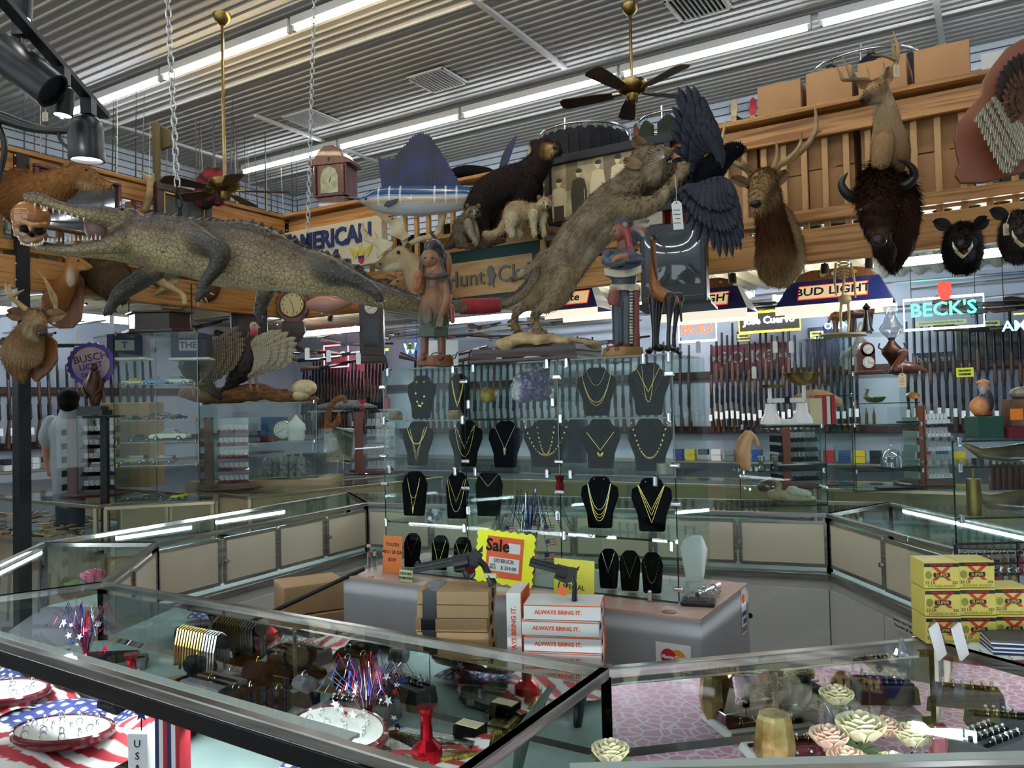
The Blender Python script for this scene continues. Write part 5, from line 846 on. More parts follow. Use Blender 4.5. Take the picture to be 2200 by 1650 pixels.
t = thing('american_sign', 'cream sign with large navy letters reading AMERICAN above an eagle', 'sign', W(.74, -.12, 3.22), RZ); MB().box((0, 0, 0), (1.3, .09, .44)).build('board', 'cream_sign', t, bev=.01); MB().text('AMERICAN', .235, TR((0, -.052, .075)), .006, off=.008, sx=.92).build('lettering', 'navy', t); MB().text('ARM', .235, TR((-.12, -.052, -.13)), .006, off=.008).build('lettering', 'navy', t)
mb = MB()
for s in (-1, 1):
    for i in range(6): feather(mb, (.4 + s * .02, -.05, -.1 + i * .006), (.4 + s * (.15 - i * .012), -.052, -.04 - i * .022), .012, (0, -1, 0))
mb.ell((.4, -.05, -.1), (.03, .008, .06)); mb.ell((.39, -.05, -.035), (.018, .008, .018)); mb.build('eagle', mat('eagle_yellow', 'C9B84A', .5), t); mb = MB(); mb.prism([(-.035, .03), (.035, .03), (.03, -.02), (0, -.045), (-.03, -.02)], .012, TR((.4, -.05, -.165)), m=0); mb.box((.4, -.058, -.145), (.066, .004, .022), m=1); mb.build('shield', ['flag_red', 'navy'], t)
t = thing('framed_picture', 'sepia framed picture of men in shirts holding pool cues', 'picture', W(3.62, -.1, 3.36), RZ); w_, h_ = 1.02, .47
MB().box((0, .02, 0), (w_, .03, h_)).build('print', 'sepia', t)
for p, d in (((0, 0, h_ / 2 + .03), (w_ + .1, .06, .07)), ((0, 0, -h_ / 2 - .02), (w_ + .1, .06, .05)), ((-w_ / 2, 0, 0), (.05, .06, h_)), ((w_ / 2, 0, 0), (.05, .06, h_))): MB().box(p, d).build('frame_strip', 'black_steel', t, bev=.006)
mb = MB()
for i, (x, top) in enumerate(((-.42, .1), (-.24, .15), (-.07, .19), (.1, .2), (.22, .17), (.38, .14))):
    m = 0 if i != 1 else 1; y = .001; T = TR((x, y, 0)); z = top
    mb.prism([(-.06, -.2), (.06, -.2), (.07, -.02), (.05, z - .07), (.015, z - .055), (-.015, z - .055), (-.05, z - .07), (-.07, -.02)], .008, T, m=m); mb.box((0, 0, -.17), (.09, .009, .13), T=T, m=1); mb.ell((0, 0, z - .02), (.024, .005, .034), 10, 6, T=T, m=0); mb.ell((.004, -.002, z + .0), (.027, .005, .02), 10, 6, T=T, m=1); mb.bar(T @ V((.06, -.006, -.2)), T @ V((.05, -.006, .0)), .005, .004, m=0)
mb.build('figures', [mat('sepia_light', 'DCCB9E', .7), mat('sepia_dark', '40382A', .7)], t)
mb = MB(); mb.box((-.3, .003, .12), (.1, .004, .22)); mb.box((.05, .003, .1), (.14, .004, .26)); mb.box((.3, .003, .05), (.1, .004, .3)); mb.build('background_panels', mat('sepia_mid', '7E6E4E', .7), t)
MB().box((-.05, .0, -h_ / 2 - .09), (w_, .05, .1)).build('lower_strip', 'tin', t, bev=.004)
# ================================================================ ON THE MEZZANINE
mat('cardboard', 'B98A58', .7, col2='A67A4A', nscale=2); mat('tape', 'C9A87C', .3); mat('grey_pack', 'A9AEB2', .3, col2='6E747A', nscale=7); mat('brass', '9E8450', .3, metal=1, col2='6E5A34', nscale=5); mat('cup_white', 'E6E4DC', .6)
ZD = 2.895
def carton(u, v, z, w_, d, h, lab, rz=0, group=None):
    t = thing('cardboard_box', lab, 'box', W(u, v, z), RZ + rz, group); MB().box((0, 0, h / 2), (w_, d, h - .004)).build('carton', 'cardboard', t, bev=.004); MB().box((0, -.0, h), (.06, d + .004, .004)).build('tape', 'tape', t); return t
cols = [(4.58, .3, [.35, .36]), (4.9, .3, [.34, .37, .32]), (5.24, .3, [.36, .35, .34]), (5.58, .3, [.34, .36, .34]), (5.93, .32, [.35, .34, .35])]
for i, (u, w_, hs) in enumerate(cols):
    z = ZD
    for j, h in enumerate(hs): carton(u, .3, z, w_, .42, h, ['bottom', 'middle', 'top'][j] + ' brown carton in the ' + ['first', 'second', 'third', 'fourth', 'fifth'][i] + ' stack from the left behind the right railing', rz=rnd(-.02, .02)); z += h + .002
def slab(name, cat, lab, u, v, z, d, m, **k): return tag(MB().box((0, 0, d[2] / 2), d).build(name, m, loc=W(u, v, z), rz=RZ, bev=.01, **k), lab, cat)
slab('guitar_case', 'case', 'red hard case standing behind the railing above the elk', 4.12, .28, ZD, (.52, .14, .82), mat('red_case', 'A02028', .4)); slab('amplifier', 'amplifier', 'black amplifier behind the railing right of the red case', 4.2, .75, ZD, (.5, .3, .6), 'mag_black')
for i, (u, w_, h, m) in enumerate(((1.4, .5, .45, 'mag_black'), (1.95, .45, .5, 'dark'), (2.45, .5, .4, 'mag_black'), (3.0, .5, .55, 'dark'), (6.4, .35, .6, 'mag_black'), (6.8, .3, .5, 'tin'))): slab('gear_case', 'case', ['black case behind the railing under the sailfish belly', 'black case left of the bear behind the balusters', 'low black case behind the bear legs', 'tall black case behind the pale raccoon', 'black upright case behind the turkey board', 'grey case at the far right of the balcony'][i], u, .5, ZD, (w_, .35, h), m)
f = FX(1010, 372, 7.2); b = Body(); f.limb(b, [(965, 375, 10), (1000, 368, 14), (1050, 372, 12), (1060, 384, 8)], '121214'); o = b.build('gig_bag', 'fur', None, voxel=.02, smooth=3, label='black soft gig bag lying on the rail right of the sail fin', cat='bag'); o.location = f.Q
# guitars on the slatwall
def guitar(px, py, bodycol, headcol, lab, s=1):
    p = RBp(px, py, 2.7); t = thing('electric_guitar', lab, 'guitar', p, RZ); k = s; hm = mat('head' + headcol, headcol, .4)
    MB().prism([(-.025, 0), (.025, 0), (.045, .08), (.04, .16), (.01, .19), (-.02, .17), (-.03, .08)], .02, TR(s=k)).build('headstock', hm, t, bev=.004); MB().box((0, 0, -.3 * k), (.05, .02, .6 * k)).build('neck', 'light_wood', t)
    MB().prism([(-.16 + .03 * 0, -.6), (.1, -.56), (.12, -.66), (.1, -.74), (.17, -.9), (.1, -1.02), (-.1, -1.02), (-.17, -.9), (-.1, -.74), (-.14, -.66)], .04, TR((0, .01, 0), s=k)).build('body', mat('gbody' + bodycol, bodycol, .25, coat=.5), t, bev=.01)
    for i in range(6): MB().cyl((-.035, -.005, .03 + i * .022), (-.05, -.005, .03 + i * .022), .006, n=6).build('tuning_peg', 'chrome_dull', t)
    MB().bar((.02, .02, -.02), (.06, .14, -.03), .02, .05).build('hanger', 'black_steel', t)
for a in ((1577, 250, '1C1C20', 'D8C090', 'guitar with maple headstock leftmost of the row above the elk'), (1617, 248, 'B02030', 'C02038', 'guitar with a red headstock on the slat wall'), (1657, 236, '2A2A30', 'CDB47E', 'guitar with a tall tan headstock on the slat wall'), (1702, 240, 'E0DCD0', 'E6E4DC', 'guitar with a white headstock on the slat wall'), (1741, 205, '101014', '16201C', 'guitar with a dark green headstock above the cartons'), (1965, 160, '7A4A20', 'C8A050', 'guitar with a small gold headstock right of the whitetail'), (1366, 300, '5A2A18', '6E3420', 'guitar with a dark red headstock under the ceiling fan'), (1140, 345, 'C09850', 'CDB47E', 'small tan headstock guitar behind the bear back'), (955, 395, '18181C', '5A2A20', 'small guitar behind the gig bag')): guitar(*a)
# round clothes racks
def roundrack(px, py, v, r, n, lab, m='1C1C22'):
    p = RBp(px, py, v); t = thing('garment_rack', lab, 'clothes rack', (p.x, p.y, ZD)); h = p.z - ZD; MB().ring((0, 0, h), r, .012, n=32, k=8).build('ring', 'chrome', t, smooth=60)
    for a in (0, 2.1, 4.2): MB().cyl((r * .98 * math.cos(a), r * .98 * math.sin(a), 0), (r * .98 * math.cos(a), r * .98 * math.sin(a), h + .05), .012, n=8).build('pole', 'chrome', t)
    g0 = None; cm = mat('cloth' + m, m, .85)
    for i in range(n):
        a = PI + .5 + i * 2.2 / n; mb = MB(TR((r * math.cos(a), r * math.sin(a), h), a + PI / 2)); mb.prism([(-.02, -.04), (.02, -.04), (.09, -.1), (.1, -.55), (-.1, -.55), (-.09, -.1)], .03); mb.ring((0, 0, -.02), .02, .003, (0, 1, 0), 10, 4)
        tag(mb.build('garment', cm, loc=(p.x, p.y, ZD), bev=.004), 'dark garment hanging on ' + lab.split(' with')[0], 'garment', 'garments on ' + lab.split(' with')[0])
roundrack(1255, 295, .9, .42, 10, 'the chrome ring rack above the sepia picture with dark garments'); roundrack(1445, 262, 1.0, .3, 3, 'the chrome ring rack behind the bobcat ear with a green garment', '3A4434'); roundrack(1860, 150, 1.2, .42, 3, 'the chrome ring rack behind the whitetail antlers with straps')
# pegboard with straps and packages, upper right
slab('pegboard', 'board', 'white pegboard panel standing at the upper right behind the rail', 6.65, .9, ZD, (1.0, .03, 1.22), 'cup_white')
for i in range(7):
    p = W(6.2 + i * .14, .82, 3.55); mb = MB(); mb.prism([(-.04, 0), (.04, 0), (.045, .3), (.02, .42), (-.02, .42), (-.045, .28)], .03); tag(mb.build('strap_package', ['mag_black', 'grey_pack', 'tin', 'mag_black', 'grey_pack', 'cup_white', 'cup_white'][i], loc=p, rz=RZ, bev=.006), ['black strap bundle at the left end of the white pegboard', 'grey package beside the black strap bundle', 'grey metal package on the pegboard', 'black camouflage strap with an orange label on the pegboard', 'grey bag on the pegboard', 'clear plastic bag near the turkey board', 'white plastic bag at the right end of the pegboard'][i], 'package')
# slat wall packages on the left
glass('clear_bag', 'DDE2E4', .5, .2, .12)
proto = MB().box((0, 0, 0), (.11, .03, .15)).box((0, -.02, .01), (.09, .02, .09)).box((0, -.012, .07), (.03, .03, .012)).build('blister_pack', ['clear_bag'], bev=.006); tag(proto, 'small clear blister pack hanging on the left slat wall', 'package', 'blister packs on the left slat wall'); proto.hide_render = True
packm = ['grey_pack', 'clear_bag', 'mag_black', mat('pack_blue', '2E4A7E', .4), mat('pack_red', '9A2A30', .4), 'tin', 'cup_white', 'grey_pack', 'grey_pack']; pms = []
for m in packm: o = proto.copy(); o.data = proto.data.copy(); o.data.materials.clear(); o.data.materials.append(MATS[m] if isinstance(m, str) else m); pms.append(o.data)
bpy.data.objects.remove(proto)
for j in range(5):
    for i in range(34):
        if random.random() < .12: continue
        o = bpy.data.objects.new('blister_pack', random.choice(pms)); COL.objects.link(o); o.location = W(-2.84, -3.6 + i * .165 + rnd(-.02, .02), 3.5 + j * .2); o.rotation_euler.z = RZ + PI / 2; tag(o, 'small blister pack hanging on the left slat wall', 'package', 'blister packs on the left slat wall')
# fishing rods
def rod(px, py0, py1, u, col, lean=0):
    top, bot = LBp(px + lean, py0, u), LBp(px, py1, u); t = thing('fishing_rod', 'slender fishing rod standing behind the left balcony rail', 'fishing rod', (bot.x, bot.y, ZD), 0, 'fishing rods behind the left rail'); e = top - V((bot.x, bot.y, ZD)); m = mat('rod' + col, col, .4)
    MB().tube([(0, 0, .3), e * .6 + V((0, 0, .05)), e], [.009, .006, .002], 6).build('blank', m, t); MB().cyl((0, 0, 0), (0, 0, .32), .014, n=8).build('grip', 'mag_black', t)
    g = MB()
    for k in (.45, .6, .75, .9): g.ring(e * k + V((.01, -.01, 0)), .01, .0025, (0, 0, 1), 8, 4)
    g.build('guides', 'chrome_dull', t)
RC = ['2A2A2C', '5A4A3A', 'B8B4A8', '3A2020', '242C34', 'C0B080']
for i, (x, y0, l) in enumerate(((52, 190, 0), (72, 205, 3), (88, 200, -2), (95, 200, 8), (135, 240, 0), (154, 115, -2), (238, 200, 8), (246, 190, 4), (250, 205, 3), (290, 195, 3), (302, 200, 10), (315, 265, 10), (330, 262, 0), (355, 270, 6), (374, 180, -5), (421, 255, 0), (428, 262, 0), (438, 262, -8), (462, 235, -8), (468, 230, -14), (482, 245, 4), (490, 205, 12), (505, 255, -4), (512, 258, -12), (520, 250, -20), (527, 290, -2), (540, 285, -12), (556, 300, -12), (569, 215, 0), (575, 320, -6), (585, 330, -8), (600, 345, -10), (612, 360, -10), (628, 300, -3), (640, 345, -5))): rod(x - l * .2, y0, 430, -.55 - (i % 3) * .5, RC[i % 6], l)
def tubething(name, lab, cat, px, y0, y1, u, r, m): a, b_ = LBp(px, y0, u), LBp(px, y1, u); tag(MB().lathe([(r * .7, 0), (r, .03), (r, a.z - ZD - .03), (r * .6, a.z - ZD)], n=14).build(name, m, loc=(b_.x, b_.y, ZD), smooth=40), lab, cat)
tubething('rod_case', 'olive cloth rod tube standing behind the painting', 'case', 337, 262, 400, -.5, .035, mat('olive', '5A5232', .8)); MBo = MB().prism([(0, 0), (.09, -.05), (.1, -.2), (0, -.24)], .05); tag(MBo.build('reel_pouch', 'olive', loc=LBp(346, 270, -.52), bev=.01), 'olive pouch at the top of the cloth rod tube', 'pouch')
f = FX(452, 388, 7.0); b = Body(); f.limb(b, [(440, 430, 22), (445, 395, 24), (452, 372, 16)], '8A1F2A'); f.limb(b, [(468, 430, 14), (472, 395, 14), (470, 365, 8)], '5A1A24')
def camo(co, col, no): n_ = np.array([NZ.noise(V(p) * 14) for p in co])[:, None]; return np.where(n_ > .12, np.array(lin('1E1A16')[:3]), np.where(n_ < -.25, np.array(lin('8A2430')[:3]), col * .7))
o = b.build('camo_backpack', 'hide', None, voxel=.012, smooth=2, paint=camo, label='red camouflage backpack standing on the left rail corner', cat='backpack'); o.location = f.Q
# buckets row
for i in range(14):
    u = -.25 - (i % 7) * .0; p = W(-.32 - (i // 7) * .35, -1.25 + (i % 7) * .19 + (i // 7) * .35, 3.5); tag(MB().lathe([(.038, 0), (.045, .13), (.048, .135), (.048, .15), (.0, .152)], n=14).build('white_tub', 'cup_white', loc=p, smooth=40), 'white plastic tub in the row behind the left rail near the corner', 'tub', 'white tubs behind the left rail')
board('tub_shelf', W(-.32, -1.45), W(-.32, .1), 3.46, 3.495, .12, 'pine shelf holding the row of white tubs', 'shelf'); board('tub_shelf', W(-.67, -1.1), W(-.67, .45), 3.46, 3.495, .12, 'second pine shelf of white tubs further back', 'shelf')
# longcase clock
mat('mahog', '6A3426', .35, col2='4A2218', nscale=4, stretch=(8, 8, 1), coat=.3)
t = thing('longcase_clock', 'tall mahogany longcase clock with arched pediment above the corner', 'clock', W(.24, .45, ZD), RZ + .3); h = 4.42 - ZD
MB().box((0, 0, .5), (.3, .22, 1.0)).build('trunk', 'mahog', t, bev=.004); MB().box((0, 0, 1.2), (.38, .27, .4)).build('hood', 'mahog', t, bev=.004)
pd = [(-.24, 1.33), (.24, 1.33), (.24, 1.37), (.17, 1.40), (.12, 1.48), (.05, 1.53), (-.05, 1.53), (-.12, 1.48), (-.17, 1.40), (-.24, 1.37)]; MB().prism(pd, .3).build('pediment', 'mahog', t, bev=.006); MB().lathe([(.012, 0), (.02, .03), (.006, .05), (.0, .08)], c=(0, -.14, 1.36), n=10).build('finial', 'mahog', t)
MB().prism([(-.1, 1.03), (.1, 1.03), (.1, 1.2), (.07, 1.28), (0, 1.31), (-.07, 1.28), (-.1, 1.2)], .012, TR((0, -.138, 0))).build('dial', mat('dial_cream', 'B8B898', .35, col2='8A9070', nscale=18), t); MB().bar((0, -.147, 1.14), (.02, -.147, 1.2), .006, .003).build('hand', 'ink', t)
for x in (-.16, .16): MB().cyl((x, -.15, 1.02), (x, -.15, 1.32), .014, n=10).build('column', 'mahog', t)
# pictures on the left balcony
mat('frame_brown', '4E3526', .4, col2='2E1E14', nscale=10); mat('gilt', 'A88A50', .35, metal=.7); mat('dusk', '4E5350', .7, col2='B87868', nscale=1.6, stretch=(1, 1, 3), nmix=(.52, .72))
def wallpic(u, v, z, w_, h_, lab, rz, m, fm='frame_brown', fw=.07, inner='gilt', thick=.05):
    t = thing('framed_painting', lab, 'picture', W(u, v, z), rz); MB().box((0, .01, 0), (w_, .01, h_)).build('canvas', m, t)
    for p, d in (((0, 0, h_ / 2 + fw / 2), (w_ + 2 * fw, thick, fw)), ((0, 0, -h_ / 2 - fw / 2), (w_ + 2 * fw, thick, fw)), ((-w_ / 2 - fw / 2, 0, 0), (fw, thick, h_)), ((w_ / 2 + fw / 2, 0, 0), (fw, thick, h_))): MB().box(p, d).build('frame_strip', fm, t, bev=.008)
    if inner:
        for p, d in (((0, -.005, h_ / 2 - .008), (w_, .02, .016)), ((-w_ / 2 + .008, -.005, 0), (.016, .02, h_)), ((w_ / 2 - .008, -.005, 0), (.016, .02, h_))): MB().box(p, d).build('gilt_slip', inner, t)
    return t
wallpic(.1, -1.3, 3.32, .42, .5, 'gilt lined painting of a pink sunset on the left balcony', RZ + PI / 2, 'dusk'); wallpic(.12, -2.25, 3.3, .62, .42, 'dark glazed picture behind the alligator snout', RZ + PI / 2, 'tv_glass', 'mahog', .03, None)
# ceiling fans
def fan(px, pyhub, r, lab, Y, b0, zt=4.86, bl=None):
    c = P(px, pyhub, Y); t = thing('ceiling_fan', lab, 'ceiling fan', (c.x, c.y, c.z)); H = zt - c.z
    MB().lathe([(.07, 0), (.06, -.05), (.02, -.09), (0, -.09)], c=(0, 0, H), n=20).build('canopy', 'brass', t, smooth=60); MB().cyl((0, 0, .06), (0, 0, H - .08), .012, n=10).build('rod', 'brass', t)
    MB().lathe([(0, .07), (.05, .07), (.12, .045), (.125, .0), (.1, -.03), (.05, -.05), (.045, -.1), (.03, -.115), (0, -.115)], n=28).build('motor', 'brass', t, smooth=50)
    MB().cyl((.02, -.03, -.1), (.02, -.03, -.32), .0012, n=5).build('pull_chain', 'brass', t)
    for i in range(5):
        a = b0 + i * 2 * PI / 5; A = TR((0, 0, -.035), a) @ TR(rx=.18); mb = MB(); n = 8; pl = [(.16, -.045), (.3, -.062), (r - .04, -.075), (r, -.045), (r, .045), (r - .04, .075), (.3, .062), (.16, .045)]
        mb.prism(pl, .008, A @ Euler((PI / 2, 0, 0)).to_matrix().to_4x4()); mb.build('blade', mat('blade', '4A3428', .45, col2='362418', nscale=6), t, bev=.002); MB().bar(A @ V((.09, 0, 0)), A @ V((.2, 0, 0)), .03, .006).build('blade_iron', 'brass', t)
fan(1358, 190, .6, 'brass ceiling fan with dark wooden blades above the crow', 6.29, .25); fan(482, 400, .5, 'brass ceiling fan low above the alligator back', 6.29, .2)
# track lights near the camera
t = thing('track_light', 'black ceiling track with spotlights at the upper left corner', 'track light', P(115, 110, 2.3)); q0 = t.location; A, B_ = P(-60, -75, 2.0) - q0, P(225, 250, 2.6) - q0
MB().bar(A, B_, .035, .02).build('track', 'black_steel', t, bev=.002); MB().bar(A + V((0, 0, .012)), B_ + V((0, 0, .012)), .012, .006).build('conductor_slot', 'chrome_dull', t); mat('spot_glow', 'FFFFFF', .5, emit=18); mat('satin_black', '1A1917', .35)
def spot(p0, px, py, Y, d, r, L, bell=0, lit=1):
    c = P(px, py, Y) - q0; z = V(d).normalized(); x, y, z = frame(z); T = basis(c, x, y, z); pr_ = [(0, -L * .5), (r * .6, -L * .48), (r * .93, -L * .36), (r, -L * .2), (r, L * .2), (r * 1.03, L * .22), (r * 1.03, L * .5), (r * .9, L * .5), (r * .85, L * .4), (0, L * .4)] if bell else [(0, -L / 2), (r * .9, -L / 2), (r, -L * .46), (r, L / 2), (r * .88, L / 2), (r * .85, L * .3), (0, L * .3)]
    h = MB().lathe(pr_, T=T, n=28).build('spot_head', 'satin_black', t, smooth=40); MB().cyl(T @ V((0, 0, L * .41)), T @ V((0, 0, L * .42)), r * .86, n=24).build('lamp_face', 'spot_glow' if lit else 'dark', h); e = P(*p0, Y) - q0; MB().box(e, (.035, .035, .05)).build('adapter', 'satin_black', h); MB().tube([e, (e + c) / 2 + V((.0, 0, .01)), c - z * L * .3], .008, 6).build('arm', 'satin_black', h)
spot((45, 60), 55, 150, 2.25, (.75, .1, -.62), .055, .19, lit=0); spot((133, 165), 137, 220, 2.35, (-.1, .0, -1), .028, .08); spot((190, 230), 185, 298, 2.5, (0, .05, -1), .052, .14, 1); spot((50, 5), 46, 14, 2.2, (-.05, 0, -1), .028, .07)
# ================================================================ UNDER THE BALCONY: GUN WALLS, NEON, CLOCKS
mat('gunmetal', '1E2126', .3, metal=.7); mat('walnut', '46301F', .4, col2='2C1C12', nscale=12, stretch=(1, 1, 6)); mat('walnut_red', '48301F', .4); mat('polymer', '17181A', .5); mat('tag_slip', 'F2F2EE', .7); mat('rack_wood', '3A1E1A', .45)
def longgun(wood, fore, lab, group, L=1.0, tagged=0):
    t = thing('long_gun', lab, 'long gun', (0, 0, 0), 0, group)
    MB().cyl((0, 0, .42), (0, 0, L), .014, .012, 8).cyl((0, -.02, .42), (0, -.018, L * .88), .008, n=6).build('barrel', 'gunmetal', t); MB().box((0, -.005, .36), (.028, .045, .16)).build('receiver', 'gunmetal', t, bev=.004)
    MB().tube([(0, -.01, .44), (0, -.012, .5), (0, -.012, .66), (0, -.01, .7)], [.014, .02, .018, .01], 8).build('fore_end', fore, t); MB().tube([(0, 0, .3), (0, .01, .24), (0, .035, .1), (0, .05, 0)], [.014, .013, .022, .026], 8, flat=1.6).build('stock', wood, t); MB().ring((0, -.035, .31), .018, .003, (1, 0, 0), 10, 4).build('trigger_guard', 'gunmetal', t)
    if tagged: MB().box((.0, -.05, .16), (.032, .002, .075)).build('hang_tag', 'tag_slip', t)
    return t
def gunrow(a, b, z, n, lab, group, tagged=1, rz=RZ, jl=.12, skip=()):
    ps = [longgun('walnut', 'walnut', lab, group, 1.0, tagged), longgun('polymer', 'polymer', lab, group, .95, tagged), longgun('walnut_red', 'walnut_red', lab, group, 1.05, tagged)]
    used = set()
    for i in range(n):
        if i in skip: continue
        k = random.randrange(3); p = a + (b - a) * (i / (n - 1)); p = V((p.x, p.y, z))
        if k in used: o = dup(ps[k])
        else: o = ps[k]; used.add(k)
        o.location = p; o.rotation_euler = (-.06, 0, rz); s = rnd(1 - jl, 1 + jl); o.scale = (1, 1, s)
    for k in range(3):
        if k not in used:
            for c in list(ps[k].children): bpy.data.objects.remove(c)
            bpy.data.objects.remove(ps[k])
gunrow(W(3.55, 2.64), W(5.0, 2.64), 1.33, 26, 'long gun in the wall rack under the red cigar sign', 'long guns under the red cigar sign'); gunrow(W(5.45, 2.64), W(7.2, 2.64), 1.33, 28, 'long gun in the wall rack right of the double dial clock', 'long guns at the right of the wall')
gunrow(W(-2.6, 2.64), W(-1.0, 2.64), 1.33, 26, 'dark long gun in the wall rack left of the glass tower', 'long guns left of the tower', 0); gunrow(W(-.5, 2.64), W(3.3, 2.64), 1.33, 40, 'long gun in the rack seen through the glass tower', 'long guns behind the tower', 0); gunrow(W(-2.72, -2.3), W(-2.72, .3), 1.33, 26, 'long gun in the left wall rack behind the man', 'long guns on the left wall', rz=RZ + PI / 2)
for z in (1.90, 1.30): board('gun_rack_rail', W(-2.8, 2.8), W(7.6, 2.8), z, z + .08, .05, 'dark wooden rack rail across the back wall at ' + ('barrel' if z > 1.5 else 'butt') + ' height', 'gun rack', 'rack_wood'); board('gun_rack_rail', W(-2.87, -5.5), W(-2.87, 2.6), z, z + .08, .05, 'dark wooden rack rail along the left wall at ' + ('barrel' if z > 1.5 else 'butt') + ' height', 'gun rack', 'rack_wood')
board('stock_shelf', W(-2.7, 2.62), W(7.6, 2.62), 1.0, 1.02, .4, 'long grey shelf of ammunition below the gun racks', 'shelf', 'tin')
for i in range(60):
    u = 3.2 + (i % 30) * .14; z = 1.022 + (i // 30) * .062; c = ['2A4A8A', 'D8C030', '1E1E22', 'D8D8D4', '7A7E84', 'A03030'][(i * 7) % 6]
    if random.random() < .85: o = MB().box((0, 0, .03), (.1, .07, .058)).build('ammunition_box', mat('ab' + c, c, .5), loc=W(u, 2.55, z), rz=RZ); tag(o, 'small ammunition box on the shelf under the right gun rack', 'box', 'ammunition boxes under the gun rack')
for i in range(14): tag(MB().box((0, 0, .03), (.1, .07, .058)).build('ammunition_box', mat('ab' + ['3A6AA0', 'D8D8D4', '1E1E22'][i % 3], 'D8D8D4', .5), loc=W(-2.62, -1.6 + (i % 7) * .14, 1.1 + (i // 7) * .062), rz=RZ), 'small ammunition box stacked behind the man', 'box', 'ammunition boxes behind the man')
board('stock_shelf', W(-2.64, -5.3), W(-2.64, 2.2), 1.07, 1.095, .3, 'grey shelf of ammunition below the left gun rack', 'shelf', 'tin')
# wall signs
def wsign(px, py, v, w_, h_, lab, m, texts, name='wall_sign', cat='sign', left=0, rz=None):
    p = RBp(px, py, v) if not left else LBp(px, py, v); t = thing(name, lab, cat, p, (RZ + (PI / 2 if left else 0)) if rz is None else rz); MB().box((0, 0, 0), (w_, .015, h_)).build('panel', m, t, bev=.003)
    for (s, sz, x, z, tm) in texts: MB().text(s, sz, TR((x, -.012, z)), .002, off=.001).build('lettering', tm, t)
    return t
mat('maroon', '7A1A2A', .4, col2='68141F', nscale=3); mat('ltgrey', 'A8A49C', .5); mat('note_yellow', 'D8D88A', .7); mat('note_green', 'C4CC98', .7); mat('orange_red', 'E0482A', .6)
wsign(1608, 768, 2.82, .8, .29, 'dark red metal sign reading SMOKE BOKO CIGARS behind the gun barrels', 'maroon', [('SMOKE', .085, -.3, 0, 'ltgrey'), ('BO-KO', .19, 0, 0, 'ltgrey'), ('CIGARS', .08, .31, 0, 'ltgrey')]); wsign(2005, 774, 2.8, .36, .15, 'dark blue sign reading beretta behind the gun barrels', mat('beretta_blue', '1A2838', .4), [('beretta', .1, 0, .01, 'ltgrey')])
for i, (px, py, tx, v) in enumerate(((1755, 720, 'VINTAGE|PUMPS', 2.6), (1598, 725, 'VINTAGE|ROLLING BLOCK', 2.6), (2130, 698, 'VINTAGE|PUMPS', 2.5), (2073, 800, 'HI-POINT|CARBINES', 2.0), (187, 745, 'HANDGUN|RENTALS', 1.0), (688, 758, 'VINTAGE|LEVERS', 2.5), (783, 752, 'VINTAGE|DOUBLES', 2.4), (882, 745, 'USED|GUNS', 2.4))):
    a, b_ = tx.split('|'); wsign(px, py, v, .13, .08, ['pale yellow card hung left of the skeleton base', 'pale yellow card above the red cigar sign', 'pale yellow card under the green neon sign', 'bright yellow card on the black rack at the right', 'yellow card above the bottle cap sign', 'pale card above the pink wall glow', 'pale card left of the yellow neon bar', 'pale card left of the carved woman legs'][i], 'note_yellow' if i != 3 else mat('note_bright', 'D8E03A', .6), [(a, .022, 0, .014, 'ink'), (b_, .02, 0, -.016, 'ink')], 'card_sign')
def neon(px, py, v, w_, h_, lab, texts, border=None, back=None, rz=None):
    p = RBp(px, py, v); t = thing('neon_sign', lab, 'neon sign', p, RZ if rz is None else rz)
    if back: MB().box((0, .02, 0), (w_, .01, h_)).build('backing', back, t)
    for x in (-w_ * .4, w_ * .4): MB().cyl((x, .01, h_ * .3), (x, .01, 2.82 - p.z), .003, n=5).build('hanger', 'black_steel', t)
    if border: MB().tube([(-w_ / 2, 0, -h_ / 2), (w_ / 2, 0, -h_ / 2), (w_ / 2, 0, h_ / 2), (-w_ / 2, 0, h_ / 2)], .011, 8, close=True).build('border_tube', border, t)
    for (s, sz, x, z, m) in texts: MB().text(s, sz, TR((x, -.01, z)), .006, off=.002).build('letter_tube', m, t)
    return t
for n_, c, e in (('neon_white', 'EAF6FF', 5), ('neon_teal', '35D8B8', 4), ('neon_red', 'FF4028', 4), ('neon_yellow', 'FFE030', 4), ('neon_blue', '60A8FF', 4), ('neon_green', '40F060', 4), ('neon_pink', 'FF6078', 3)): mat(n_, c, .5, emit=e)
t = neon(2026, 672, 2.2, .62, .27, "teal neon sign reading BECK'S in a white tube border", [("BECK'S", .17, 0, .03, 'neon_teal')], 'neon_white'); MB().box((-.02, .0, -.085), (.4, .006, .04)).build('slogan_strip', 'note_green', t); MB().text("America's Favorite German Beer", .026, TR((-.02, -.006, -.085)), .0005).build('slogan', 'ink', t); MB().prism([(-.05, .27), (.05, .27), (.055, .18), (.03, .11), (-.03, .11), (-.055, .18)], .02, TR((.02, -.01, 0))).build('shield', mat('shield_red', 'D84030', .5, emit=.6), t)
neon(1652, 690, 2.4, .6, .2, 'yellow bordered neon sign reading Jose Cuervo', [('Jose Cuervo', .1, 0, .01, 'neon_white')], 'neon_yellow', 'dark'); neon(1498, 710, 1.5, .36, .2, 'orange neon sign in a white border behind the giraffe', [('BUD', .15, 0, .02, 'neon_red')], 'neon_white'); neon(2195, 700, 2.0, .3, .2, 'blue neon AMBER sign cut by the right edge', [('AMBER', .12, .05, .0, 'neon_blue'), ('__', .1, 0, .14, 'neon_yellow')]); neon(1798, 700, 2.6, .2, .2, 'small blue neon reading OPEN behind the horse figures', [('OPEN', .09, 0, 0, 'neon_blue')])
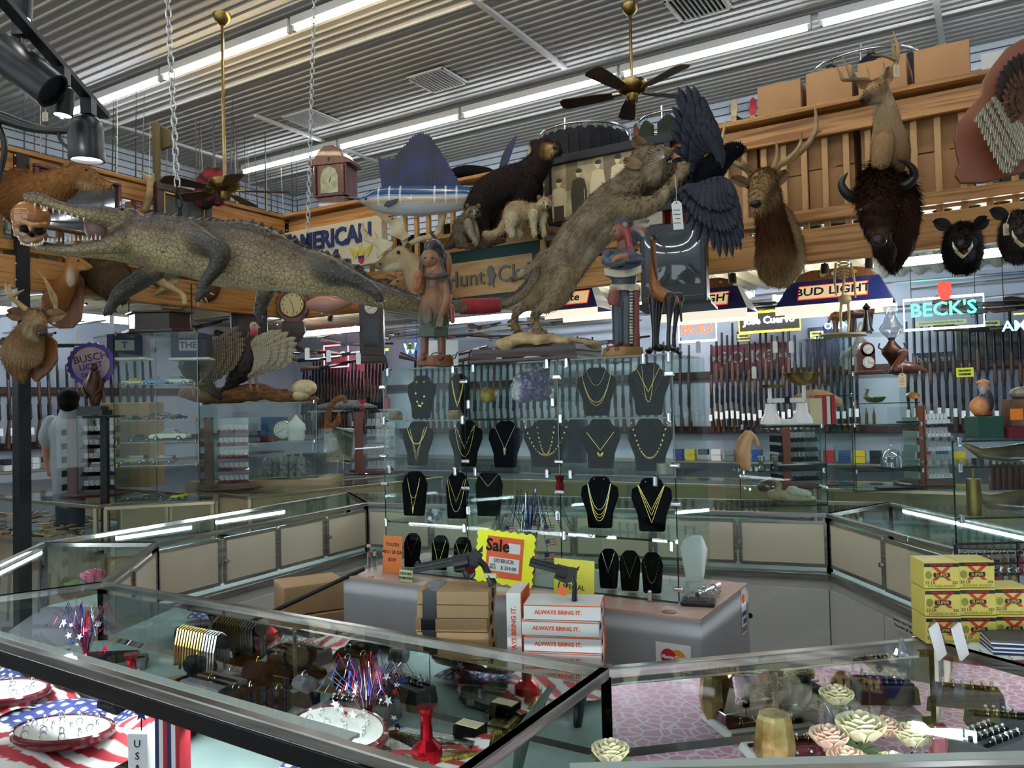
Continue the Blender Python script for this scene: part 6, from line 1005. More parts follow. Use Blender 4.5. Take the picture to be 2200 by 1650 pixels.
neon(338, 765, 2.5, .2, .4, 'coloured neon sign reading IMP BEER seen through the car tower', [('MO', .09, -.05, .2, 'neon_yellow'), ('IMP', .1, 0, .0, 'neon_yellow'), ('BEER', .09, .03, -.14, 'neon_yellow')]); neon(722, 765, 2.3, .45, .3, 'pink and white neon sign reading SMIRNOFF', [('SMIRNOFF', .07, 0, .02, 'neon_white')], 'neon_pink'); tag(MB().cyl((-.12, 0, 0), (.12, 0, 0), .012).build('neon_bar', 'neon_yellow', loc=RBp(818, 752, 1.9), rz=RZ), 'short yellow neon bar under the hanging clock case', 'neon light'); neon(882, 750, 2.6, .25, .2, 'blue neon star shape behind the carved woman', [('W', .2, 0, 0, 'neon_blue')])
MB_ = MB().box((0, 0, 0), (1.1, .01, .55)); tag(MB_.build('pink_glow_panel', mat('pink_glow', 'D86070', .6, col2='D8A0A8', nscale=2), loc=W(-1.7, 2.78, 2.2), rz=RZ), 'pink poster panel behind the gun barrels left of the tower', 'poster')  # pink glow on the wall, put into the colour of a flat panel
for i, (px, py, w_, h_, c) in enumerate(((808, 800, .18, .35, '4A4E78'), (1770, 760, .3, .55, '5E5A80'), (2150, 745, .7, .35, '6A6A58'))): wsign(px, py, 2.79, w_, h_, ['bluish night poster left of the tower', 'purple grey camouflage poster left of the skeleton', 'brown framed fish picture at the right wall'][i], mat('post' + c, c, .6, col2='3A3A48', nscale=6), [], 'poster', 'poster')
# bottle cap sign
p = P(197, 783, 6.2); t = thing('bottle_cap_sign', 'round bottle cap sign reading BUSCH LIGHT DRAFT', 'sign', p, .25); MB().prism([((.165 + .012 * (i % 2)) * math.cos(i * PI / 21), (.165 + .012 * (i % 2)) * math.sin(i * PI / 21)) for i in range(42)], .03).build('cap', mat('cap_purple', '4A3A78', .35, metal=.4), t); MB().cyl((0, -.014, 0), (0, -.024, 0), .135, n=32).build('face', mat('cap_gold', 'B8A070', .4, col2='8A6AA0', nscale=4), t)
for s, z, sz in (('BUSCH', .05, .08), ('LIGHT', -.015, .06), ('DRAFT', -.08, .045)): MB().text(s, sz, TR((0, -.026, z), ry=-.2), .001, off=.001).build('lettering', 'navy', t)
# pool table lamps
def poollamp(p, L, lab, rz=RZ, word='BUD LIGHT'):
    t = thing('pool_table_lamp', lab, 'hanging lamp', p, rz); mb = MB(); h = .2; a, c, w_ = L / 2, L / 2 - .1, .17
    mb.add([(-a, -w_, 0), (a, -w_, 0), (c, -.07, h), (-c, -.07, h)], [(0, 1, 2, 3)]); mb.add([(-a, w_, 0), (-c, .07, h), (c, .07, h), (a, w_, 0)], [(0, 1, 2, 3)]); mb.add([(a, -w_, 0), (a, w_, 0), (c, .07, h), (c, -.07, h)], [(0, 1, 2, 3)]); mb.add([(-a, -w_, 0), (-c, -.07, h), (-c, .07, h), (-a, w_, 0)], [(0, 1, 2, 3)]); o = mb.build('shade', mat('lamp_blue', '24306E', .3, coat=.5), t); md = o.modifiers.new('s', 'SOLIDIFY'); md.thickness = .006
    A = TR((0, -.127, h * .5), rx=-.46); MB().box((0, 0, 0), (L * .6, .004, .13), T=A).build('panel_border', 'neon_red_dim', t); MB().box((0, -.002, 0), (L * .58, .004, .115), T=A).build('panel', mat('lamp_cream', 'E8C890', .5, emit=.35), t); MB().text(word, .1, A @ TR((0, -.006, 0)), .001, off=.002, sx=1.1).build('lettering', 'navy', t)
    MB().box((0, -w_ + .0, -.035), (L, .006, .07)).build('skirt', mat('lamp_skirt', 'E8E0CC', .5, emit=.5), t); MB().box((0, w_, -.035), (L, .006, .07)).build('skirt', 'lamp_skirt', t)
    MB().prism([(-c * .9, 0), (c * .9, 0), (c * .8, .06), (c * .5, .085), (-c * .5, .085), (-c * .8, .06)], .12, TR((0, 0, h))).build('gallery', 'wood_base', t, bev=.004)
    for i in range(5): MB().cyl((-.16 + i * .08, -.06, h + .045), (-.16 + i * .08, -.068, h + .045), .014 + .008 * (i % 2), n=14).build('ball', mat('ball%d' % (i % 3), ['B03028', 'D8A040', 'E0D8C0'][i % 3], .3), t)
    for x in (-c * .7, c * .7): MB().cyl((x, 0, h + .05), (x, 0, 2.8 - p.z), .004, n=5).build('hanging_chain', 'black_steel', t)
    for x in (-.25, .25): MB().ell((x * L, 0, .03), .035, 12, 8).build('bulb', mat('bulb_warm', 'FFF0D0', .5, emit=8), t, smooth=180)
mat('neon_red_dim', 'D8403A', .5, emit=.5)
q = RBp(1795, 655, 1.0); poollamp(q, .86, 'larger pool table lamp reading BUD LIGHT under the bison'); q = RBp(1515, 673, .9); poollamp(q, .8, 'pool table lamp reading BUD LIGHT partly behind the giraffe')
p = RBp(1245, 668, .4); poollamp(p, .5, 'stained glass style beer lamp reading lite behind the bobcat', word='lite')
# small track spots under the deck
for i, (px, py) in enumerate(((1574, 600), (1772, 580), (1868, 568), (1505, 635), (710, 685), (612, 700), (100, 600))): p = RBp(px, py, .35 if i < 5 else .2); t = thing('spotlight', ['small black spotlight left of the lamp gallery', 'small black spotlight under the beam above the bigger lamp', 'small black spotlight beside the bison beard', 'small spotlight beside the television', 'small spotlight under the pink fish', 'small spotlight left of the octagonal clock', 'small spotlight beside the antelope plaque'][i], 'spotlight', p); MB().lathe([(0, .05), (.025, .045), (.032, 0), (.03, -.03), (.024, -.03)], n=14).build('head', 'satin_black', t, smooth=50); MB().cyl((0, 0, -.02), (0, 0, -.026), .026).build('lamp_face', 'spot_glow', t); MB().cyl((0, 0, .04), (0, 0, 2.8 - p.z), .006, n=5).build('stem', 'satin_black', t)
# guns hanging level under the deck: clutter of racked barrels and pipes
hg = longgun('walnut', 'walnut', 'long gun hung level on brackets under the balcony', 'guns hung level under the balcony'); hg.location = W(-1.9, 1.9, 2.45); hg.rotation_euler = (PI / 2 + .06, 0, RZ + 1.2); rsp = [(-2.2, 1.2), (-1.7, 1.5), (-1.2, 1.7), (-.6, 2.0), (0, 2.1), (.6, 2.0), (1.3, 2.2), (2, 2.3), (3.6, 2.5), (5.8, 2.5), (6.4, 2.5), (-2.3, -1.4), (-2.4, -.6), (-2.4, .4), (-2.2, -2.2), (-1.9, .9)]
for i in range(44): u, v = rsp[i % 16]; o = dup(hg, W(u + rnd(-.2, .2), v + rnd(-.25, .25), rnd(2.15, 2.72))); o.rotation_euler = (PI / 2 + rnd(-.15, .15), rnd(-.2, .2), RZ + rnd(.9, 1.9))
for i in range(26):
    u, v = rsp[(i * 5) % 16]; u = max(u, -1.85); a = rnd(-.3, .3); tag(MB().cyl((-.9, 0, 0), (.9, 0, 0), .011, n=6).build('conduit', 'chrome_dull', loc=W(u, v, rnd(2.5, 2.78)), rz=RZ + a), 'thin metal conduit under the balcony deck', 'pipe', 'conduits under the balcony')
for i, (px, py) in enumerate(((240, 690), (180, 780), (205, 755), (170, 720), (290, 700), (660, 760), (706, 765), (770, 770), (1665, 745), (1500, 745), (1620, 800), (1700, 745))): p = P(px, py, 6.6); tag(MB().prism([(-.02, -.05), (.02, -.05), (.02, .04), (.01, .05), (-.01, .05), (-.02, .04)], .002).build('hang_tag', 'tag_slip', loc=p), 'small white tag dangling among the guns under the balcony', 'tag', 'tags under the balcony')
# wall clocks
def dial(t, r, T=MX(), m='dial_white', num=1, h=(1.0, 4.2)):
    MB().cyl(T @ V((0, -.004, 0)), T @ V((0, 0, 0)), r, n=32).build('dial', m, t); mb = MB()
    for i in range(12): a = i * PI / 6; mb.box((r * .8 * math.sin(a), -.006, r * .8 * math.cos(a)), (r * .05, .002, r * .16), T=T @ TR() if 0 else T)
    mb.build('numerals', 'ink', t); mb = MB(); [mb.bar(T @ V((0, -.008, 0)), T @ V((l * r * math.sin(a), -.008, l * r * math.cos(a))), r * .06, .002) for l, a in ((.5, h[0]), (.75, h[1]))]; mb.build('hands', 'ink', t)
mat('dial_white', 'E6E2D4', .4); mat('dial_yellow', 'CFC28A', .4)
p = P(630, 655, 7.9); t = thing('octagonal_clock', 'octagonal dark wooden wall clock with yellowed dial under the belly', 'clock', p); t.scale = (1.34,) * 3; MB().prism([(.13 * math.cos(R(22.5 + i * 45)), .145 * math.sin(R(22.5 + i * 45))) for i in range(8)], .05).build('case', 'mahog', t, bev=.006); MB().prism([(-.08, -.13), (.08, -.13), (.09, -.2), (.04, -.28), (-.04, -.28), (-.09, -.2)], .05).build('drop_case', 'dark_wood', t, bev=.004); MB().ring((0, -.028, .0), .092, .008, (0, 1, 0), 32).build('bezel', 'brass', t); dial(t, .088, TR((0, -.026, 0)), 'dial_yellow', h=(5.9, 2.9))
p = P(798, 700, 7.25); t = thing('pendulum_clock', 'dark wooden pendulum wall clock hanging left of the carved woman', 'clock', p, .1); t.scale = (1.3,) * 3; MB().box((0, .06, 0), (.17, .12, .42)).build('case', 'dark_wood', t, bev=.004); MB().box((-.0, -.003, -.05), (.11, .006, .2)).build('glass_door', 'tv_glass', t); dial(t, .045, TR((0, -.004, .13)), 'dial_white'); MB().box((0, .05, -.24), (.21, .15, .04)).build('foot', 'dark_wood', t, bev=.006)
wallpic(-.02, -.5, 2.45, .22, .3, 'dark framed coat of arms print below the rear alligator foot', RZ + PI / 2 - .6, 'frame_brown', 'mag_black', .06, None)
# man seen from behind
f = FX(145, 940, 6.95); t = f.thing('person', 'man with short black hair in a grey t-shirt seen from behind', 'person'); b = Body(); SH, SKN = '8E9496', '9A6E54'
f.limb(b, [(150, 1060, 34), (150, 1000, 38), (152, 950, 40), (148, 915, 40), (147, 892, 22)], SH, flat=.7); f.limb(b, [(110, 905, 14), (100, 935, 16), (102, 950, 15)], SH); f.limb(b, [(180, 900, 14), (192, 935, 16), (192, 950, 15)], SH); f.limb(b, [(147, 890, 12), (146, 872, 12)], SKN); f.ball(b, 146, 862, (18, 22, 24), SKN)
f.limb(b, [(100, 950, 11), (102, 985, 9), (108, 1010, 8)], SKN); f.limb(b, [(192, 950, 11), (190, 985, 9), (180, 1008, 8)], SKN)
for x0 in (108, 180): [f.limb(b, [(x0 + k, 1010, 3.4), (x0 + k + 1, 1022, 3)], SKN) for k in (-5, 0, 5)]
f.ball(b, 128, 866, (3, 5, 7), SKN); f.ball(b, 165, 866, (3, 5, 7), SKN); f.limb(b, [(140, 1050, 20), (138, 1200, 15), (138, 1330, 11)], '2A2E36'); f.limb(b, [(162, 1050, 20), (164, 1200, 15), (164, 1330, 11)], '2A2E36')
b.build('body', 'hide', t, voxel=.011, smooth=3, soft=.004); b = Body(); f.ball(b, 147, 855, (21, 26, 21), '14120F', -.005); f.ball(b, 147, 868, (19, 22, 17), '14120F', -.025); b.build('hair', 'fur', t, voxel=.009, smooth=2, fur=2500, flen=.012)
# ================================================================ RING OF SHOWCASES
mat('steel', 'B4B2AC', .28, metal=.95, col2='8E8C86', nscale=4, stretch=(1, 1, 20)); mat('steel_dark', '2E2E30', .3, metal=.8); mat('panel_cream', 'D8CFB4', .5, col2='CEC4A6', nscale=2); mat('cab_white', 'C9C7C0', .5); mat('teal_cloth', '8E9C96', .85, col2='7C8C88', nscale=5); mat('lace', 'D9CCD4', .8, col2='C08A9C', kind='edge', nscale=26, nmix=(.0, .12)); mat('wood_trim', 'B29C78', .5, col2='A08A66', nscale=3)
mat('mirror', 'C8CCCA', .03, metal=1); mat('grey_felt', '4A4A4E', .9); mat('brass_frame', 'A0937A', .35, metal=.9)
H_ = .98
def zz(px, py, z=H_): p = Zp(px, py, z); return V((p.x, p.y, 0))
PI_ = [V((.22, 2.03, 0)), V((-1.67, 3.21, 0)), V((-1.89, 4.17, 0)), V((-1.07, 5.72, 0)), V((1.83, 4.65, 0)), V((1.93, 3.48, 0)), V((1.13, 2.21, 0))]
def outer(poly, ds):      # the outer corners: every edge pushed out by its own depth
    out = []; n = len(poly); ln = []
    for i in range(n): d = (poly[(i + 1) % n] - poly[i]).normalized(); m = V((-d.y, d.x, 0)); m = m if m.dot(poly[i] - cen) > 0 else -m; ln.append((poly[i] + m * ds[i], d))
    for i in range(n):
        (p, d), (q, e) = ln[i - 1], ln[i]; den = d.x * e.y - d.y * e.x; s_ = ((q.x - p.x) * e.y - (q.y - p.y) * e.x) / den; out.append(p + d * s_)
    return out
cen = sum(PI_, V()) / 7; PO = outer(PI_, [.6] * 7); PO[0] = V((-.12, 1.46, 0)); PO[6] = V((1.5, 1.46, 0))
def vb(mb, a, b, z, w_, h, m=None): mb.bar(V((a.x, a.y, z)), V((b.x, b.y, z)), w_, h, m=m)
def showcase(i0, i1, A, B, Ao, Bo, lab, deck='teal_cloth', fr='steel', hi=H_, dz=.64, panels=2, cab='cab_white', panel='panel_cream', kn=True, mir=0):
    o = (A + B) / 2; t = thing('showcase', lab, 'display case', o); loc = lambda p, z=0: V((p.x - o.x, p.y - o.y, z)); a, b, ao, bo = loc(A), loc(B), loc(Ao), loc(Bo); s = lambda p, q, z, w_, h, nm='frame_rail', m=fr: MB().bar(p + V((0, 0, z)), q + V((0, 0, z)), w_, h).build(nm, m, t, bev=.003)
    for p, q in ((a, b), (ao, bo), (a, ao), (b, bo)): s(p, q, hi - .012, .028, .026)
    s(a, b, dz - .03, .03, .04); s(ao, bo, dz - .03, .03, .04)
    for p in (a, b, ao, bo): MB().box((p.x, p.y, (hi + dz) / 2 - .02), (.026, .026, hi - dz)).build('corner_post', fr, t)
    def slabp(pts, z0, z1, nm, m): n = len(pts); mb = MB(); mb.add([V((p.x, p.y, z)) for z in (z0, z1) for p in pts], [tuple(range(n))[::-1], tuple(range(n, 2 * n))] + [(k, (k + 1) % n, (k + 1) % n + n, k + n) for k in range(n)]); return mb.build(nm, m, t)
    slabp([a, b, bo, ao], hi - .005, hi, 'top_glass', 'glass_pane'); slabp([a, b, bo, ao], dz - .02, dz, 'deck', deck); MB().bar(ao + V((0, 0, (hi + dz) / 2)), bo + V((0, 0, (hi + dz) / 2)), .005, hi - dz).build('front_glass', 'glass_pane', t)
    sh = lambda p, f_: p + (V((0, 0, 0)) + ((ao + bo) / 2 - (a + b) / 2)) * f_
    slabp([a + (ao - a) * .02, b + (bo - b) * .02, b + (bo - b) * .93, a + (ao - a) * .93], .0, dz - .05, 'base_cabinet', cab)
    if mir: s(ao, bo, hi - .05, .03, .045, 'black_fascia', 'steel_dark')
    d = b - a; L = d.length; dn = d.normalized(); inn = (a - ao); inn = (inn - dn * inn.dot(dn)).normalized(); rz = math.atan2(dn.y, dn.x); ph = hi - dz - .09; zc = (hi + dz) / 2 - .01
    for k in range(panels):
        c = a + d * ((k + .5) / panels) + inn * (.004 if k % 2 else -.004); w_ = L / panels - .03; q = MB().box((c.x, c.y, zc), (w_, .008, ph), rz).build('sliding_door', panel, t)
        if mir: e = c - inn * .008; MB().box((e.x, e.y, zc), (w_ + .02, .004, ph + .02), rz).build('mirror_face', 'mirror', q)
        for sx in (-1, 1): e = c + dn * sx * w_ / 2; MB().box((e.x, e.y, zc), (.022, .016, ph), rz).build('door_stile', fr, q)
        for sz in (-1, 1): MB().box((c.x, c.y, zc + sz * ph / 2), (w_, .014, .02), rz).build('door_rail', fr, q)
        if kn and k % 2: e = c - dn * (w_ / 2 - .0) + inn * .014; MB().cyl((e.x, e.y, zc), tuple(V((e.x, e.y, zc)) + inn * .018), .012, n=12).build('lock_knob', 'chrome', q)
        c2 = a + d * ((k + .5) / panels) + inn * (.012 if k % 2 else .004); q2 = MB().box((c2.x, c2.y, (dz - .06) / 2), (L / panels - .02, .012, dz - .14), rz).build('cabinet_door', cab, t, bev=.002)
        e = c2 + dn * ((.5 - (k % 2)) * (L / panels - .12)) + inn * .007; MB().cyl((e.x, e.y, (dz - .06) * .62), tuple(V((e.x, e.y, (dz - .06) * .62)) + inn * .002), .016, n=14).build('finger_hole', 'dark', q2)
    return t
SL = ['front glass showcase nearest the camera holding flags pistols and ring trays', 'left glass showcase with the pink silk rose inside', 'long left rear showcase with light tubes and cream sliding doors', 'back showcase behind the glass tower', 'right showcase with a lock and repair bag label', 'right showcase under the ammunition and hanging keys', 'front right showcase with pink lace and yellow roses']
for i, dk in enumerate(('teal_cloth', 'grey_felt', 'teal_cloth', 'teal_cloth', 'teal_cloth', 'lace', 'lace')): showcase(0, 0, PI_[i], PI_[(i + 1) % 7], PO[i], PO[(i + 1) % 7], SL[i], dk, panels=[4, 2, 4, 6, 2, 4, 2][i], dz=.75 if i in (0, 6) else .64, mir=i in (0, 6))
DZ = .751
# outer neighbour: extra case at the right edge and the left rear brass island
BA = [zz(0, 1135), zz(240, 1190), zz(245, 1110), zz(440, 1075), zz(440, 1060), zz(760, 1010)]
def brasscase(a, b, d, lab, deck): dn = (b - a).normalized(); n = V((-dn.y, dn.x, 0)); return showcase(0, 0, a + n * d, b + n * d, a, b, lab, deck, 'brass_frame', dz=.66, panels=2, cab='wood_trim', panel='wood_trim', kn=False)
brasscase(V((-4.6, 6.87, 0)), V((-3.13, 5.93, 0)), .85, 'brass framed case of folding knives and pistols at the left edge', 'teal_cloth'); brasscase(V((-3.0, 5.83, 0)), V((-2.3, 6.05, 0)), .55, 'small brass framed case carrying the model car tower', 'teal_cloth'); brasscase(V((-2.1, 6.3, 0)), V((-.7, 7.7, 0)), .6, 'brass framed counter behind the left rear showcase', 'teal_cloth')
brasscase(V((-.6, 7.6, 0)), V((2.2, 6.1, 0)), .55, 'long rear counter seen through the glass tower', 'teal_cloth'); brasscase(V((2.3, 6.0, 0)), V((4.6, 4.7, 0)), .55, 'long rear counter below the ammunition shelf at the right', 'teal_cloth')
# strip lights inside the left rear case
def strip(a, b, lab): c = (a + b) / 2; t = thing('case_light', lab, 'case light', c); MB().cyl(tuple(a - c), tuple(b - c), .012, n=8).build('tube', 'tube_low', t); MB().bar(a - c + V((0, 0, .014)), b - c + V((0, 0, .014)), .03, .008).build('reflector', 'fixture', t)
C1, D1_ = PI_[2], PI_[3]; O1 = PO[2]; nn = (O1 - C1).normalized() * .3
strip(zz(250, 1145) + V((0, 0, .95)), zz(410, 1122) + V((0, 0, .95)), 'lit strip lamp in the left end of the rear showcase'); strip(zz(465, 1112) + V((0, 0, .95)), zz(610, 1090) + V((0, 0, .95)), 'lit strip lamp in the middle of the rear showcase')
def mid(A, B, Ao, Bo, u, w_, z): return A + (B - A) * u + (Ao - A + (Bo - B - Ao + A) * u) * w_ + V((0, 0, z))
for i, lab in ((0, 'strip lamp hidden under the front rail of the nearest showcase'), (6, 'strip lamp under the front rail of the pink lace showcase'), (1, 'strip lamp in the left case above the pink rose'), (4, 'strip lamp in the right case with the lock'), (5, 'strip lamp in the case under the keys')):
    j = (i + 1) % 7; strip(mid(PI_[i], PI_[j], PO[i], PO[j], .12, .93, .955), mid(PI_[i], PI_[j], PO[i], PO[j], .88, .93, .955), lab)
# paper labels
def plabel(px, py, q, nrm, w_, h, lines, lab, size=.02, m='cab_white'): p = On(px, py, q, nrm); n = V(nrm).normalized(); n = n if n.dot(EYE - p) > 0 else -n; rz = math.atan2(n.y, n.x) + PI / 2; t = thing('paper_label', lab, 'label', p + n * .03, rz); MB().box((0, 0, 0), (w_, .001, h)).build('paper', m, t); [MB().text(s, size, TR((0, -.002, h * .22 - i * size * 1.3)), .0003).build('lettering', 'ink', t) for i, s in enumerate(lines)]
def nrm(i): d = (PI_[(i + 1) % 7] - PI_[i]).normalized(); return (-d.y, d.x, 0)
plabel(640, 1268, PI_[2], nrm(2), .16, .07, ['Pendant boxes &', 'Appraisal Papers'], 'paper label reading Pendant boxes and Appraisal Papers'); plabel(1955, 1345, PI_[4], nrm(4), .17, .07, ['Jewelry repair bags &', 'Decorative gift bags'], 'paper label reading Jewelry repair bags on the right cabinet')
# ================================================================ THINGS IN AND ON THE CASES
def on(px, py, z=DZ, rf=0):
    p = Zp(px, py, z)
    if z < .85:
        for A, B_ in ((PI_[0], PI_[1]), (PI_[6], PI_[0])):      # behind the mirror doors: the thing itself stands in front of them
            d = (B_ - A).normalized(); n = V((-d.y, d.x, 0)); n = n if n.dot(cen - A) > 0 else -n; h = (V((p.x, p.y, 0)) - A).dot(n)
            if h > -.05 and (A - V((p.x, p.y, 0))).length < 3.2 and min((p.x, A.x)) is not None:
                tt = (V((p.x, p.y, 0)) - A).dot(d) / (B_ - A).length
                if -.05 < tt < 1.05:
                    q = On(px, py, A - n * .1, n)
                    if rf or q.z > .82: p -= n * (max(h * 2, h + .06) + .03); continue
                    p = q; z = max(p.z, .755)
                    if z > .765: tag(MB().box((0, 0, (DZ - z) / 2 - .001), (.07, .06, z - DZ)).build('display_riser', 'velvet', loc=(p.x, p.y, z), rz=math.atan2(d.y, d.x)), 'small black display riser at the back of the front showcases', 'riser', 'black risers in the front showcases')
                    return V((p.x, p.y, z + .001))
    return V((p.x, p.y, z))
def flagcloth(px, py, w_, h, rz, lab, z=DZ):
    nx, ny = 110, 66; vs = []; cs = []; r_, wh, bl = [lin(c) for c in ('A82A34', 'DDD8D0', '27336E')]
    ph = rnd(0, 9)
    for j in range(ny + 1):
        for i in range(nx + 1):
            x, y = i / nx, j / ny; zz_ = .012 * (1 + math.sin(x * 9 + ph + 3 * math.sin(y * 4))) + .006 * math.sin(y * 14 + x * 6 + ph) + .008; vs.append(((x - .5) * w_, (y - .5) * h, zz_)); yy = y + .02 * math.sin(x * 12 + ph)
            if x < .42 and yy > .46: u, v = (x * 15) % 1, (yy * 13 + (int(x * 15) % 2) * .5) % 1; c = wh if (u - .5) ** 2 + (v - .5) ** 2 < .06 else bl
            else: c = r_ if int(yy * 13 + 26) % 2 == 0 else wh
            cs.append(c)
    t = MB().add(vs, [(j * (nx + 1) + i, j * (nx + 1) + i + 1, (j + 1) * (nx + 1) + i + 1, (j + 1) * (nx + 1) + i) for j in range(ny) for i in range(nx)]).build('flag_cloth', mat('cloth_attr', attr=1, rough=.8), colors=cs, smooth=180, loc=on(px, py, z, 1), rz=rz); tag(t, lab, 'flag')
fa = math.atan2(-1.18, 1.89)
flagcloth(130, 1600, .62, .42, fa, 'rumpled stars and stripes cloth under the nearest ring tray'); flagcloth(1120, 1480, .5, .36, fa + .4, 'rumpled stars and stripes cloth by the red foil vase'); flagcloth(560, 1330, .55, .3, fa - .2, 'rumpled stars and stripes cloth at the back of the front case'); flagcloth(330, 1540, .3, .3, fa + 1.5, 'flag cloth edge beside the white USA block')
mat('tray_white', 'E4E0D6', .6); mat('mahog_gloss', '5E1820', .15, coat=.8)
def ringmesh(r=.009): return MB().ring((0, 0, r), r, .0016, (1, 0, 0), 12, 5, m=0).lathe([(0, 0), (.0045, .004), (.003, .007), (0, .007)], c=(0, 0, 2 * r - .001), n=6, m=1)
mat('stone', 'F4F6FA', .05, metal=.6); RGM = {}
def rings(pts, lab, group, m='silver', s=1, rz=0, tilt=.3):
    if (m, s) not in RGM: mb = ringmesh(.009 * s); o = mb.build('ring', [m, 'stone'], smooth=50); RGM[(m, s)] = o.data; bpy.data.objects.remove(o)
    for p in pts: o = bpy.data.objects.new('ring', RGM[(m, s)]); COL.objects.link(o); o.location = p; o.rotation_euler = (tilt, 0, rz + rnd(-.4, .4)); tag(o, lab, 'ring', group)
def ovaltray(px, py, a, b_, rz, lab, n, tilt=0, z=DZ + .03, m='silver', rise=0):
    p = on(px, py, z, 1); t = thing('ring_tray', lab, 'ring tray', p + V((0, 0, rise)), rz); t.rotation_euler = (tilt, 0, rz); MB().lathe([(.9, 0), (1, .012), (1, .026), (.93, .03), (.9, .022), (0, .022)], n=36, sx=a, sy=b_, T=None).build('rim', 'mahog_gloss', t, smooth=40).scale = (1, 1, 1); MB().lathe([(.9, .02), (.9, .026), (0, .026)], n=36, sx=a, sy=b_).build('pad', 'tray_white', t)
    Mx = MX.Translation(p + V((0, 0, rise))) @ Euler((tilt, 0, rz)).to_matrix().to_4x4(); pts = []
    rows = 5
    for j in range(rows):
        y = (j - 2) * b_ * .34; w_ = a * .8 * math.sqrt(max(0, 1 - (y / b_) ** 2)); k = max(2, int(n * w_ / a / 4)); pts += [Mx @ V((-w_ + 2 * w_ * (i + .5) / k, y, .024)) for i in range(k)]
    rings(pts, 'ring standing on the ' + lab.split(' with')[0], 'rings on the ' + lab.split(' with')[0], m, 1.0, rz)
ovaltray(135, 1585, .145, .095, fa + .35, 'nearest white oval tray with mahogany rim', 22, z=DZ + .035); ovaltray(10, 1500, .14, .1, fa + .35, 'oval white tray cut by the left edge with a mahogany rim', 20, z=DZ + .035)
ovaltray(1015, 1448, .16, .09, fa, 'far oval white tray with dark red rim near the red vase', 20, rise=.02, tilt=.25); ovaltray(575, 1345, .15, .08, fa, 'rear oval tray with mahogany rim at the back glass', 14, rise=.02); ovaltray(2105, 1440, .2, .07, -.45, 'long tilted white tray with gold rings at the right', 24, m='gold', rise=.05, tilt=.3)
def dtray(px, py, w_, d, h, rz, lab, n=(6, 3), m='gold', col='grey_felt', z=DZ):
    p = on(px, py, z); t = thing('ring_tray', lab, 'ring tray', p, rz); MB().box((0, 0, h / 2), (w_, d, h), taper=.94).build('block', col, t, bev=.004); Mx = MX.Translation(p) @ Euler((0, 0, rz)).to_matrix().to_4x4()
    for j in range(n[1]): MB().box((0, (j - (n[1] - 1) / 2) * d * .28, h + .002), (w_ * .88, d * .08, .006)).build('slot_bar', 'velvet', t)
    if n[0]: rings([Mx @ V(((i - (n[0] - 1) / 2) * w_ * .14, (j - (n[1] - 1) / 2) * d * .28, h)) for i in range(n[0]) for j in range(n[1])], 'ring slotted in the ' + lab, 'rings in the ' + lab, m, 1.0, rz)
dtray(640, 1425, .2, .12, .05, fa, 'black slotted tray left of the middle tinsel', (0, 2)); dtray(865, 1500, .22, .1, .05, fa + .2, 'long dark ring box by the middle tinsel', (6, 2), 'silver'); dtray(265, 1435, .16, .12, .03, fa + .9, 'flat dark tray beside the left tinsel', (0, 1)); dtray(410, 1375, .2, .14, .035, fa + .6, 'large black tray stand behind the left tinsel', (0, 2), col='velvet')
dtray(560, 1480, .2, .12, .025, fa + .1, 'low black display slab with single ring stands', (0, 1), col='velvet'); dtray(360, 1500, .2, .06, .02, fa, 'dark tray of rings behind the front rail', (7, 2), 'silver')
dtray(1905, 1448, .19, .1, .045, .12, 'dark ring tray at the back of the lace', (5, 3)); dtray(1900, 1500, .17, .12, .05, .5, 'dark ring tray behind the bouquet', (5, 3), 'silver'); dtray(1690, 1505, .22, .1, .04, 0, 'grey ring tray behind the steel post', (5, 2)); dtray(2080, 1515, .18, .08, .05, -.35, 'grey tray of wedding bands at the right', (6, 2)); dtray(2150, 1570, .16, .1, .04, -.3, 'dark tray at the right edge on the lace', (4, 2)); dtray(1720, 1630, .26, .17, .02, .15, 'white compartment ring box with mahogany sides', (5, 3), col='tray_white'); dtray(1615, 1560, .2, .07, .05, .05, 'mahogany box of gold rings in front of the gilt vase', (7, 1), col='mahog_gloss')
def simple(name, cat, lab, px, py, mb, m, z=DZ, rz=0, **k): return tag(mb.build(name, m, loc=on(px, py, z), rz=rz, **k), lab, cat)
for i, (px, py) in enumerate(((655, 1490), (600, 1530), (770, 1430), (850, 1430), (740, 1440), (430, 1460), (500, 1475), (555, 1468), (835, 1400), (455, 1495), (700, 1375), (480, 1345))):
    s = .03 + .008 * (i % 3); lab = ['black cushion ring stand by the diamond pendant', 'black rounded cushion with a gold ring near the tinsel', 'black watch cushion behind the tinsel', 'small black cushion right of the tinsel', 'low black cushion behind the tinsel', 'open ring box with grey lining', 'cylindrical ring finger stand', 'second ring finger stand on the slab', 'upright black watch stand near the grey pedestal', 'grey padded ring cushion in front', 'tall black pendant easel at the back', 'black round display at the back left'][i]
    t = thing('jewellery_stand', lab, 'jewellery stand', on(px, py), fa + rnd(-.4, .4)); MB().tube([(-s, 0, s), (s, 0, s)], s, 14, flat=.8).build('cushion', 'velvet' if i % 3 else 'grey_felt', t, bev=.004); MB().ring((0, 0, s * 1.9), .011, .002, (1, .3, 0), 12, 5).build('ring', 'gold' if i % 2 else 'silver', t)
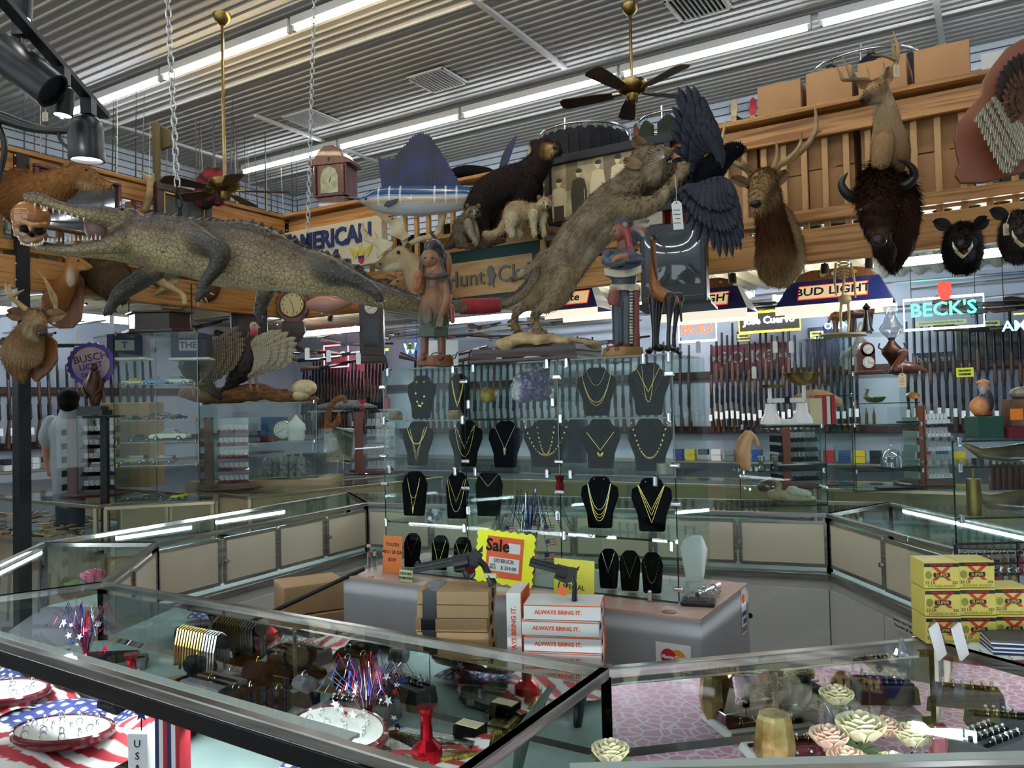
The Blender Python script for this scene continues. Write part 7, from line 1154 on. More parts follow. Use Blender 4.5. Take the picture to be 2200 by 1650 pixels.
# bracelet bar
t = thing('bracelet_bar', 'black T bar draped with gold and silver chain bracelets', 'jewellery display', on(510, 1425), fa); MB().cyl((-.12, 0, .13), (.13, 0, .13), .022, n=16).build('bar', 'velvet', t); MB().cyl((0, 0, 0), (0, 0, .12), .012).cyl((0, 0, 0), (0, 0, .01), .05, n=20).build('stand', 'velvet', t)
for i in range(15): x = -.1 + i * .0145; MB().tube([(x, -.03 - .005, .02 + rnd(0, .02)), (x, -.03, .1), (x, -.018, .152), (x, .0, .158), (x, .024, .14), (x, .03, .05)], .0048, 6).build('bracelet', 'gold' if i < 10 else 'silver', t)
# pistols, tags
def pistol(px, py, s, rz, lab, m, gm, z=DZ + .015, rev=0, tilt=None):
    t = thing('pistol', lab, 'pistol', on(px, py, z), rz); t.rotation_euler = tilt or (PI / 2 - .1, 0, rz); k = s; T = TR(s=k)
    if rev:
        MB(T).tube([(-.17, 0, .03), (-.02, 0, .03)], .009, 10).box((-.1, 0, .018), (.14, .012, .012)).box((-.16, 0, .042), (.01, .003, .008)).build('barrel', m, t, bev=.001); MB(T).cyl((-.045, 0, .018), (.0, 0, .018), .02, n=12).build('cylinder', m, t); MB(T).prism([(-.05, -.004), (.01, -.012), (.03, .0), (.045, .03), (.03, .045), (.0, .042), (-.05, .042)], .016).build('frame', m, t, bev=.002)
        MB(T).tube([(.03, 0, .015), (.045, 0, -.005), (.055, 0, -.04), (.062, 0, -.065)], [.014, .014, .017, .02], 10, flat=.7).build('grip', gm, t); MB(T).ring((-.005, 0, -.018), .018, .0025, (0, 1, 0), 14, 5).build('trigger_guard', m, t); MB(T).prism([(.03, .04), (.05, .055), (.045, .035)], .006).build('hammer', m, t)
    else:
        MB(T).box((-.05, 0, .03), (.2, .024, .028)).build('slide', m, t, bev=.004); MB(T).box((-.04, 0, .01), (.17, .02, .016)).build('frame', m, t, bev=.003); MB(T).prism([(.0, .01), (.05, .01), (.075, -.09), (.025, -.09)], .024).build('grip', gm, t, bev=.006); MB(T).ring((-.015, 0, -.012), .017, .003, (0, 1, 0), 14, 5).build('trigger_guard', m, t)
    return t
mat('engraved', '8C8878', .25, metal=1, col2='4A463C', nscale=60, bump=.5, bscale=120); mat('engraved_gold', 'B89A48', .22, metal=1, col2='6A5524', nscale=60, bump=.6, bscale=120)
pistol(985, 1590, 1.3, fa + .15, 'engraved pistol with a gold grip lying on teal cloth', 'engraved', 'engraved_gold'); pistol(905, 1625, 1.3, fa - .25, 'dark engraved pistol with gold grip nearest the front rail', 'engraved', 'engraved_gold'); pistol(320, 1475, 1.1, fa + .5, 'silver engraved pistol behind the front rail at left', 'engraved', 'engraved')
tg = thing('price_card', 'small cream price card beside the engraved pistols', 'tag', on(1010, 1555, DZ + .012), fa); MB().box((0, 0, 0), (.07, .04, .002)).build('card', 'tag_paper', tg)
# tinsel
spray(on(185, 1450), 66, .19, .11, 'red white and blue tinsel spray with stars at the left', stars=22); spray(on(790, 1600), 72, .19, .11, 'red white and blue tinsel spray with stars in the centre front', stars=24)
for px, py, h, lab in ((1132, 1510, .15, 'red foil wrapped bottle vase on the flag cloth'), (575, 1385, .12, 'red foil topped vase behind the bracelets')): simple('foil_vase', 'vase', lab, px, py, MB().lathe([(.03, 0), (.04, .02), (.038, .05), (.016, .07), (.014, h - .02), (.026, h)], n=12), 'tinsel_red')
t = thing('usa_block', 'white post block lettered USA with a small star on top', 'ornament', on(305, 1665), fa + .5); MB().box((0, 0, .055), (.05, .04, .11)).build('block', 'white_card', t, bev=.002); [MB().text(c, .026, TR((0, -.0215, .085 - i * .03)), .0004).build('letter', 'ink', t) for i, c in enumerate('USA')]; MB().cyl((0, 0, .11), (0, 0, .14), .002).build('stick', 'ink', t); MB().prism([((.018 if i % 2 == 0 else .008) * math.sin(i * PI / 5), .15 + (.018 if i % 2 == 0 else .008) * math.cos(i * PI / 5)) for i in range(10)], .003).build('star', 'navy', t)
t = thing('striped_pillar', 'red white and blue striped block beside the white USA block', 'ornament', on(372, 1690), fa); [MB().box((-.04 + i * .016, 0, .08), (.016, .03, .16)).build('stripe', ('navy', 'flag_white', 'flag_red')[i % 3], t) for i in range(6)]
# roses
mat('petal_y', 'F4EEC4', .6, col2='E8D8B0', nscale=20); mat('petal_p', 'E8B8A0', .6, col2='F0D8C0', nscale=15); mat('petal_pink', 'D86A88', .6); mat('leaf', '5E7A4E', .6)
def rose(t, c, r, m):
    mb = MB()
    for k in range(4):
        n = 5 + k; rr = r * (.26 + .17 * k); hh = r * (1.05 - .1 * k)
        for i in range(n):
            a = 2 * PI * i / n + k; d = V((math.cos(a), math.sin(a), 0)); s = V((-d.y, d.x, 0)); pts = [(0, 0, .05), (.55, .3, .55), (.95, .85, 1), (1.15, 1.0, .8)]; w_ = rr * 1.0
            vs = []
            for (q, hq, wq) in pts:
                for u in (-1, -.4, .4, 1): vs.append(V(c) + d * rr * q * (1 - .12 * u * u) + s * w_ * u * wq * .75 + V((0, 0, hh * hq - .12 * r * (u * u))))
            mb.add(vs, [(a_ * 4 + b_, a_ * 4 + b_ + 1, (a_ + 1) * 4 + b_ + 1, (a_ + 1) * 4 + b_) for a_ in range(3) for b_ in range(3)])
    o = mb.build('rose', m, t, smooth=180); md = o.modifiers.new('s', 'SOLIDIFY'); md.thickness = .0012
def flowers(px, py, lab, rs, pot='bucket', z=DZ, ph=.07):
    t = thing('rose_pot' if pot else 'rose_bouquet', lab, 'flowers', on(px, py, z))
    if pot == 'bucket': MB().lathe([(0, .002), (.027, 0), (.038, ph), (.04, ph), (.036, ph - .004), (.025, .004), (0, .004)], n=20).build('bucket', 'chrome_dull', t, smooth=40); MB().ring((0, -.038, ph * .55), .032, .0015, (0, 1, .3), 16, 4).build('handle', 'chrome_dull', t)
    elif pot: MB().lathe([(0, .002), (.027, 0), (.034, ph), (.032, ph), (0, .006)], n=20).build('glass_pot', 'crystal', t, smooth=40)
    for (x, y, zz_, r, m) in rs: rose(t, (x, y, zz_), r, m)
    mb = MB()
    for i in range(7): a = i * .9; feather(mb, (0, 0, ph), (math.cos(a) * .05, math.sin(a) * .05, ph + .01), .012, (0, 0, 1))
    mb.build('leaves', 'leaf', t)
flowers(1412, 1605, 'yellow silk rose in a small tin bucket', [(0, 0, .07, .05, 'petal_y')]); flowers(1800, 1575, 'yellow silk rose in a glass tumbler', [(0, 0, .07, .048, 'petal_y')], 'glass')
flowers(1850, 1690, 'large bouquet of cream and peach silk roses at the bottom right', [(.0, -.01, .11, .062, 'petal_y'), (-.07, 0, .09, .05, 'petal_p'), (-.05, -.05, .06, .05, 'petal_p'), (.07, .03, .1, .045, 'petal_p'), (.12, .0, .09, .05, 'petal_y'), (.05, -.06, .05, .05, 'petal_y'), (-.02, -.08, .04, .04, 'petal_p')], 'glass', ph=.08)
t = thing('silk_rose', 'pink silk rose with leaves lying in the left case', 'flowers', on(200, 1260, .86)); rose(t, (0, 0, .02), .06, 'petal_pink'); mb = MB(); [feather(mb, (0, 0, .02), (-.12 + .02 * i, .03 * (i % 3 - 1), .02 + .01 * i), .02, (0, -.3, 1)) for i in range(5)]; mb.build('leaves', 'leaf', t)
simple('gilt_vase', 'vase', 'ribbed clear and gilt glass vase behind the rings', 1548, 1555, MB().lathe([(.03, 0), (.045, .03), (.05, .07), (.042, .13), (.036, .14)], n=10), mat('gilt_glass', 'C8B478', .15, col2='8A6E2C', nscale=20, metal=.6), bev=.002)
for px, py, lab in ((1665, 1480, 'stepped mahogany ornament base left of the steel post'), (1715, 1490, 'stepped mahogany ornament with white columns')): simple('mahogany_ornament', 'ornament', lab, px, py, MB().box((0, 0, .01), (.09, .07, .02)).box((0, 0, .03), (.07, .05, .02)).box((0, 0, .05), (.05, .035, .03)).box((0, 0, .1), (.03, .02, .08)), 'mahog_gloss', bev=.004)
f = FX(1810, 1470, 2.0); b = Body(); f.limb(b, [(1785, 1455, 12), (1805, 1450, 17), (1830, 1458, 14)], '7A6A3A'); f.limb(b, [(1785, 1455, 8), (1774, 1465, 5), (1776, 1478, 3)], '6A5A40'); [f.limb(b, [(x, 1462, 6), (x, 1482, 5)], '6A5A40') for x in (1795, 1812, 1830)]; o = b.build('elephant_figure', 'carved', None, voxel=.004, smooth=2, label='small painted elephant figure on the lace', cat='figurine'); o.location = on(1810, 1480) + V((0, 0, .015))
# umbrella, knife heap
tag(MB().tube([(0, 0, 0), (.02, 0, .1), (.09, .02, .2)], [.012, .02, .006], 10).build('folded_umbrella', mat('dark_green', '26382E', .6), loc=on(1240, 1560)), 'folded dark green umbrella leaning in the corner of the front case', 'umbrella')
mat('knife_bone', 'C8A470', .5, col2='8A5A30', nscale=20)
KB = MB().prism([(-.06, -.008), (.02, -.01), (.06, .0), (.02, .01), (-.06, .01)], .012, TR(rx=PI / 2)).build('knife', 'knife_bone', bev=.002); KM = [KB.data]; bpy.data.objects.remove(KB); KB = MB().box((0, 0, 0), (.13, .02, .012)).box((.05, -.03, 0), (.03, .06, .012)).build('knife', 'engraved', bev=.002); KM.append(KB.data); bpy.data.objects.remove(KB)
for i in range(110):
    p = on(rnd(-20, 205), rnd(1100, 1152), .71); o = bpy.data.objects.new('pocket_knife' if i % 3 else 'derringer', KM[0 if i % 3 else 1]); COL.objects.link(o); o.location = p; o.rotation_euler = (rnd(-.3, .3), rnd(-.2, .2), rnd(0, 6)); tag(o, 'bone handled knife in the crowded brass framed case' if i % 3 else 'tiny pistol in the crowded brass framed case', 'knife' if i % 3 else 'pistol', 'knives in the brass framed case' if i % 3 else 'tiny pistols in the brass framed case')
# ================================================================ GUN BOXES, SIGNS AND SMALL THINGS AROUND THE PEDESTAL
mat('kraft', 'B09066', .7, col2='A4845A', nscale=3); mat('box_white', 'E6E4DE', .5); mat('box_orange', 'E8602A', .5)
def gunbox(p, w_, d, h, rz, lab, kraft, vert=0):
    t = thing('gun_box', lab, 'box', p, rz); T = MX() if not vert else MX()
    MB().box((w_ / 2, d / 2, h / 2), (w_, d, h - .002)).build('carton', 'kraft' if kraft else 'box_white', t, bev=.002)
    if kraft: MB().box((w_ * .18, d / 2, h / 2), (w_ * .2, d + .001, h)).build('black_band', 'mag_black', t); MB(TR((w_ + .001, d / 2, h / 2), PI / 2)).ring((0, 0, 0), h * .33, .0014, (0, 1, 0), 20, 4).bar((-h * .2, 0, -h * .1), (h * .2, 0, h * .1), .003, .002).build('emblem', 'ink', t)
    elif not vert:
        MB().box((w_ + .0004, d / 2, h / 2), (.001, d, h - .004)).build('end_label', 'box_white', t); MB().box((w_ + .0014, d * .85, h / 2), (.001, d * .28, h - .006)).build('orange_end', 'box_orange', t); MB().text('ALWAYS BRING IT.', h * .36, TR((w_ * .45, -.0006, h * .5)), .0004, off=.0006).build('lettering', 'box_orange', t)
        mb = MB(); [mb.box((w_ + .0012, d * (.12 + i * .022), h * .55), (.0006, d * .01 * (1 + i % 2), h * .4)) for i in range(14)]; mb.build('bar_code', 'ink', t); MB().box((w_ / 2, d / 2, h - .003), (w_ + .002, d + .002, .003)).build('orange_seam', 'box_orange', t)
    else: MB().text('ALWAYS BRING IT.', w_ * .45, TR((w_ / 2, -.0006, h * .48)) @ TR(ry=-PI / 2), .0004, off=.0006).build('lettering', 'box_orange', t); MB().box((w_ + .0005, d / 2, h / 2), (.001, d, h)).build('orange_side', 'box_orange', t)
    return t
Yk = 2.55; k0 = P(897, 1270, Yk); hk = .0425
tops = P(897, 1262, Yk).z; n_s = 6; tb = tops - n_s * hk
for i in range(n_s): gunbox(V((k0.x + .0 + rnd(-.004, .004), Yk - .05 + rnd(-.004, .004), tb + i * hk)), .228, .15, hk, -.12 + rnd(-.025, .025), ['lowest', 'second', 'third', 'fourth', 'fifth', 'topmost'][i] + ' kraft gun box with a black band in the left stack', 1)
k1 = P(1122, 1310, 2.35); tops2 = P(1122, 1295, 2.35).z; hw = .045; tb2 = tops2 - 5 * hw
for i in range(5): gunbox(V((k1.x + rnd(-.004, .004), 2.33 + rnd(-.004, .004), tb2 + i * hw)), .225, .14, hw, -.2 + rnd(-.02, .02), ['lowest', 'second', 'third', 'fourth', 'topmost'][i] + ' white gun box reading ALWAYS BRING IT in the right stack', 0)
k2 = P(1087, 1280, 2.4); gunbox(V((k2.x, 2.4, tb2)), .045, .14, k2.z + .01 - tb2, -.2, 'white gun box standing on end beside the white stack', 0, 1)
for (x0, x1, yy, zt_, lab) in ((k0.x - .03, k0.x + .26, 2.58, tb, 'low wooden stool holding the kraft box stack'), (k2.x - .02, k1.x + .26, 2.37, tb2, 'low wooden stool holding the white box stack')): t = thing('stool', lab, 'stool', ((x0 + x1) / 2, yy, 0), -.12); MB().box((0, 0, zt_ - .013), (x1 - x0, .26, .024)).build('seat', 'wood_trim', t); [MB().box((sx * (x1 - x0) * .42, sy * .1, (zt_ - .025) / 2), (.03, .03, zt_ - .025)).build('leg', 'wood_trim', t) for sx in (-1, 1) for sy in (-1, 1)]
o = pistol(0, 0, 1.05, 0, 'black long barrelled revolver on top of the kraft boxes', 'mag_black', 'mag_black', rev=1, tilt=(-.25, -.18, -.1)); o.location = P(1010, 1238, Yk - .0) ; o.location.z = tops + .062; MB().cyl((.0, -.022, -.01), (.01, -.05, -.015), .013, n=14).build('open_cylinder', mat('red_metal', '5A1A20', .25, metal=.8), o); MB(TR((.062, 0, -.04), ry=.2)).box((0, 0, 0), (.04, .034, .014)).build('paper_band', 'note_green', o)
o = pistol(0, 0, .85, 0, 'short black revolver on top of the white boxes', 'mag_black', 'mag_black', rev=1, tilt=(-.2, .25, -.15)); o.location = P(1215, 1270, 2.38); o.location.z = tops2 + .058; o.scale = (.8, 1, 1.1); MB().box((.0, -.02, -.03), (.03, .004, .022)).build('price_sticker', 'box_orange', o)
def stand_sign(px, py, z, w_, h, lab, m, lines, v=None, rz=RZ, extra=None):
    p = on(px, py, z); t = thing('counter_sign', lab, 'sign', p, rz); MB(TR(rx=-.08)).box((0, .003, h / 2), (w_ + .01, .003, h + .008)).build('holder', 'acrylic', t); MB(TR(rx=-.08)).box((0, 0, h / 2), (w_, .001, h)).build('card', m, t) if m else None; MB().box((0, .03, .0015), (w_, .06, .003)).build('holder_foot', 'acrylic', t)
    for (s, sz, x, zz_, tm) in lines: MB(TR(rx=-.08)).text(s, sz, TR((x, -.0015, zz_)), .0003, off=.0002).build('lettering', tm, t)
    return t
mat('sign_yellow', 'E6DE4A', .6); mat('sign_orange', 'D87838', .6); mat('neon_paper', 'E8F020', .5, emit=.08); mat('deep_orange', 'F06428', .5)
stand_sign(1232, 1318, .982, .145, .17, 'yellow counter sign reading 38 SPECIAL', 'sign_yellow', [('38', .024, 0, .115, 'ink'), ('SPECIAL', .022, 0, .082, 'ink'), ('$329', .02, 0, .05, 'ink')]); stand_sign(842, 1232, .982, .1, .15, 'orange counter sign reading YOUTH 410 / 20 GA $159', 'sign_orange', [('YOUTH', .02, 0, .115, 'ink'), ('410 / 20 GA', .02, 0, .085, 'ink'), ('$159', .02, 0, .055, 'ink')]); stand_sign(872, 1250, .982, .065, .045, 'small cream sign reading GENUINE DIAMONDS', 'note_green', [('GENUINE', .0135, 0, .031, 'ink'), ('DIAMONDS', .0135, 0, .014, 'ink')])
p = on(1080, 1262, .982); t = thing('sale_sign', 'bright yellow and orange zigzag edged Sale sign reading SIDEKICK $259', 'sign', p, RZ + .1); A = TR((0, 0, .015), ry=.06) @ TR(rx=-.1); w_, h = .115, .185
zg = []
for (a_, b_) in (((-w_, 0), (w_, 0)), ((w_, 0), (w_, h)), ((w_, h), (-w_, h)), ((-w_, h), (-w_, 0))):
    L_ = 14; dx, dz_ = b_[0] - a_[0], b_[1] - a_[1]; ln = math.hypot(dx, dz_)
    for i in range(L_): q = .007 if i % 2 else 0; zg.append((a_[0] + dx * i / L_ + dz_ / ln * q, a_[1] + dz_ * i / L_ - dx / ln * q))
MB().prism(zg, .001, A).build('card', 'neon_paper', t); MB().box((0, -.0012, h * .5), (.15, .001, .15), T=A).build('orange_field', 'deep_orange', t); MB().text('Sale', .062, A @ TR((-.03, -.003, h * .72)), .0004, off=.0016).build('lettering', 'ink', t); MB().box((.038, -.0022, h * .7), (.05, .001, .036), T=A).build('white_box', 'white_card', t); MB().box((0, -.0022, h * .36), (.125, .001, .05), T=A).build('white_box', 'white_card', t)
for s, sz, x, z_ in (('SIDEKICK', .02, .0, .43), ('SALE', .0115, -.045, .34), ('PRICE', .0115, -.045, .28), ('$ 259.00', .018, .02, .3)): MB().text(s, sz, A @ TR((x, -.004, h * z_)), .0003).build('lettering', 'ink', t)
MB().box((0, .003, h * .5), (.25, .003, h + .02), T=A).build('holder', 'acrylic', t)
t = thing('calculator', 'black desk calculator on the pedestal corner', 'calculator', on(1500, 1298, .981), -.3); MB().box((0, 0, .008), (.11, .07, .014)).build('body', 'mag_black', t, bev=.004); [MB().box((-.042 + i * .017, -.02 + j * .014, .016), (.012, .01, .004)).build('key', 'grey_felt', t) for i in range(6) for j in range(4)]
t = thing('flashlight', 'silver metal flashlight lying behind the calculator', 'flashlight', on(1520, 1268, 1.0), .9); MB().cyl((-.08, 0, 0), (.05, 0, 0), .009, n=12).cyl((.05, 0, 0), (.09, 0, 0), .013, n=12).build('barrel', 'chrome_dull', t)
t = thing('key_bunch', 'bunch of keys and rings near the calculator', 'keys', on(1525, 1282, .984)); [MB().ring((rnd(-.03, .03), rnd(-.02, .02), .006 + .004 * i), .012, .002, (rnd(-1, 1), rnd(-1, 1), 1), 12, 4).build('key_ring', 'chrome', t) for i in range(7)]
simple('acrylic_post', 'display stand', 'clear square acrylic post at the left end of the pedestal', 800, 1232, MB().box((-.012, 0, .06), (.014, .014, .12)).box((.012, 0, .05), (.014, .014, .1)), 'crystal', z=.98)
simple('gold_ring', 'ring', 'single gold ring lying at the left of the pedestal top', 797, 1240, MB().ring((0, 0, .003), .009, .002), 'gold', z=.981)
simple('cardboard_box', 'box', 'flat cardboard box on the floor side left of the pedestal', 665, 1275, MB().box((0, 0, 0), (.26, .2, .12)).box((.0, 0, -.46), (.3, .24, .79)), 'kraft', z=.86, rz=.5, bev=.003); tag(MB().cyl((-.2, -.12, -.05), (.2, .1, .1), .009).build('black_pole', 'mag_black', loc=on(665, 1290, .9)), 'black pole leaning across the cardboard box', 'pole')
# ================================================================ GLASS TOWERS, SPINNERS AND CURIOS LEFT AND RIGHT
def tower(x0, x1, yb, z0, ytop, shelves, lab, Y=None, d=.35, rz=0, clipm='chrome', mid=0):
    Y = Zp((x0 + x1) / 2, yb, z0).y if Y is None else Y; a, b = P(x0, yb, Y), P(x1, yb, Y); zt_ = P((x0 + x1) / 2, ytop, Y).z; w_ = b.x - a.x; t = thing('glass_tower', lab, 'display case', ((a.x + b.x) / 2, Y, z0), rz); H = zt_ - z0
    zs = [0.003] + [P((x0 + x1) / 2, y, Y).z - z0 for y in shelves] + [H]
    for z in zs: MB().box((0, d / 2, z), (w_, d, .005)).build('shelf', 'glass_pane', t); MB().box((0, 0, z), (w_, .003, .006)).build('shelf_edge', 'glass_edge', t)
    for x in (-w_ / 2, w_ / 2): MB().box((x, d / 2, H / 2), (.004, d, H)).build('side_pane', 'glass_pane', t); MB().box((x, -.001, H / 2), (.005, .003, H)).build('pane_edge', 'glass_edge', t)
    MB().box((0, 0, H / 2), (w_, .004, H)).build('door', 'glass_pane', t)
    if mid: MB().box((0, -.003, H / 2), (.005, .004, H)).build('pane_edge', 'glass_edge', t)
    for z in zs[1:]:
        for x in (-w_ / 2 + .02, w_ / 2 - .02): MB().box((x, -.006, z), (.016, .012, .032)).build('clip', clipm, t, bev=.004)
    return Y, z0, [z0 + z for z in zs], t
def put(name, cat, lab, px, z, Y, mb, m, rz=0, group=None, **k): p = P(px, 900, Y); return tag(mb.build(name, m, loc=(p.x, Y, z + .003), rz=rz, **k), lab, cat, group)
# model cars
def car(px, z, Y, c, lab, L=.2, rz=0, kind=0):
    p = P(px, 900, Y); t = thing('model_car', lab, 'model car', (p.x, Y, z + .003), rz); k = L / .2; T = TR(s=k); m = mat('paint' + c, c, .2, coat=.8)
    MB(T).prism([(-.1, .014), (.1, .014), (.102, .03), (.094, .038), (.05, .042), (-.055, .042), (-.094, .036), (-.102, .028)], .075).build('body', m, t, bev=.004); cab = [(-.045, .04), (-.025, .06), (.025, .061), (.05, .041)] if kind != 1 else [(-.05, .04), (-.03, .062), (.085, .062), (.09, .04)]
    MB(T).prism(cab, .062).build('windows', 'tv_glass', t, bev=.003); MB(T).box((.005 + .02 * (kind == 1), 0, .061), (.045 + .06 * (kind == 1), .055, .003)).build('roof', m, t)
    for x in (-.062, .062):
        for y in (-.034, .034): MB(T).cyl((x, y - .006, .014), (x, y + .006, .014), .014, n=14).cyl((x, y - .0075, .014), (x, y + .0075, .014), .007, n=10, m=1).build('wheel', ['mag_black', 'chrome_dull'], t)
    MB(T).box((-.101, 0, .022), (.004, .07, .006)).box((.101, 0, .022), (.004, .07, .006)).build('bumpers', 'chrome_dull', t)
Yc, _, zs, _t = tower(247, 428, 1078, .98, 715, [960, 898 + 10, 830 - 4][::-1] and [1000, 950, 903, 826], 'tall glass tower of model cars on the brass case', d=.4, clipm='brass', mid=1)
Y2 = Yc + .15
for a in ((290, zs[4], 'D8B820', 'yellow racing model car on the top car shelf', .19, .3), (335, zs[4], '3A78B8', 'blue and orange racing model car on the top shelf', .19, .1), (382, zs[4], 'D0CCC4', 'white and red racing model car on the top shelf', .22, 0), (290, zs[3], '1E2638', 'dark blue vintage model car on the second shelf', .12, 1.3), (332, zs[3], '8A1A24', 'dark red model car with its bonnet up', .17, .2), (355, zs[3], '16181C', 'black sloping model car behind the red one', .18, .2), (385, zs[3], '1C1E22', 'black chrome faced model car on the second shelf', .13, 1.2), (300, zs[2], '14181E', 'black convertible model car on the third shelf', .18, .2), (365, zs[2], 'D8CFA8', 'long cream fifties model car on the third shelf', .29, 0), (285, zs[1], '7E8454', 'olive green model car on the fourth shelf', .23, 0, 1), (350, zs[1], '4A3A20', 'wood panelled station wagon model on the fourth shelf', .2, 0, 1), (290, zs[0], '3A3C40', 'grey model car on the bottom of the car tower', .19, .5), (330, zs[0], '2A2A2E', 'dark model car on the bottom of the car tower', .16, .3), (383, zs[0], 'D8C818', 'yellow model car with open doors at the tower base', .15, 1.4)): car(a[0], a[1], Y2 + rnd(0, .08), a[2], a[3], a[4] * 1.0, a[5], a[6] if len(a) > 6 else 0)
# wooden chest on the car tower
t = thing('wooden_chest', 'dark wooden six sided chest lying on top of the car tower', 'chest', P(343, 712, Yc + .1)); t.location.z = zs[-1] + .004; hx = [(-.34, 0), (.34, 0), (.42, .0), (.3, -.0)]
def hexa(mb, w_, d, z0, z1): pts = [(-w_, 0), (-w_ * .55, -d), (w_ * .55, -d), (w_, 0), (w_ * .55, d), (-w_ * .55, d)]; mb.add([(x, y, z) for z in (z0, z1) for x, y in pts], [tuple(range(6))[::-1], tuple(range(6, 12))] + [(i, (i + 1) % 6, (i + 1) % 6 + 6, i + 6) for i in range(6)]); return mb
for w_, d, z0, z1, nm in ((.3, .16, 0, .025, 'plinth'), (.24, .13, .025, .15, 'body'), (.27, .145, .15, .165, 'lid'), (.12, .08, .165, .175, 'lid_panel')): hexa(MB(), w_, d, z0, z1).build(nm, 'dark_wood', t, bev=.004)
p = t.location.copy(); gem(V((p.x + .04, p.y - .02, p.z + .21)), .035, 'glass ball on the lid of the wooden chest'); tag(MB().tube([(-.08, 0, 0), (.08, 0, 0), (.1, 0, .03), (.09, 0, .07)], .01, 8).build('brass_ornament', 'brass', loc=p + V((.1, 0, .19))), 'brass and glass handle object on the wooden chest', 'ornament')
# bronze statue left of the car tower, carton and signs behind it
put('bronze_statue', 'statue', 'bronze kneeling figure on a stepped black base', 203, P(203, 893, 6.1).z, 6.1, MB().box((0, 0, .02), (.2, .16, .04), m=1).box((0, 0, .055), (.16, .12, .03), m=1).tube([(0, 0, .07), (.01, 0, .14), (-.01, -.01, .22), (0, 0, .3), (0, 0, .34)], [.03, .05, .06, .045, .03], 10).ell((0, 0, .37), .03).tube([(-.05, 0, .28), (-.07, -.03, .2), (-.03, -.05, .14)], .015, 8).tube([(.05, 0, .28), (.06, -.03, .2), (.02, -.05, .15)], .015, 8), [mat('bronze', '4A3020', .4, metal=.6), 'mag_black'], smooth=50)
tag(MB().box((0, 0, 0), (.05, .05, 1.3)).box((0, 0, .64), (.24, .2, .02)).build('pine_stand', 'black_steel', loc=(P(203, 893, 6.1).x, 6.25, P(203, 893, 6.1).z - .65)), 'dark narrow stand under the bronze figure', 'stand')
put('large_carton', 'box', 'large tan carton standing behind the car tower', 285, 1.0, 7.25, MB().box((0, 0, .38), (.45, .3, .76)), 'kraft', bev=.006)
for px, s in ((268, 'T'), (405, 'THE')): q = P(px, 742, 6.9); t = thing('lettered_box', 'dark blue box lettered ' + s + ' seen through the car tower', 'box', q, .1); MB().box((0, .1, 0), (.3, .2, .2)).build('carton', 'navy_card', t); MB().box((.0, -.002, 0), (.16, .004, .09)).build('panel', 'ltgrey', t); MB().text(s, .08, TR((0, -.006, 0)), .001, off=.002).build('lettering', 'navy', t); MB().box((0, .1, -.115), (.34, .2, .02)).build('rail', 'white_card', t); MB().cyl((0, .1, .1), (0, .1, 2.8 - q.z), .006).build('hanger', 'black_steel', t)
# earring spinners
mat('lining', 'C9C9CC', .6); glass('clear_box', base=.05)
def spinner(px, pyb, pyt, w_, box, post, lab, z0=.98, post_px=-.28):
    p = Zp(px, pyb, z0); Y = p.y; H = P(px, pyt, Y).z - z0; t = thing('jewellery_spinner', lab, 'display stand', (p.x, Y, z0), .15); MB().lathe([(w_ * .62, 0), (w_ * .64, .012), (w_ * .6, .02)], n=24).build('base', 'mahog', t); MB().box((0, 0, H / 2), (w_, w_, H - .04)).build('cover', 'clear_box', t); MB().box((post_px * w_, -.02 - w_ * .3, H / 2), (w_ * .17, .03, H - .02)).build('post', post, t)
    bm, lm = MB(), MB(); g = MB()
    rows = 5
    for j in range(rows):
        z = .06 + j * (H - .1) / rows
        for i in range(6):
            x = -w_ * .08 + i * w_ * .095; bm.box((x, -w_ * .3, z + .012), (w_ * .085, .04, .024)); lm.box((x + .004, -w_ * .3 + .02, z + .045), (w_ * .08, .006, .045), T=MX.Translation((0, 0, 0)) @ TR(rx=0)); g.ell((x, -w_ * .3 - .012, z + .03), .006, 6, 4)
        bm.box((w_ * .16, -w_ * .3, z - .003), (w_ * .62, .06, .006)); bm.box((-w_ * .42, -w_ * .2, z + .02), (.012, w_ * .5, .05))
    bm.build('boxes', box, t)['kind'] = 'stuff'; lm.build('open_lids', 'lining', t)['kind'] = 'stuff'; g.build('earrings', 'gold' if box != 'lining' else 'silver', t)['kind'] = 'stuff'
spinner(205, 1062, 893, .44, 'velvet', 'mahog', 'black boxed earring spinner left of the car tower'); spinner(490, 1050, 893, .44, mat('burgundy', '6A1428', .8), 'mahog', 'burgundy boxed earring spinner right of the car tower'); spinner(803, 1015, 882, .5, 'lining', mat('cedar', '9A4E30', .4), 'white boxed earring spinner left of the necklace tower'); spinner(1700, 1045, 915, .36, 'velvet', 'cedar', 'black boxed earring spinner behind the scale tower'); spinner(1985, 1040, 868, .34, 'lining', 'cedar', 'white boxed earring spinner right of the clock tower')
# glass case of steins under the turkeys
Y3, _, zs3, _t = tower(430, 682, 1028, 1.04, 866, [950], 'wide glass case of steins and clocks under the turkeys', Y=7.2, d=.45); tag(MB().box((0, .25, .515), (1.3, .6, 1.03)).build('stein_counter', 'wood_trim', loc=(P(556, 1000, 7.2).x, 7.2, 0)), 'wood fronted counter under the wide glass case of steins', 'counter')
mat('stoneware', 'A8A08C', .4, col2='5E6878', nscale=30)
for i, px in enumerate((573, 592, 608, 628, 645)): put('beer_stein', 'stein', 'stoneware beer stein with pewter lid on the lower glass shelf', px, 1.045, Y3 + .12 + .04 * (i % 2), MB().lathe([(.045, 0), (.05, .02), (.042, .06), (.042, .15), (.035, .17), (.012, .19), (.012, .21), (0, .22)], n=16).ring((.055, 0, .1), .035, .007, (0, 1, 0), 14, 6), 'stoneware', smooth=50, group='beer steins in the glass case')
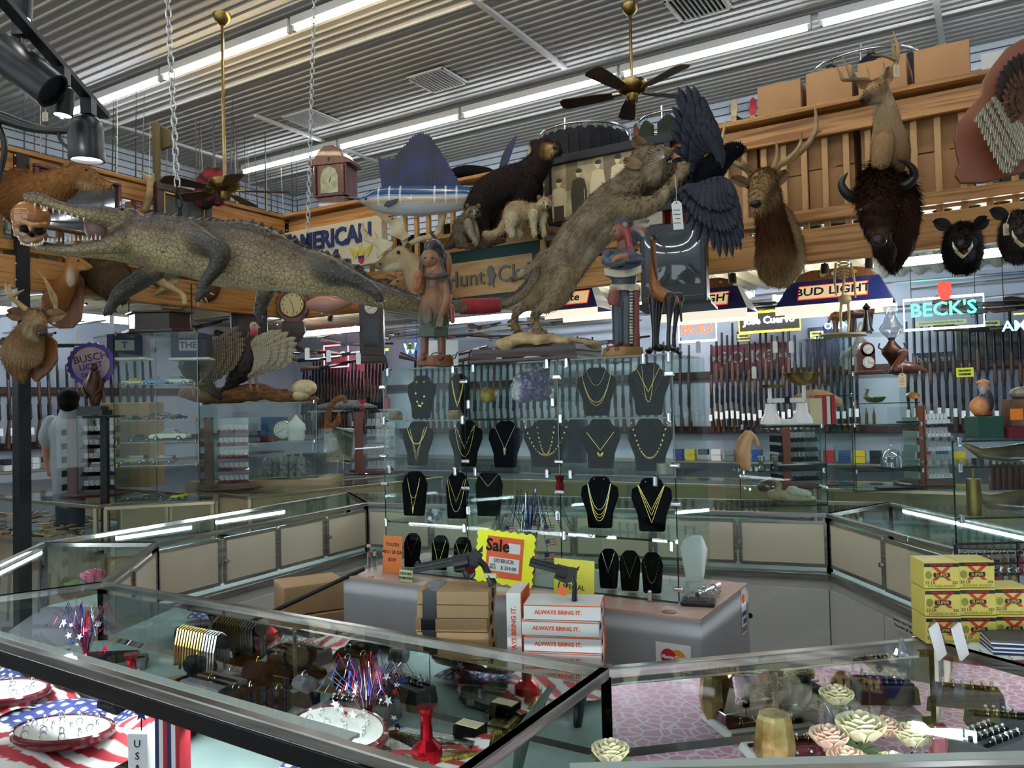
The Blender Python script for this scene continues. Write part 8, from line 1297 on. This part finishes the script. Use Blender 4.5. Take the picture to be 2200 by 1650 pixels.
p = P(606, 924, Y3 + .15); t = thing('brass_clock', 'round brass clock with pale dial in the glass case', 'clock', p); MB().cyl((0, .06, 0), (0, 0, 0), .085, n=28).build('case', 'brass', t); dial(t, .075, TR((0, -.002, 0))); put('ceramic_jar', 'jar', 'white ceramic jar with blue arches right of the brass clock', 636, zs3[1], Y3 + .16, MB().lathe([(.07, 0), (.08, .04), (.075, .08), (.09, .1), (.08, .15), (.03, .2), (.01, .23), (0, .24)], n=18), 'cup_white', smooth=50); put('dark_red_book', 'book', 'dark red book lying beside the brass clock', 578, zs3[1], Y3 + .12, MB().box((0, 0, .02), (.14, .1, .045)), 'burgundy'); put('blue_folder', 'box', 'blue boxed folder at the back of the stein case', 590, zs3[1], Y3 + .35, MB().box((0, 0, .11), (.25, .04, .22)), 'pack_blue')
# turkeys on driftwood
f = FX(540, 860, Y3 + .2); b = Body(); f.limb(b, [(395, 845, 12), (440, 850, 17), (500, 848, 20), (560, 842, 18), (600, 850, 14), (680, 858, 7)], '8A5A30'); f.limb(b, [(600, 852, 10), (640, 852, 12)], 'B08A50'); o = b.build('driftwood_log', mat('drift_tan', '8A5E34', .85, col2='5E3C20', nscale=8, stretch=(2, 6, 6), bump=.5, bscale=20), None, voxel=.014, smooth=1, disp=.015, dscale=12, label='long tan driftwood log the turkeys stand on', cat='driftwood'); o.location = f.Q
mat('t_body', '2C2018', .6, col2='15100C', nscale=14); mat('t_feather', '8A7A60', .6, col2='4E4232', kind='lines', nscale=16, nmix=(.3, .6))
def turkey(hx, hy, bx, by, lab, wingpts, Y, sg):
    global f
    f = FX(bx, by, Y); t = f.thing('turkey', lab, 'stuffed turkey'); b = Body(); f.limb(b, [(bx + sg * 10, by - 60, 14), (bx, by - 30, 30), (bx - sg * 15, by, 30), (bx - sg * 40, by + 35, 12), (bx - sg * 60, by + 55, 6)], '2C2018'); f.limb(b, [(bx + sg * 8, by - 55, 10), ((bx + hx) / 2, (by - 50 + hy) / 2, 8), (hx, hy + 12, 7)], '3A2A1C'); b.build('body', 't_body', t, voxel=.012, smooth=3, disp=.01, dscale=30)
    b = Body(); f.limb(b, [(hx, hy + 22, 8, -.01), (hx + 1, hy + 8, 8, -.01), (hx, hy, 9, -.01)], ['A03038', 'B05058', 'C8B8B0']); f.limb(b, [(hx + 6, hy + 1, 4), (hx + 14, hy + 4, 1.5)], 'B09A78'); b.build('head', 'hide', t, voxel=.006, smooth=2); eyes(f, t, [(hx + 2, hy - 2, -.05)], 1.6)
    for root, tips, n, m, dd in wingpts:
        mb = MB(); rp, tp = spl(root, 6), spl(tips, 8)
        for ly in range(4):
            for i in range(n): u = i / (n - 1); a = rp[int(u * (len(rp) - 1))]; e = tp[int(u * (len(tp) - 1))]; e = a + (e - a) * (1 - ly * .2); feather(mb, f.q(a[0], a[1], dd - ly * .015), f.q(e[0], e[1], dd - .03 - ly * .015), 8 * f.k, (.1, -1, 0))
        mb.build('wing', m, t)
    for x in (0, 14): MB().tube([f.q(bx + x, by + 22), f.q(bx + x + 6, by + 50, -.02)], .012, 8).build('leg', 'ear_tan', t)
turkey(545, 700, 535, 790, 'turkey with a red head and raised barred wings facing right', [([(540, 745), (545, 770), (540, 800)], [(560, 722), (600, 708), (636, 725), (635, 760), (618, 785), (575, 800), (540, 812)], 16, 'turkey_bar', -.08)], Y3 + .15, 1)
turkey(404, 688, 412, 800, 'turkey behind the car tower with its wing spread to the right', [([(425, 765), (428, 790), (430, 815)], [(515, 700), (528, 735), (520, 765), (505, 790), (470, 815), (440, 825)], 14, 't_feather', -.08)], Y3 + .1, -1)
put('bone_skull', 'skull', 'pale animal skull on the glass case right of the turkeys', 655, zs3[-1] + .01, Y3 + .2, MB().ell((0, 0, .12), (.12, .08, .08)).ell((-.03, -.02, .05), (.08, .06, .05)).ell((.05, -.06, .1), (.03, .03, .03)), 'bone', smooth=180)
put('glass_shelf', 'shelf', 'long glass shelf top behind the driftwood branch', 765, 1.64, 7.9, MB().box((0, 0, 0), (.9, .3, .02)).box((-.4, 0, -.33), (.02, .28, .64)).box((.4, 0, -.33), (.02, .28, .64)), 'clear_box'); put('reptile_figure', 'figurine', 'grey green lizard figure on the glass shelf', 745, 1.65, 7.8, MB().tube([(-.28, 0, .03), (-.1, 0, .05), (.1, 0, .05), (.3, 0, .02)], [.02, .045, .045, .01], 10), 'stoneware', smooth=180)
for px, lab in ((779, 'red lidded cup on the glass shelf'), (832, 'red mug seen through the necklace tower')): put('red_cup', 'cup', lab, px, 1.65, 7.8, MB().lathe([(.03, 0), (.038, .09), (.04, .1)], n=16), 'flag_red')
f = FX(715, 925, 7.4); b = Body(); f.limb(b, [(700, 925, 6), (705, 890, 7), (715, 865, 7), (735, 853, 6), (742, 862, 5)], '8A6A44'); f.limb(b, [(705, 925, 8), (725, 905, 7), (728, 885, 3)], '7A5A38'); o = b.build('curled_driftwood', 'drift_tan', None, voxel=.012, smooth=2, label='curled driftwood branch beside the stein case', cat='driftwood'); o.location = f.Q; put('glass_pillar', 'display stand', 'clear stand under the curled driftwood', 712, .98, 7.42, MB().box((0, 0, .25), (.2, .2, .5)), 'clear_box')
p = Zp(732, 1025, .98); t = thing('table_mirror', 'chrome framed tilting countertop mirror', 'mirror', p, .2); A = TR((0, 0, .32), ry=.12) @ TR(rx=.2); MB().box((0, 0, 0), (.25, .01, .36), T=A).build('frame', 'chrome', t, bev=.004); MB().box((0, -.006, 0), (.225, .004, .335), T=A).build('glass', 'mirror', t); MB().box((0, 0, .006), (.2, .14, .012)).cyl((-.03, 0, .01), (-.03, 0, .2)[:3], .008).cyl((.03, 0, .01), (.03, 0, .2), .008).build('stand', 'chrome', t)
# ---------------- right side: scale tower
Y4, _, zs4, _t = tower(1592, 1778, 1088, .98, 916, [1012], 'two tier glass case with the white scale on top', d=.36); zt4 = zs4[-1]
p = P(1690, 900, Y4 + .12); t = thing('kitchen_scale', 'white enamel balance scale with two brass pans', 'scale', (p.x, Y4 + .12, zt4 + .004)); wm = mat('enamel', 'ECEAE4', .25, coat=.5)
MB().box((0, 0, .02), (.3, .1, .04)).build('base', wm, t, bev=.01)
for x in (-.1, .1): MB().lathe([(.07, 0), (.065, .03), (.04, .07), (.035, .13)], c=(x, 0, .01), n=18).build('pillar', wm, t, smooth=60)
MB().box((0, 0, .16), (.24, .03, .03)).box((-.11, -.02, .2), (.025, .012, .1)).box((.11, -.02, .22), (.025, .012, .12)).build('beam', wm, t, bev=.004); MB().lathe([(.0, 0), (.06, .002), (.085, .02), (.083, .022), (0, .006)], c=(-.09, 0, .24), n=24).build('small_pan', 'brass', t, smooth=50); MB().lathe([(0, 0), (.04, .004), (.09, .04), (.125, .085), (.122, .086), (.07, .03), (0, .008)], c=(.11, 0, .25), n=28).build('large_pan', 'brass', t, smooth=50); MB().box((0, -.018, .16), (.03, .02, .045)).build('poise', 'mag_black', t)
for i, (px, c, h) in enumerate(((1752, 'D8C8A0', .17), (1768, 'B02830', .19), (1778, 'E0DCD0', .18), (1788, 'B02830', .19))): put('hardback_book', 'book', ['cream book standing behind the scale', 'red book right of the cream book', 'white spined book between two red books', 'rightmost red book beside the scale'][i], px - 6, zt4, Y4 + .22, MB().box((0, 0, h / 2), (.022 if i else .08, .14, h)), mat('bk' + c, c, .5)); 
f = FX(1760, 860, Y4 + .4); b = Body(); f.limb(b, [(1715, 858, 10), (1740, 850, 12), (1770, 852, 13), (1800, 862, 9)], 'D8B488'); o = b.build('fluffy_toy', 'fur', None, voxel=.01, smooth=2, fur=4000, flen=.02, label='cream fluffy hide behind the scale', cat='toy'); o.location = f.Q; gem(P(1656, 878, Y4 + .3), .045, 'amber cut glass paperweight behind the scale', mat('amber', 'C8701C', .1, coat=1)); tag(MB().cyl((0, 0, 0), (0, 0, .06), .03).build('wood_riser', 'dark_wood', loc=P(1656, 900, Y4 + .3) + V((0, 0, -.04))), 'dark riser under the amber glass', 'stand'); tag(MB().box((0, 0, 0), (.5, .12, .01)).build('glass_shelf', 'clear_box', loc=P(1720, 905, Y4 + .45)), 'small glass shelf behind the scale', 'shelf')
f = FX(1605, 960, Y4 - .02); b = Body(); HC = 'C49A68'; f.limb(b, [(1602, 1000, 12), (1598, 975, 14), (1604, 950, 11), (1612, 935, 8)], HC); f.limb(b, [(1610, 932, 8), (1622, 942, 6), (1627, 955, 5)], HC); f.limb(b, [(1590, 995, 5), (1584, 970, 6), (1590, 945, 5), (1603, 928, 4)], '9A6A38'); o = b.build('horse_carving', 'carved', None, voxel=.004, smooth=2, label='carved tan horse head left of the scale case', cat='figurine'); o.location = f.Q + V((0, 0, 0)); tag(MB().cyl((0, 0, 0), (0, 0, P(1602, 1008, Y4).z - .98), .03).build('clear_riser', 'clear_box', loc=(P(1602, 1000, Y4).x, Y4 - .02, .983)), 'clear riser under the horse head', 'stand')
for px, w_, lab in ((1700, .22, 'long black slab tray in the scale case'), (1735, .2, 'second black slab tray in the scale case')): put('black_tray', 'tray', lab, px, zs4[1], Y4 + .1 + (w_ < .21) * .1, MB().box((0, 0, .014), (w_, .1, .028)), 'mag_black')
for px in (1632, 1662): put('egg_cup', 'cup', 'small silver goblet in the scale case', px, zs4[1] + .03, Y4 + .2, MB().lathe([(.02, -.03), (.006, -.01), (.022, .02), (.024, .05)], n=14), 'chrome_dull', group='silver goblets in the scale case')
f = FX(1700, 1060, Y4 + .15); b = Body(); f.limb(b, [(1660, 1062, 10), (1700, 1068, 9), (1750, 1072, 5)], 'C0A880'); f.limb(b, [(1640, 1045, 13), (1655, 1035, 10)], '5A4632'); f.limb(b, [(1672, 1040, 7), (1672, 1060, 9)], 'B89468'); f.limb(b, [(1700, 1055, 12), (1735, 1062, 9)], 'C8C0B0'); o = b.build('bone_carving', 'carved', None, voxel=.005, smooth=1, disp=.006, dscale=40, label='bone and hide carvings on the bottom of the scale case', cat='ornament'); o.location = f.Q; o.location.z = max(o.location.z, 1.03)
# ---------------- clock tower
Y5, _, zs5, _t = tower(1835, 1990, 1055, .98, 803, [1012, 912, 866][::1], 'tall narrow glass case with the double dial clock on top', d=.34); zt5 = zs5[-1]
p = P(1862, 800, Y5 + .1); t = thing('double_dial_clock', 'small mahogany mantel clock with two white dials', 'clock', (p.x, Y5 + .1, zt5 + .004)); MB().box((0, 0, .012), (.2, .1, .024)).box((0, 0, .1), (.11, .06, .16)).cyl((0, -.03, .18), (0, .03, .18), .055, n=24).build('case', 'mahog', t, bev=.004); dial(t, .035, TR((0, -.034, .18))); dial(t, .042, TR((0, -.034, .085)), h=(0, 1.6))
p = P(1918, 800, Y5 + .2); t = thing('oil_lamp', 'antique bronze oil lamp with scalloped clear glass shade', 'lamp', (p.x, Y5 + .2, zt5 + .004)); MB().lathe([(.04, 0), (.03, .02), (.015, .06), (.035, .1), (.07, .15), (.075, .18), (.04, .22), (.02, .25), (.028, .27)], n=24).build('font', 'bronze', t, smooth=60); MB().lathe([(.03, .27), (.06, .3), (.085, .34), (.05, .39), (.035, .44), (.05, .5)], n=16).build('glass_shade', 'crystal', t, smooth=60)
for s in (-1, 1): MB().tube([(s * .07, 0, .18), (s * .1, 0, .2), (s * .09, 0, .23)], .006, 6).build('handle', 'bronze', t)
f = FX(1945, 790, Y5 + .08); b = Body(); f.limb(b, [(1925, 795, 12), (1950, 790, 14), (1985, 796, 6)], '5A2E1C'); f.limb(b, [(1925, 790, 9), (1938, 768, 8), (1945, 755, 7), (1930, 757, 4)], '5A2E1C'); o = b.build('duck_carving', 'carved', None, voxel=.005, smooth=2, label='red brown carved bird lying on the narrow glass case', cat='figurine'); o.location = f.Q; f = FX(1938, 795, Y5 - .02); hangtag(f, 1938, 785, 1938, 802, 17, 30, 'large tan tag hanging in front of the narrow glass case', d=0)
mat('green_art', '8A8A20', .12, coat=1, col2='5A6A28', nscale=8); put('glass_swan', 'ornament', 'green yellow art glass swan in the narrow case', 1882, zs5[3], Y5 + .15, MB().lathe([(0, 0), (.05, .005), (.09, .04), (.08, .045), (.03, .02), (0, .02)], n=7, sy=.7).tube([(-.05, 0, .02), (-.07, 0, .06), (-.05, 0, .1), (-.07, 0, .1)], [.02, .014, .01, .005], 8), 'green_art', smooth=50); gem(V((P(1962, 850, Y5 + .15).x, Y5 + .15, zs5[3] + .05)), .05, 'amber cut glass paperweight in the narrow case', 'amber', .5)
for px in (1862, 1878): put('brass_shell', 'cartridge', 'tall brass shell casing standing in the narrow case', px, zs5[2], Y5 + .1, MB().lathe([(.011, 0), (.011, .07), (.006, .09), (.0, .13)], n=10), 'brass', group='brass shells in the narrow case')
put('glass_dome', 'dome', 'clear glass dome over a small clock in the narrow case', 1912, zs5[1] + .01, Y5 + .15, MB().lathe([(.075, 0), (.075, .07), (.05, .12), (.01, .135), (.012, .16), (0, .165)], n=20), 'crystal', smooth=60); put('dark_block', 'ornament', 'small dark block under the glass dome', 1912, zs5[1] + .01, Y5 + .15, MB().box((0, 0, .04), (.05, .03, .07)), 'bronze')
for z, lab in ((zs5[1], 'long dark case on the third shelf of the narrow tower'), (zs5[0], 'flat dark case at the bottom of the narrow tower'), (zs5[2], 'pair of dark figurine trays on the second shelf')): put('dark_case', 'case', lab, 1925 if z != zs5[2] else 1950, z, Y5 + .2 - .12 * (z == zs5[0]), MB().box((0, 0, .006), (.3 if z != zs5[2] else .12, .1, .012)), 'mag_black')
# skeleton, horses and candlestick telephone on a glass case further back
Y6, _, zs6, _t = tower(1765, 1840, 1050, .98, 722, [850], 'glass case behind the clock holding the rearing horse', Y=6.1, d=.4)
f = FX(1812, 715, 5.75); t = f.thing('skeleton_model', 'hanging model human skeleton in front of the bigger pool lamp', 'skeleton'); mb = MB(); f.tube(mb, [(1812, 575, 3), (1813, 600, 3), (1811, 635, 3)]); mb.build('spine', 'bone', t)
for i in range(6): MB().ring(f.q(1812, 562 + i * 7), (13 - abs(i - 2) * 1.2) * f.k, .005, (0, .15, 1), 18, 4, sy=.7).build('rib', 'bone', t)
mb = MB().ell(f.q(1815, 643), (14 * f.k, .04, 11 * f.k)); mb.build('pelvis', 'bone', t, smooth=180)
for xs in ([(1808, 648, 3), (1806, 680, 3), (1808, 712, 2.5)], [(1822, 648, 3), (1824, 680, 3), (1822, 712, 2.5)], [(1828, 565, 2.5), (1835, 600, 2.5), (1838, 640, 2)], [(1796, 565, 2.5), (1793, 600, 2.5), (1797, 635, 2)]): mb = MB(); f.tube(mb, xs, 6); mb.build('limb', 'bone', t, smooth=60)
MB().cyl(f.q(1812, 718), f.q(1812, 721), .16, n=24).build('foot_disc', 'bone', t)
def horse(px, py, Y, s, col, lab, rear=0):
    f = FX(px, py, Y); b = Body(); q = lambda x, y, r, d=0: (px + x * s, py + y * s, r * s, d)
    f.limb(b, [q(-18, -38, 10), q(0, -38, 9), q(15, -42, 10)] if not rear else [q(-10, -35, 10), q(2, -52, 9), q(8, -70, 9)], col); f.limb(b, [q(16, -44, 8), q(25, -58, 5), q(30, -66, 4), q(36, -60, 3)] if not rear else [q(8, -72, 8), q(8, -90, 5), q(14, -100, 5), q(22, -94, 3)], col)
    for x, d in ((-20, 0), (-14, .04), (12, 0), (18, .04)):
        if rear and x > 0: f.limb(b, [q(12, -68, 4, d), q(22, -60, 3, d), q(20, -48, 2, d)], col)
        else: f.limb(b, [q(x, -34, 5, d), q(x, -15, 3, d), q(x, -2, 3, d)], col)
    f.limb(b, [q(-26, -40, 3), q(-32, -25, 3)], col); o = b.build('horse_figure', 'carved', None, voxel=.005, smooth=2, label=lab, cat='figurine'); o.location = f.Q
horse(1812, 717, 6.35, 1.0, '8A5A30', 'light brown horse figure left behind the skeleton'); horse(1850, 717, 6.3, 1.15, '4E3024', 'dark brown horse figure with lowered head right of the skeleton'); horse(1838, 795, Y6 + .1, 1.0, 'B8B4AC', 'white rearing horse figurine left of the double dial clock', 1)
put('bell_telephone', 'telephone', 'black old bell shaped telephone piece beside the dark horse', 1870, zs6[-1] + .02, 6.0, MB().lathe([(.05, 0), (.035, .03), (.02, .12), (.01, .16), (.03, .18), (0, .22)], n=16), 'mag_black', smooth=50); tag(MB().box((0, 0, 0), (.5, .3, .012)).build('glass_shelf', 'clear_box', loc=(P(1855, 717, 6.2).x, 6.2, zs6[-1] + .01)), 'glass top under the horse figures', 'shelf')
# ---------------- right edge case, figurines, key rack, ammunition
Y7, _, zs7, _t = tower(2058, 2290, 1262, .98, 946, [1112, 1002], 'glass display case at the right edge behind the keys', d=.34); zt7 = zs7[-1]
p = P(2115, 940, Y7 + .12); t = thing('sailor_figure', 'painted seated old man figure in an orange cap on a green box', 'figurine', (p.x, Y7 + .12, zt7 + .004)); MB().box((0, 0, .04), (.1, .08, .08)).build('green_box', mat('green_box', '1F4A3C', .5), t, bev=.004); b = Body(); b.e((-.015, 0, .115), (.032, .028, .036), 'D08850').e((.012, 0, .135), (.026, .026, .05), '26282E').e((0, -.005, .185), (.018, .018, .02), 'B88068').e((.002, 0, .203), (.022, .02, .01), 'D08850').e((-.012, -.02, .172), (.012, .01, .014), 'A0A0A0').e((0, 0, .085), (.03, .028, .014), '6A2024'); b.build('figure', 'carved', t, voxel=.0025, smooth=2, soft=.002)
put('carved_boot', 'ornament', 'brown carved block with an orange sale tag at the right edge', 2190, zt7, Y7 + .12, MB().box((0, 0, .02), (.14, .1, .04), m=1).box((0, 0, .09), (.1, .08, .1), taper=.8).ell((.02, 0, .16), (.05, .04, .025), m=2), ['ear_brown', 'burgundy', 'tin'], bev=.004); tag(MB().box((0, 0, 0), (.045, .002, .04)).build('sale_tag', mat('tag_orange', 'E88020', .5), loc=P(2184, 890, Y7 + .05)), 'small orange sale tag on the brown carved block', 'tag')
def horn(px, py, z, lab, m, r=1): put('powder_horn', 'horn', lab, px, z + .03, Y7 + .14, MB().tube([(-.14, 0, .04), (-.08, 0, .005), (0, 0, -.0), (.12, 0, .01), (.24, 0, .03)], [.006, .02 * r, .03 * r, .036 * r, .03 * r], 14), m, smooth=180)
mat('horn_tan', '8A744A', .25, col2='3A3228', nscale=6, coat=.4); horn(2150, 980, zs7[2], 'polished tan and black powder horn on the upper shelf', 'horn_tan'); horn(2165, 1060, zs7[1], 'thick grey brown horn on the middle shelf', 'horn_tan', 1.3); put('brass_grinder', 'grinder', 'tall brass cylinder coffee grinder in the right case', 2086, zs7[1], Y7 + .05, MB().cyl((0, 0, 0), (0, 0, .13), .024, n=18).cyl((0, 0, .13), (0, 0, .18), .005), 'brass', smooth=40)
for i in range(6): put('brown_bottle', 'bottle', 'small dark brown bottle at the back of the right case', 2125 + i * 13, zs7[1] + .06, Y7 + .28, MB().cyl((0, 0, 0), (0, 0, .1), .01).cyl((0, 0, .1), (0, 0, .13), .005), 'mahog', group='dark bottles in the right case')
t = thing('key_rack', 'black wire rack with hanging keychains and leather fobs', 'rack', V((P(2120, 1200, 2.65).x, 2.65, .983))); zk = P(2120, 1170, 2.65).z - .983; MB().cyl((-.09, .02, 0), (-.09, .02, zk), .007).cyl((.12, .02, 0), (.12, .02, zk), .007).build('post', 'black_steel', t)
for j in range(4): MB().cyl((-.09, .02 - j * .02, zk - j * .03), (.14, .02 - j * .02, zk - j * .03), .004, n=6).build('rail', 'black_steel', t)
for i in range(16): x = -.07 + (i % 8) * .026; y, z = .0 - (i // 8) * .04, zk - .03 - (i // 8) * .05; k = MB().ring((x, y, z), .011, .002, (1, .3, 0), 10, 4).build('key_ring', 'chrome', t); MB().box((x, y, z - .045), (.014, .006, .06)).build('fob', ['mag_black', 'ear_brown', 'mag_black', 'burgundy'][i % 4], k)
mat('ammo_yellow', 'D6C45C', .45); mat('ammo_black', '1C1A18', .5); mat('ammo_red', 'C0301E', .5); mat('ammo_olive', '8A8438', .6)
p0 = on(2003, 1392, .982); bw = .094; bh = .074
def ammo(p, rz, lab):
    t = thing('ammunition_box', lab, 'box', p, rz, None); MB().box((0, .045, bh / 2), (bw - .002, .09, bh - .002)).build('carton', 'ammo_yellow', t, bev=.0015); MB().box((0, -.0006, bh * .86), (bw - .004, .0012, bh * .13)).build('black_band', 'ammo_black', t); MB().text('WINCHESTER', .008, TR((0, -.0018, bh * .86)), .0003, sx=1.2).build('lettering', 'ammo_red', t)
    MB().text('X', .05, TR((0, -.001, bh * .52)), .0003, off=.0012, sx=1.3).build('red_x', 'ammo_red', t); MB().prism([(-.02, -.006), (.02, -.006), (.022, 0), (.02, .006), (-.02, .006), (-.022, 0)], .0008, TR((0, -.0018, bh * .5))).build('badge', 'ammo_black', t); MB().text('SUPER', .0115, TR((0, -.0026, bh * .5)), .0003).build('lettering', 'ammo_yellow', t)
    MB().text('22 LR', .0115, TR((-.03, -.001, bh * .22)), .0003).text('222', .01, TR((.034, -.001, bh * .22)), .0003).build('lettering', 'ammo_black', t); MB().text('POWER-POINT', .0095, TR((0, -.001, bh * .09)), .0003, sx=1.15).build('lettering', 'ammo_olive', t); MB().ell((-.034, -.001, bh * .5), (.009, .001, .011), 8, 5).build('animal_mark', 'ammo_olive', t); return t
cw = ['left', 'middle', 'right']; rw = ['bottom', 'second', 'top']
for c in range(3):
    for r_ in range(3 - (c == 2)): ammo(V((p0.x + .048 + c * (bw + .001), p0.y + .03, .982 + r_ * bh + (c == 2) * .0)), -.08, 'yellow ammunition box, ' + rw[r_] + ' of the ' + cw[c] + ' column')
p = on(2150, 1388, .982); t0 = p + V((.02, -.03, 0))
for i in range(7): tag(MB().box((0, 0, .0025), (.2, .13, .004)).build('brochure', mat('slate', '4A5058', .4) if i == 6 else ('white_card' if i % 2 else 'navy'), loc=t0 + V((.03, 0, i * .0052)), rz=-.25 + rnd(-.04, .04)), 'glossy brochure in the stack before the ammunition boxes' if i < 6 else 'grey topmost brochure with a white ring mark', 'brochure', 'brochures in the stack')
for i, (px, lab) in enumerate(((2012, 'left folded white earring card easel'), (2060, 'right folded white earring card easel'))): t = thing('card_easel', lab, 'display stand', on(px + 12, 1412, .982), .5); MB().box((0, 0, .045), (.035, .006, .09), T=TR(ry=-.35)).build('card', 'white_card', t); MB().box((.03, .01, .045), (.03, .004, .085), T=TR(ry=-.6)).build('prop', 'crystal', t)
simple('glass_bell', 'bell', 'tiny cut glass bell on the front right showcase', 1937, 1405, MB().lathe([(.02, 0), (.012, .02), (.008, .03), (.003, .045), (0, .05)], n=12), 'crystal', z=.982)
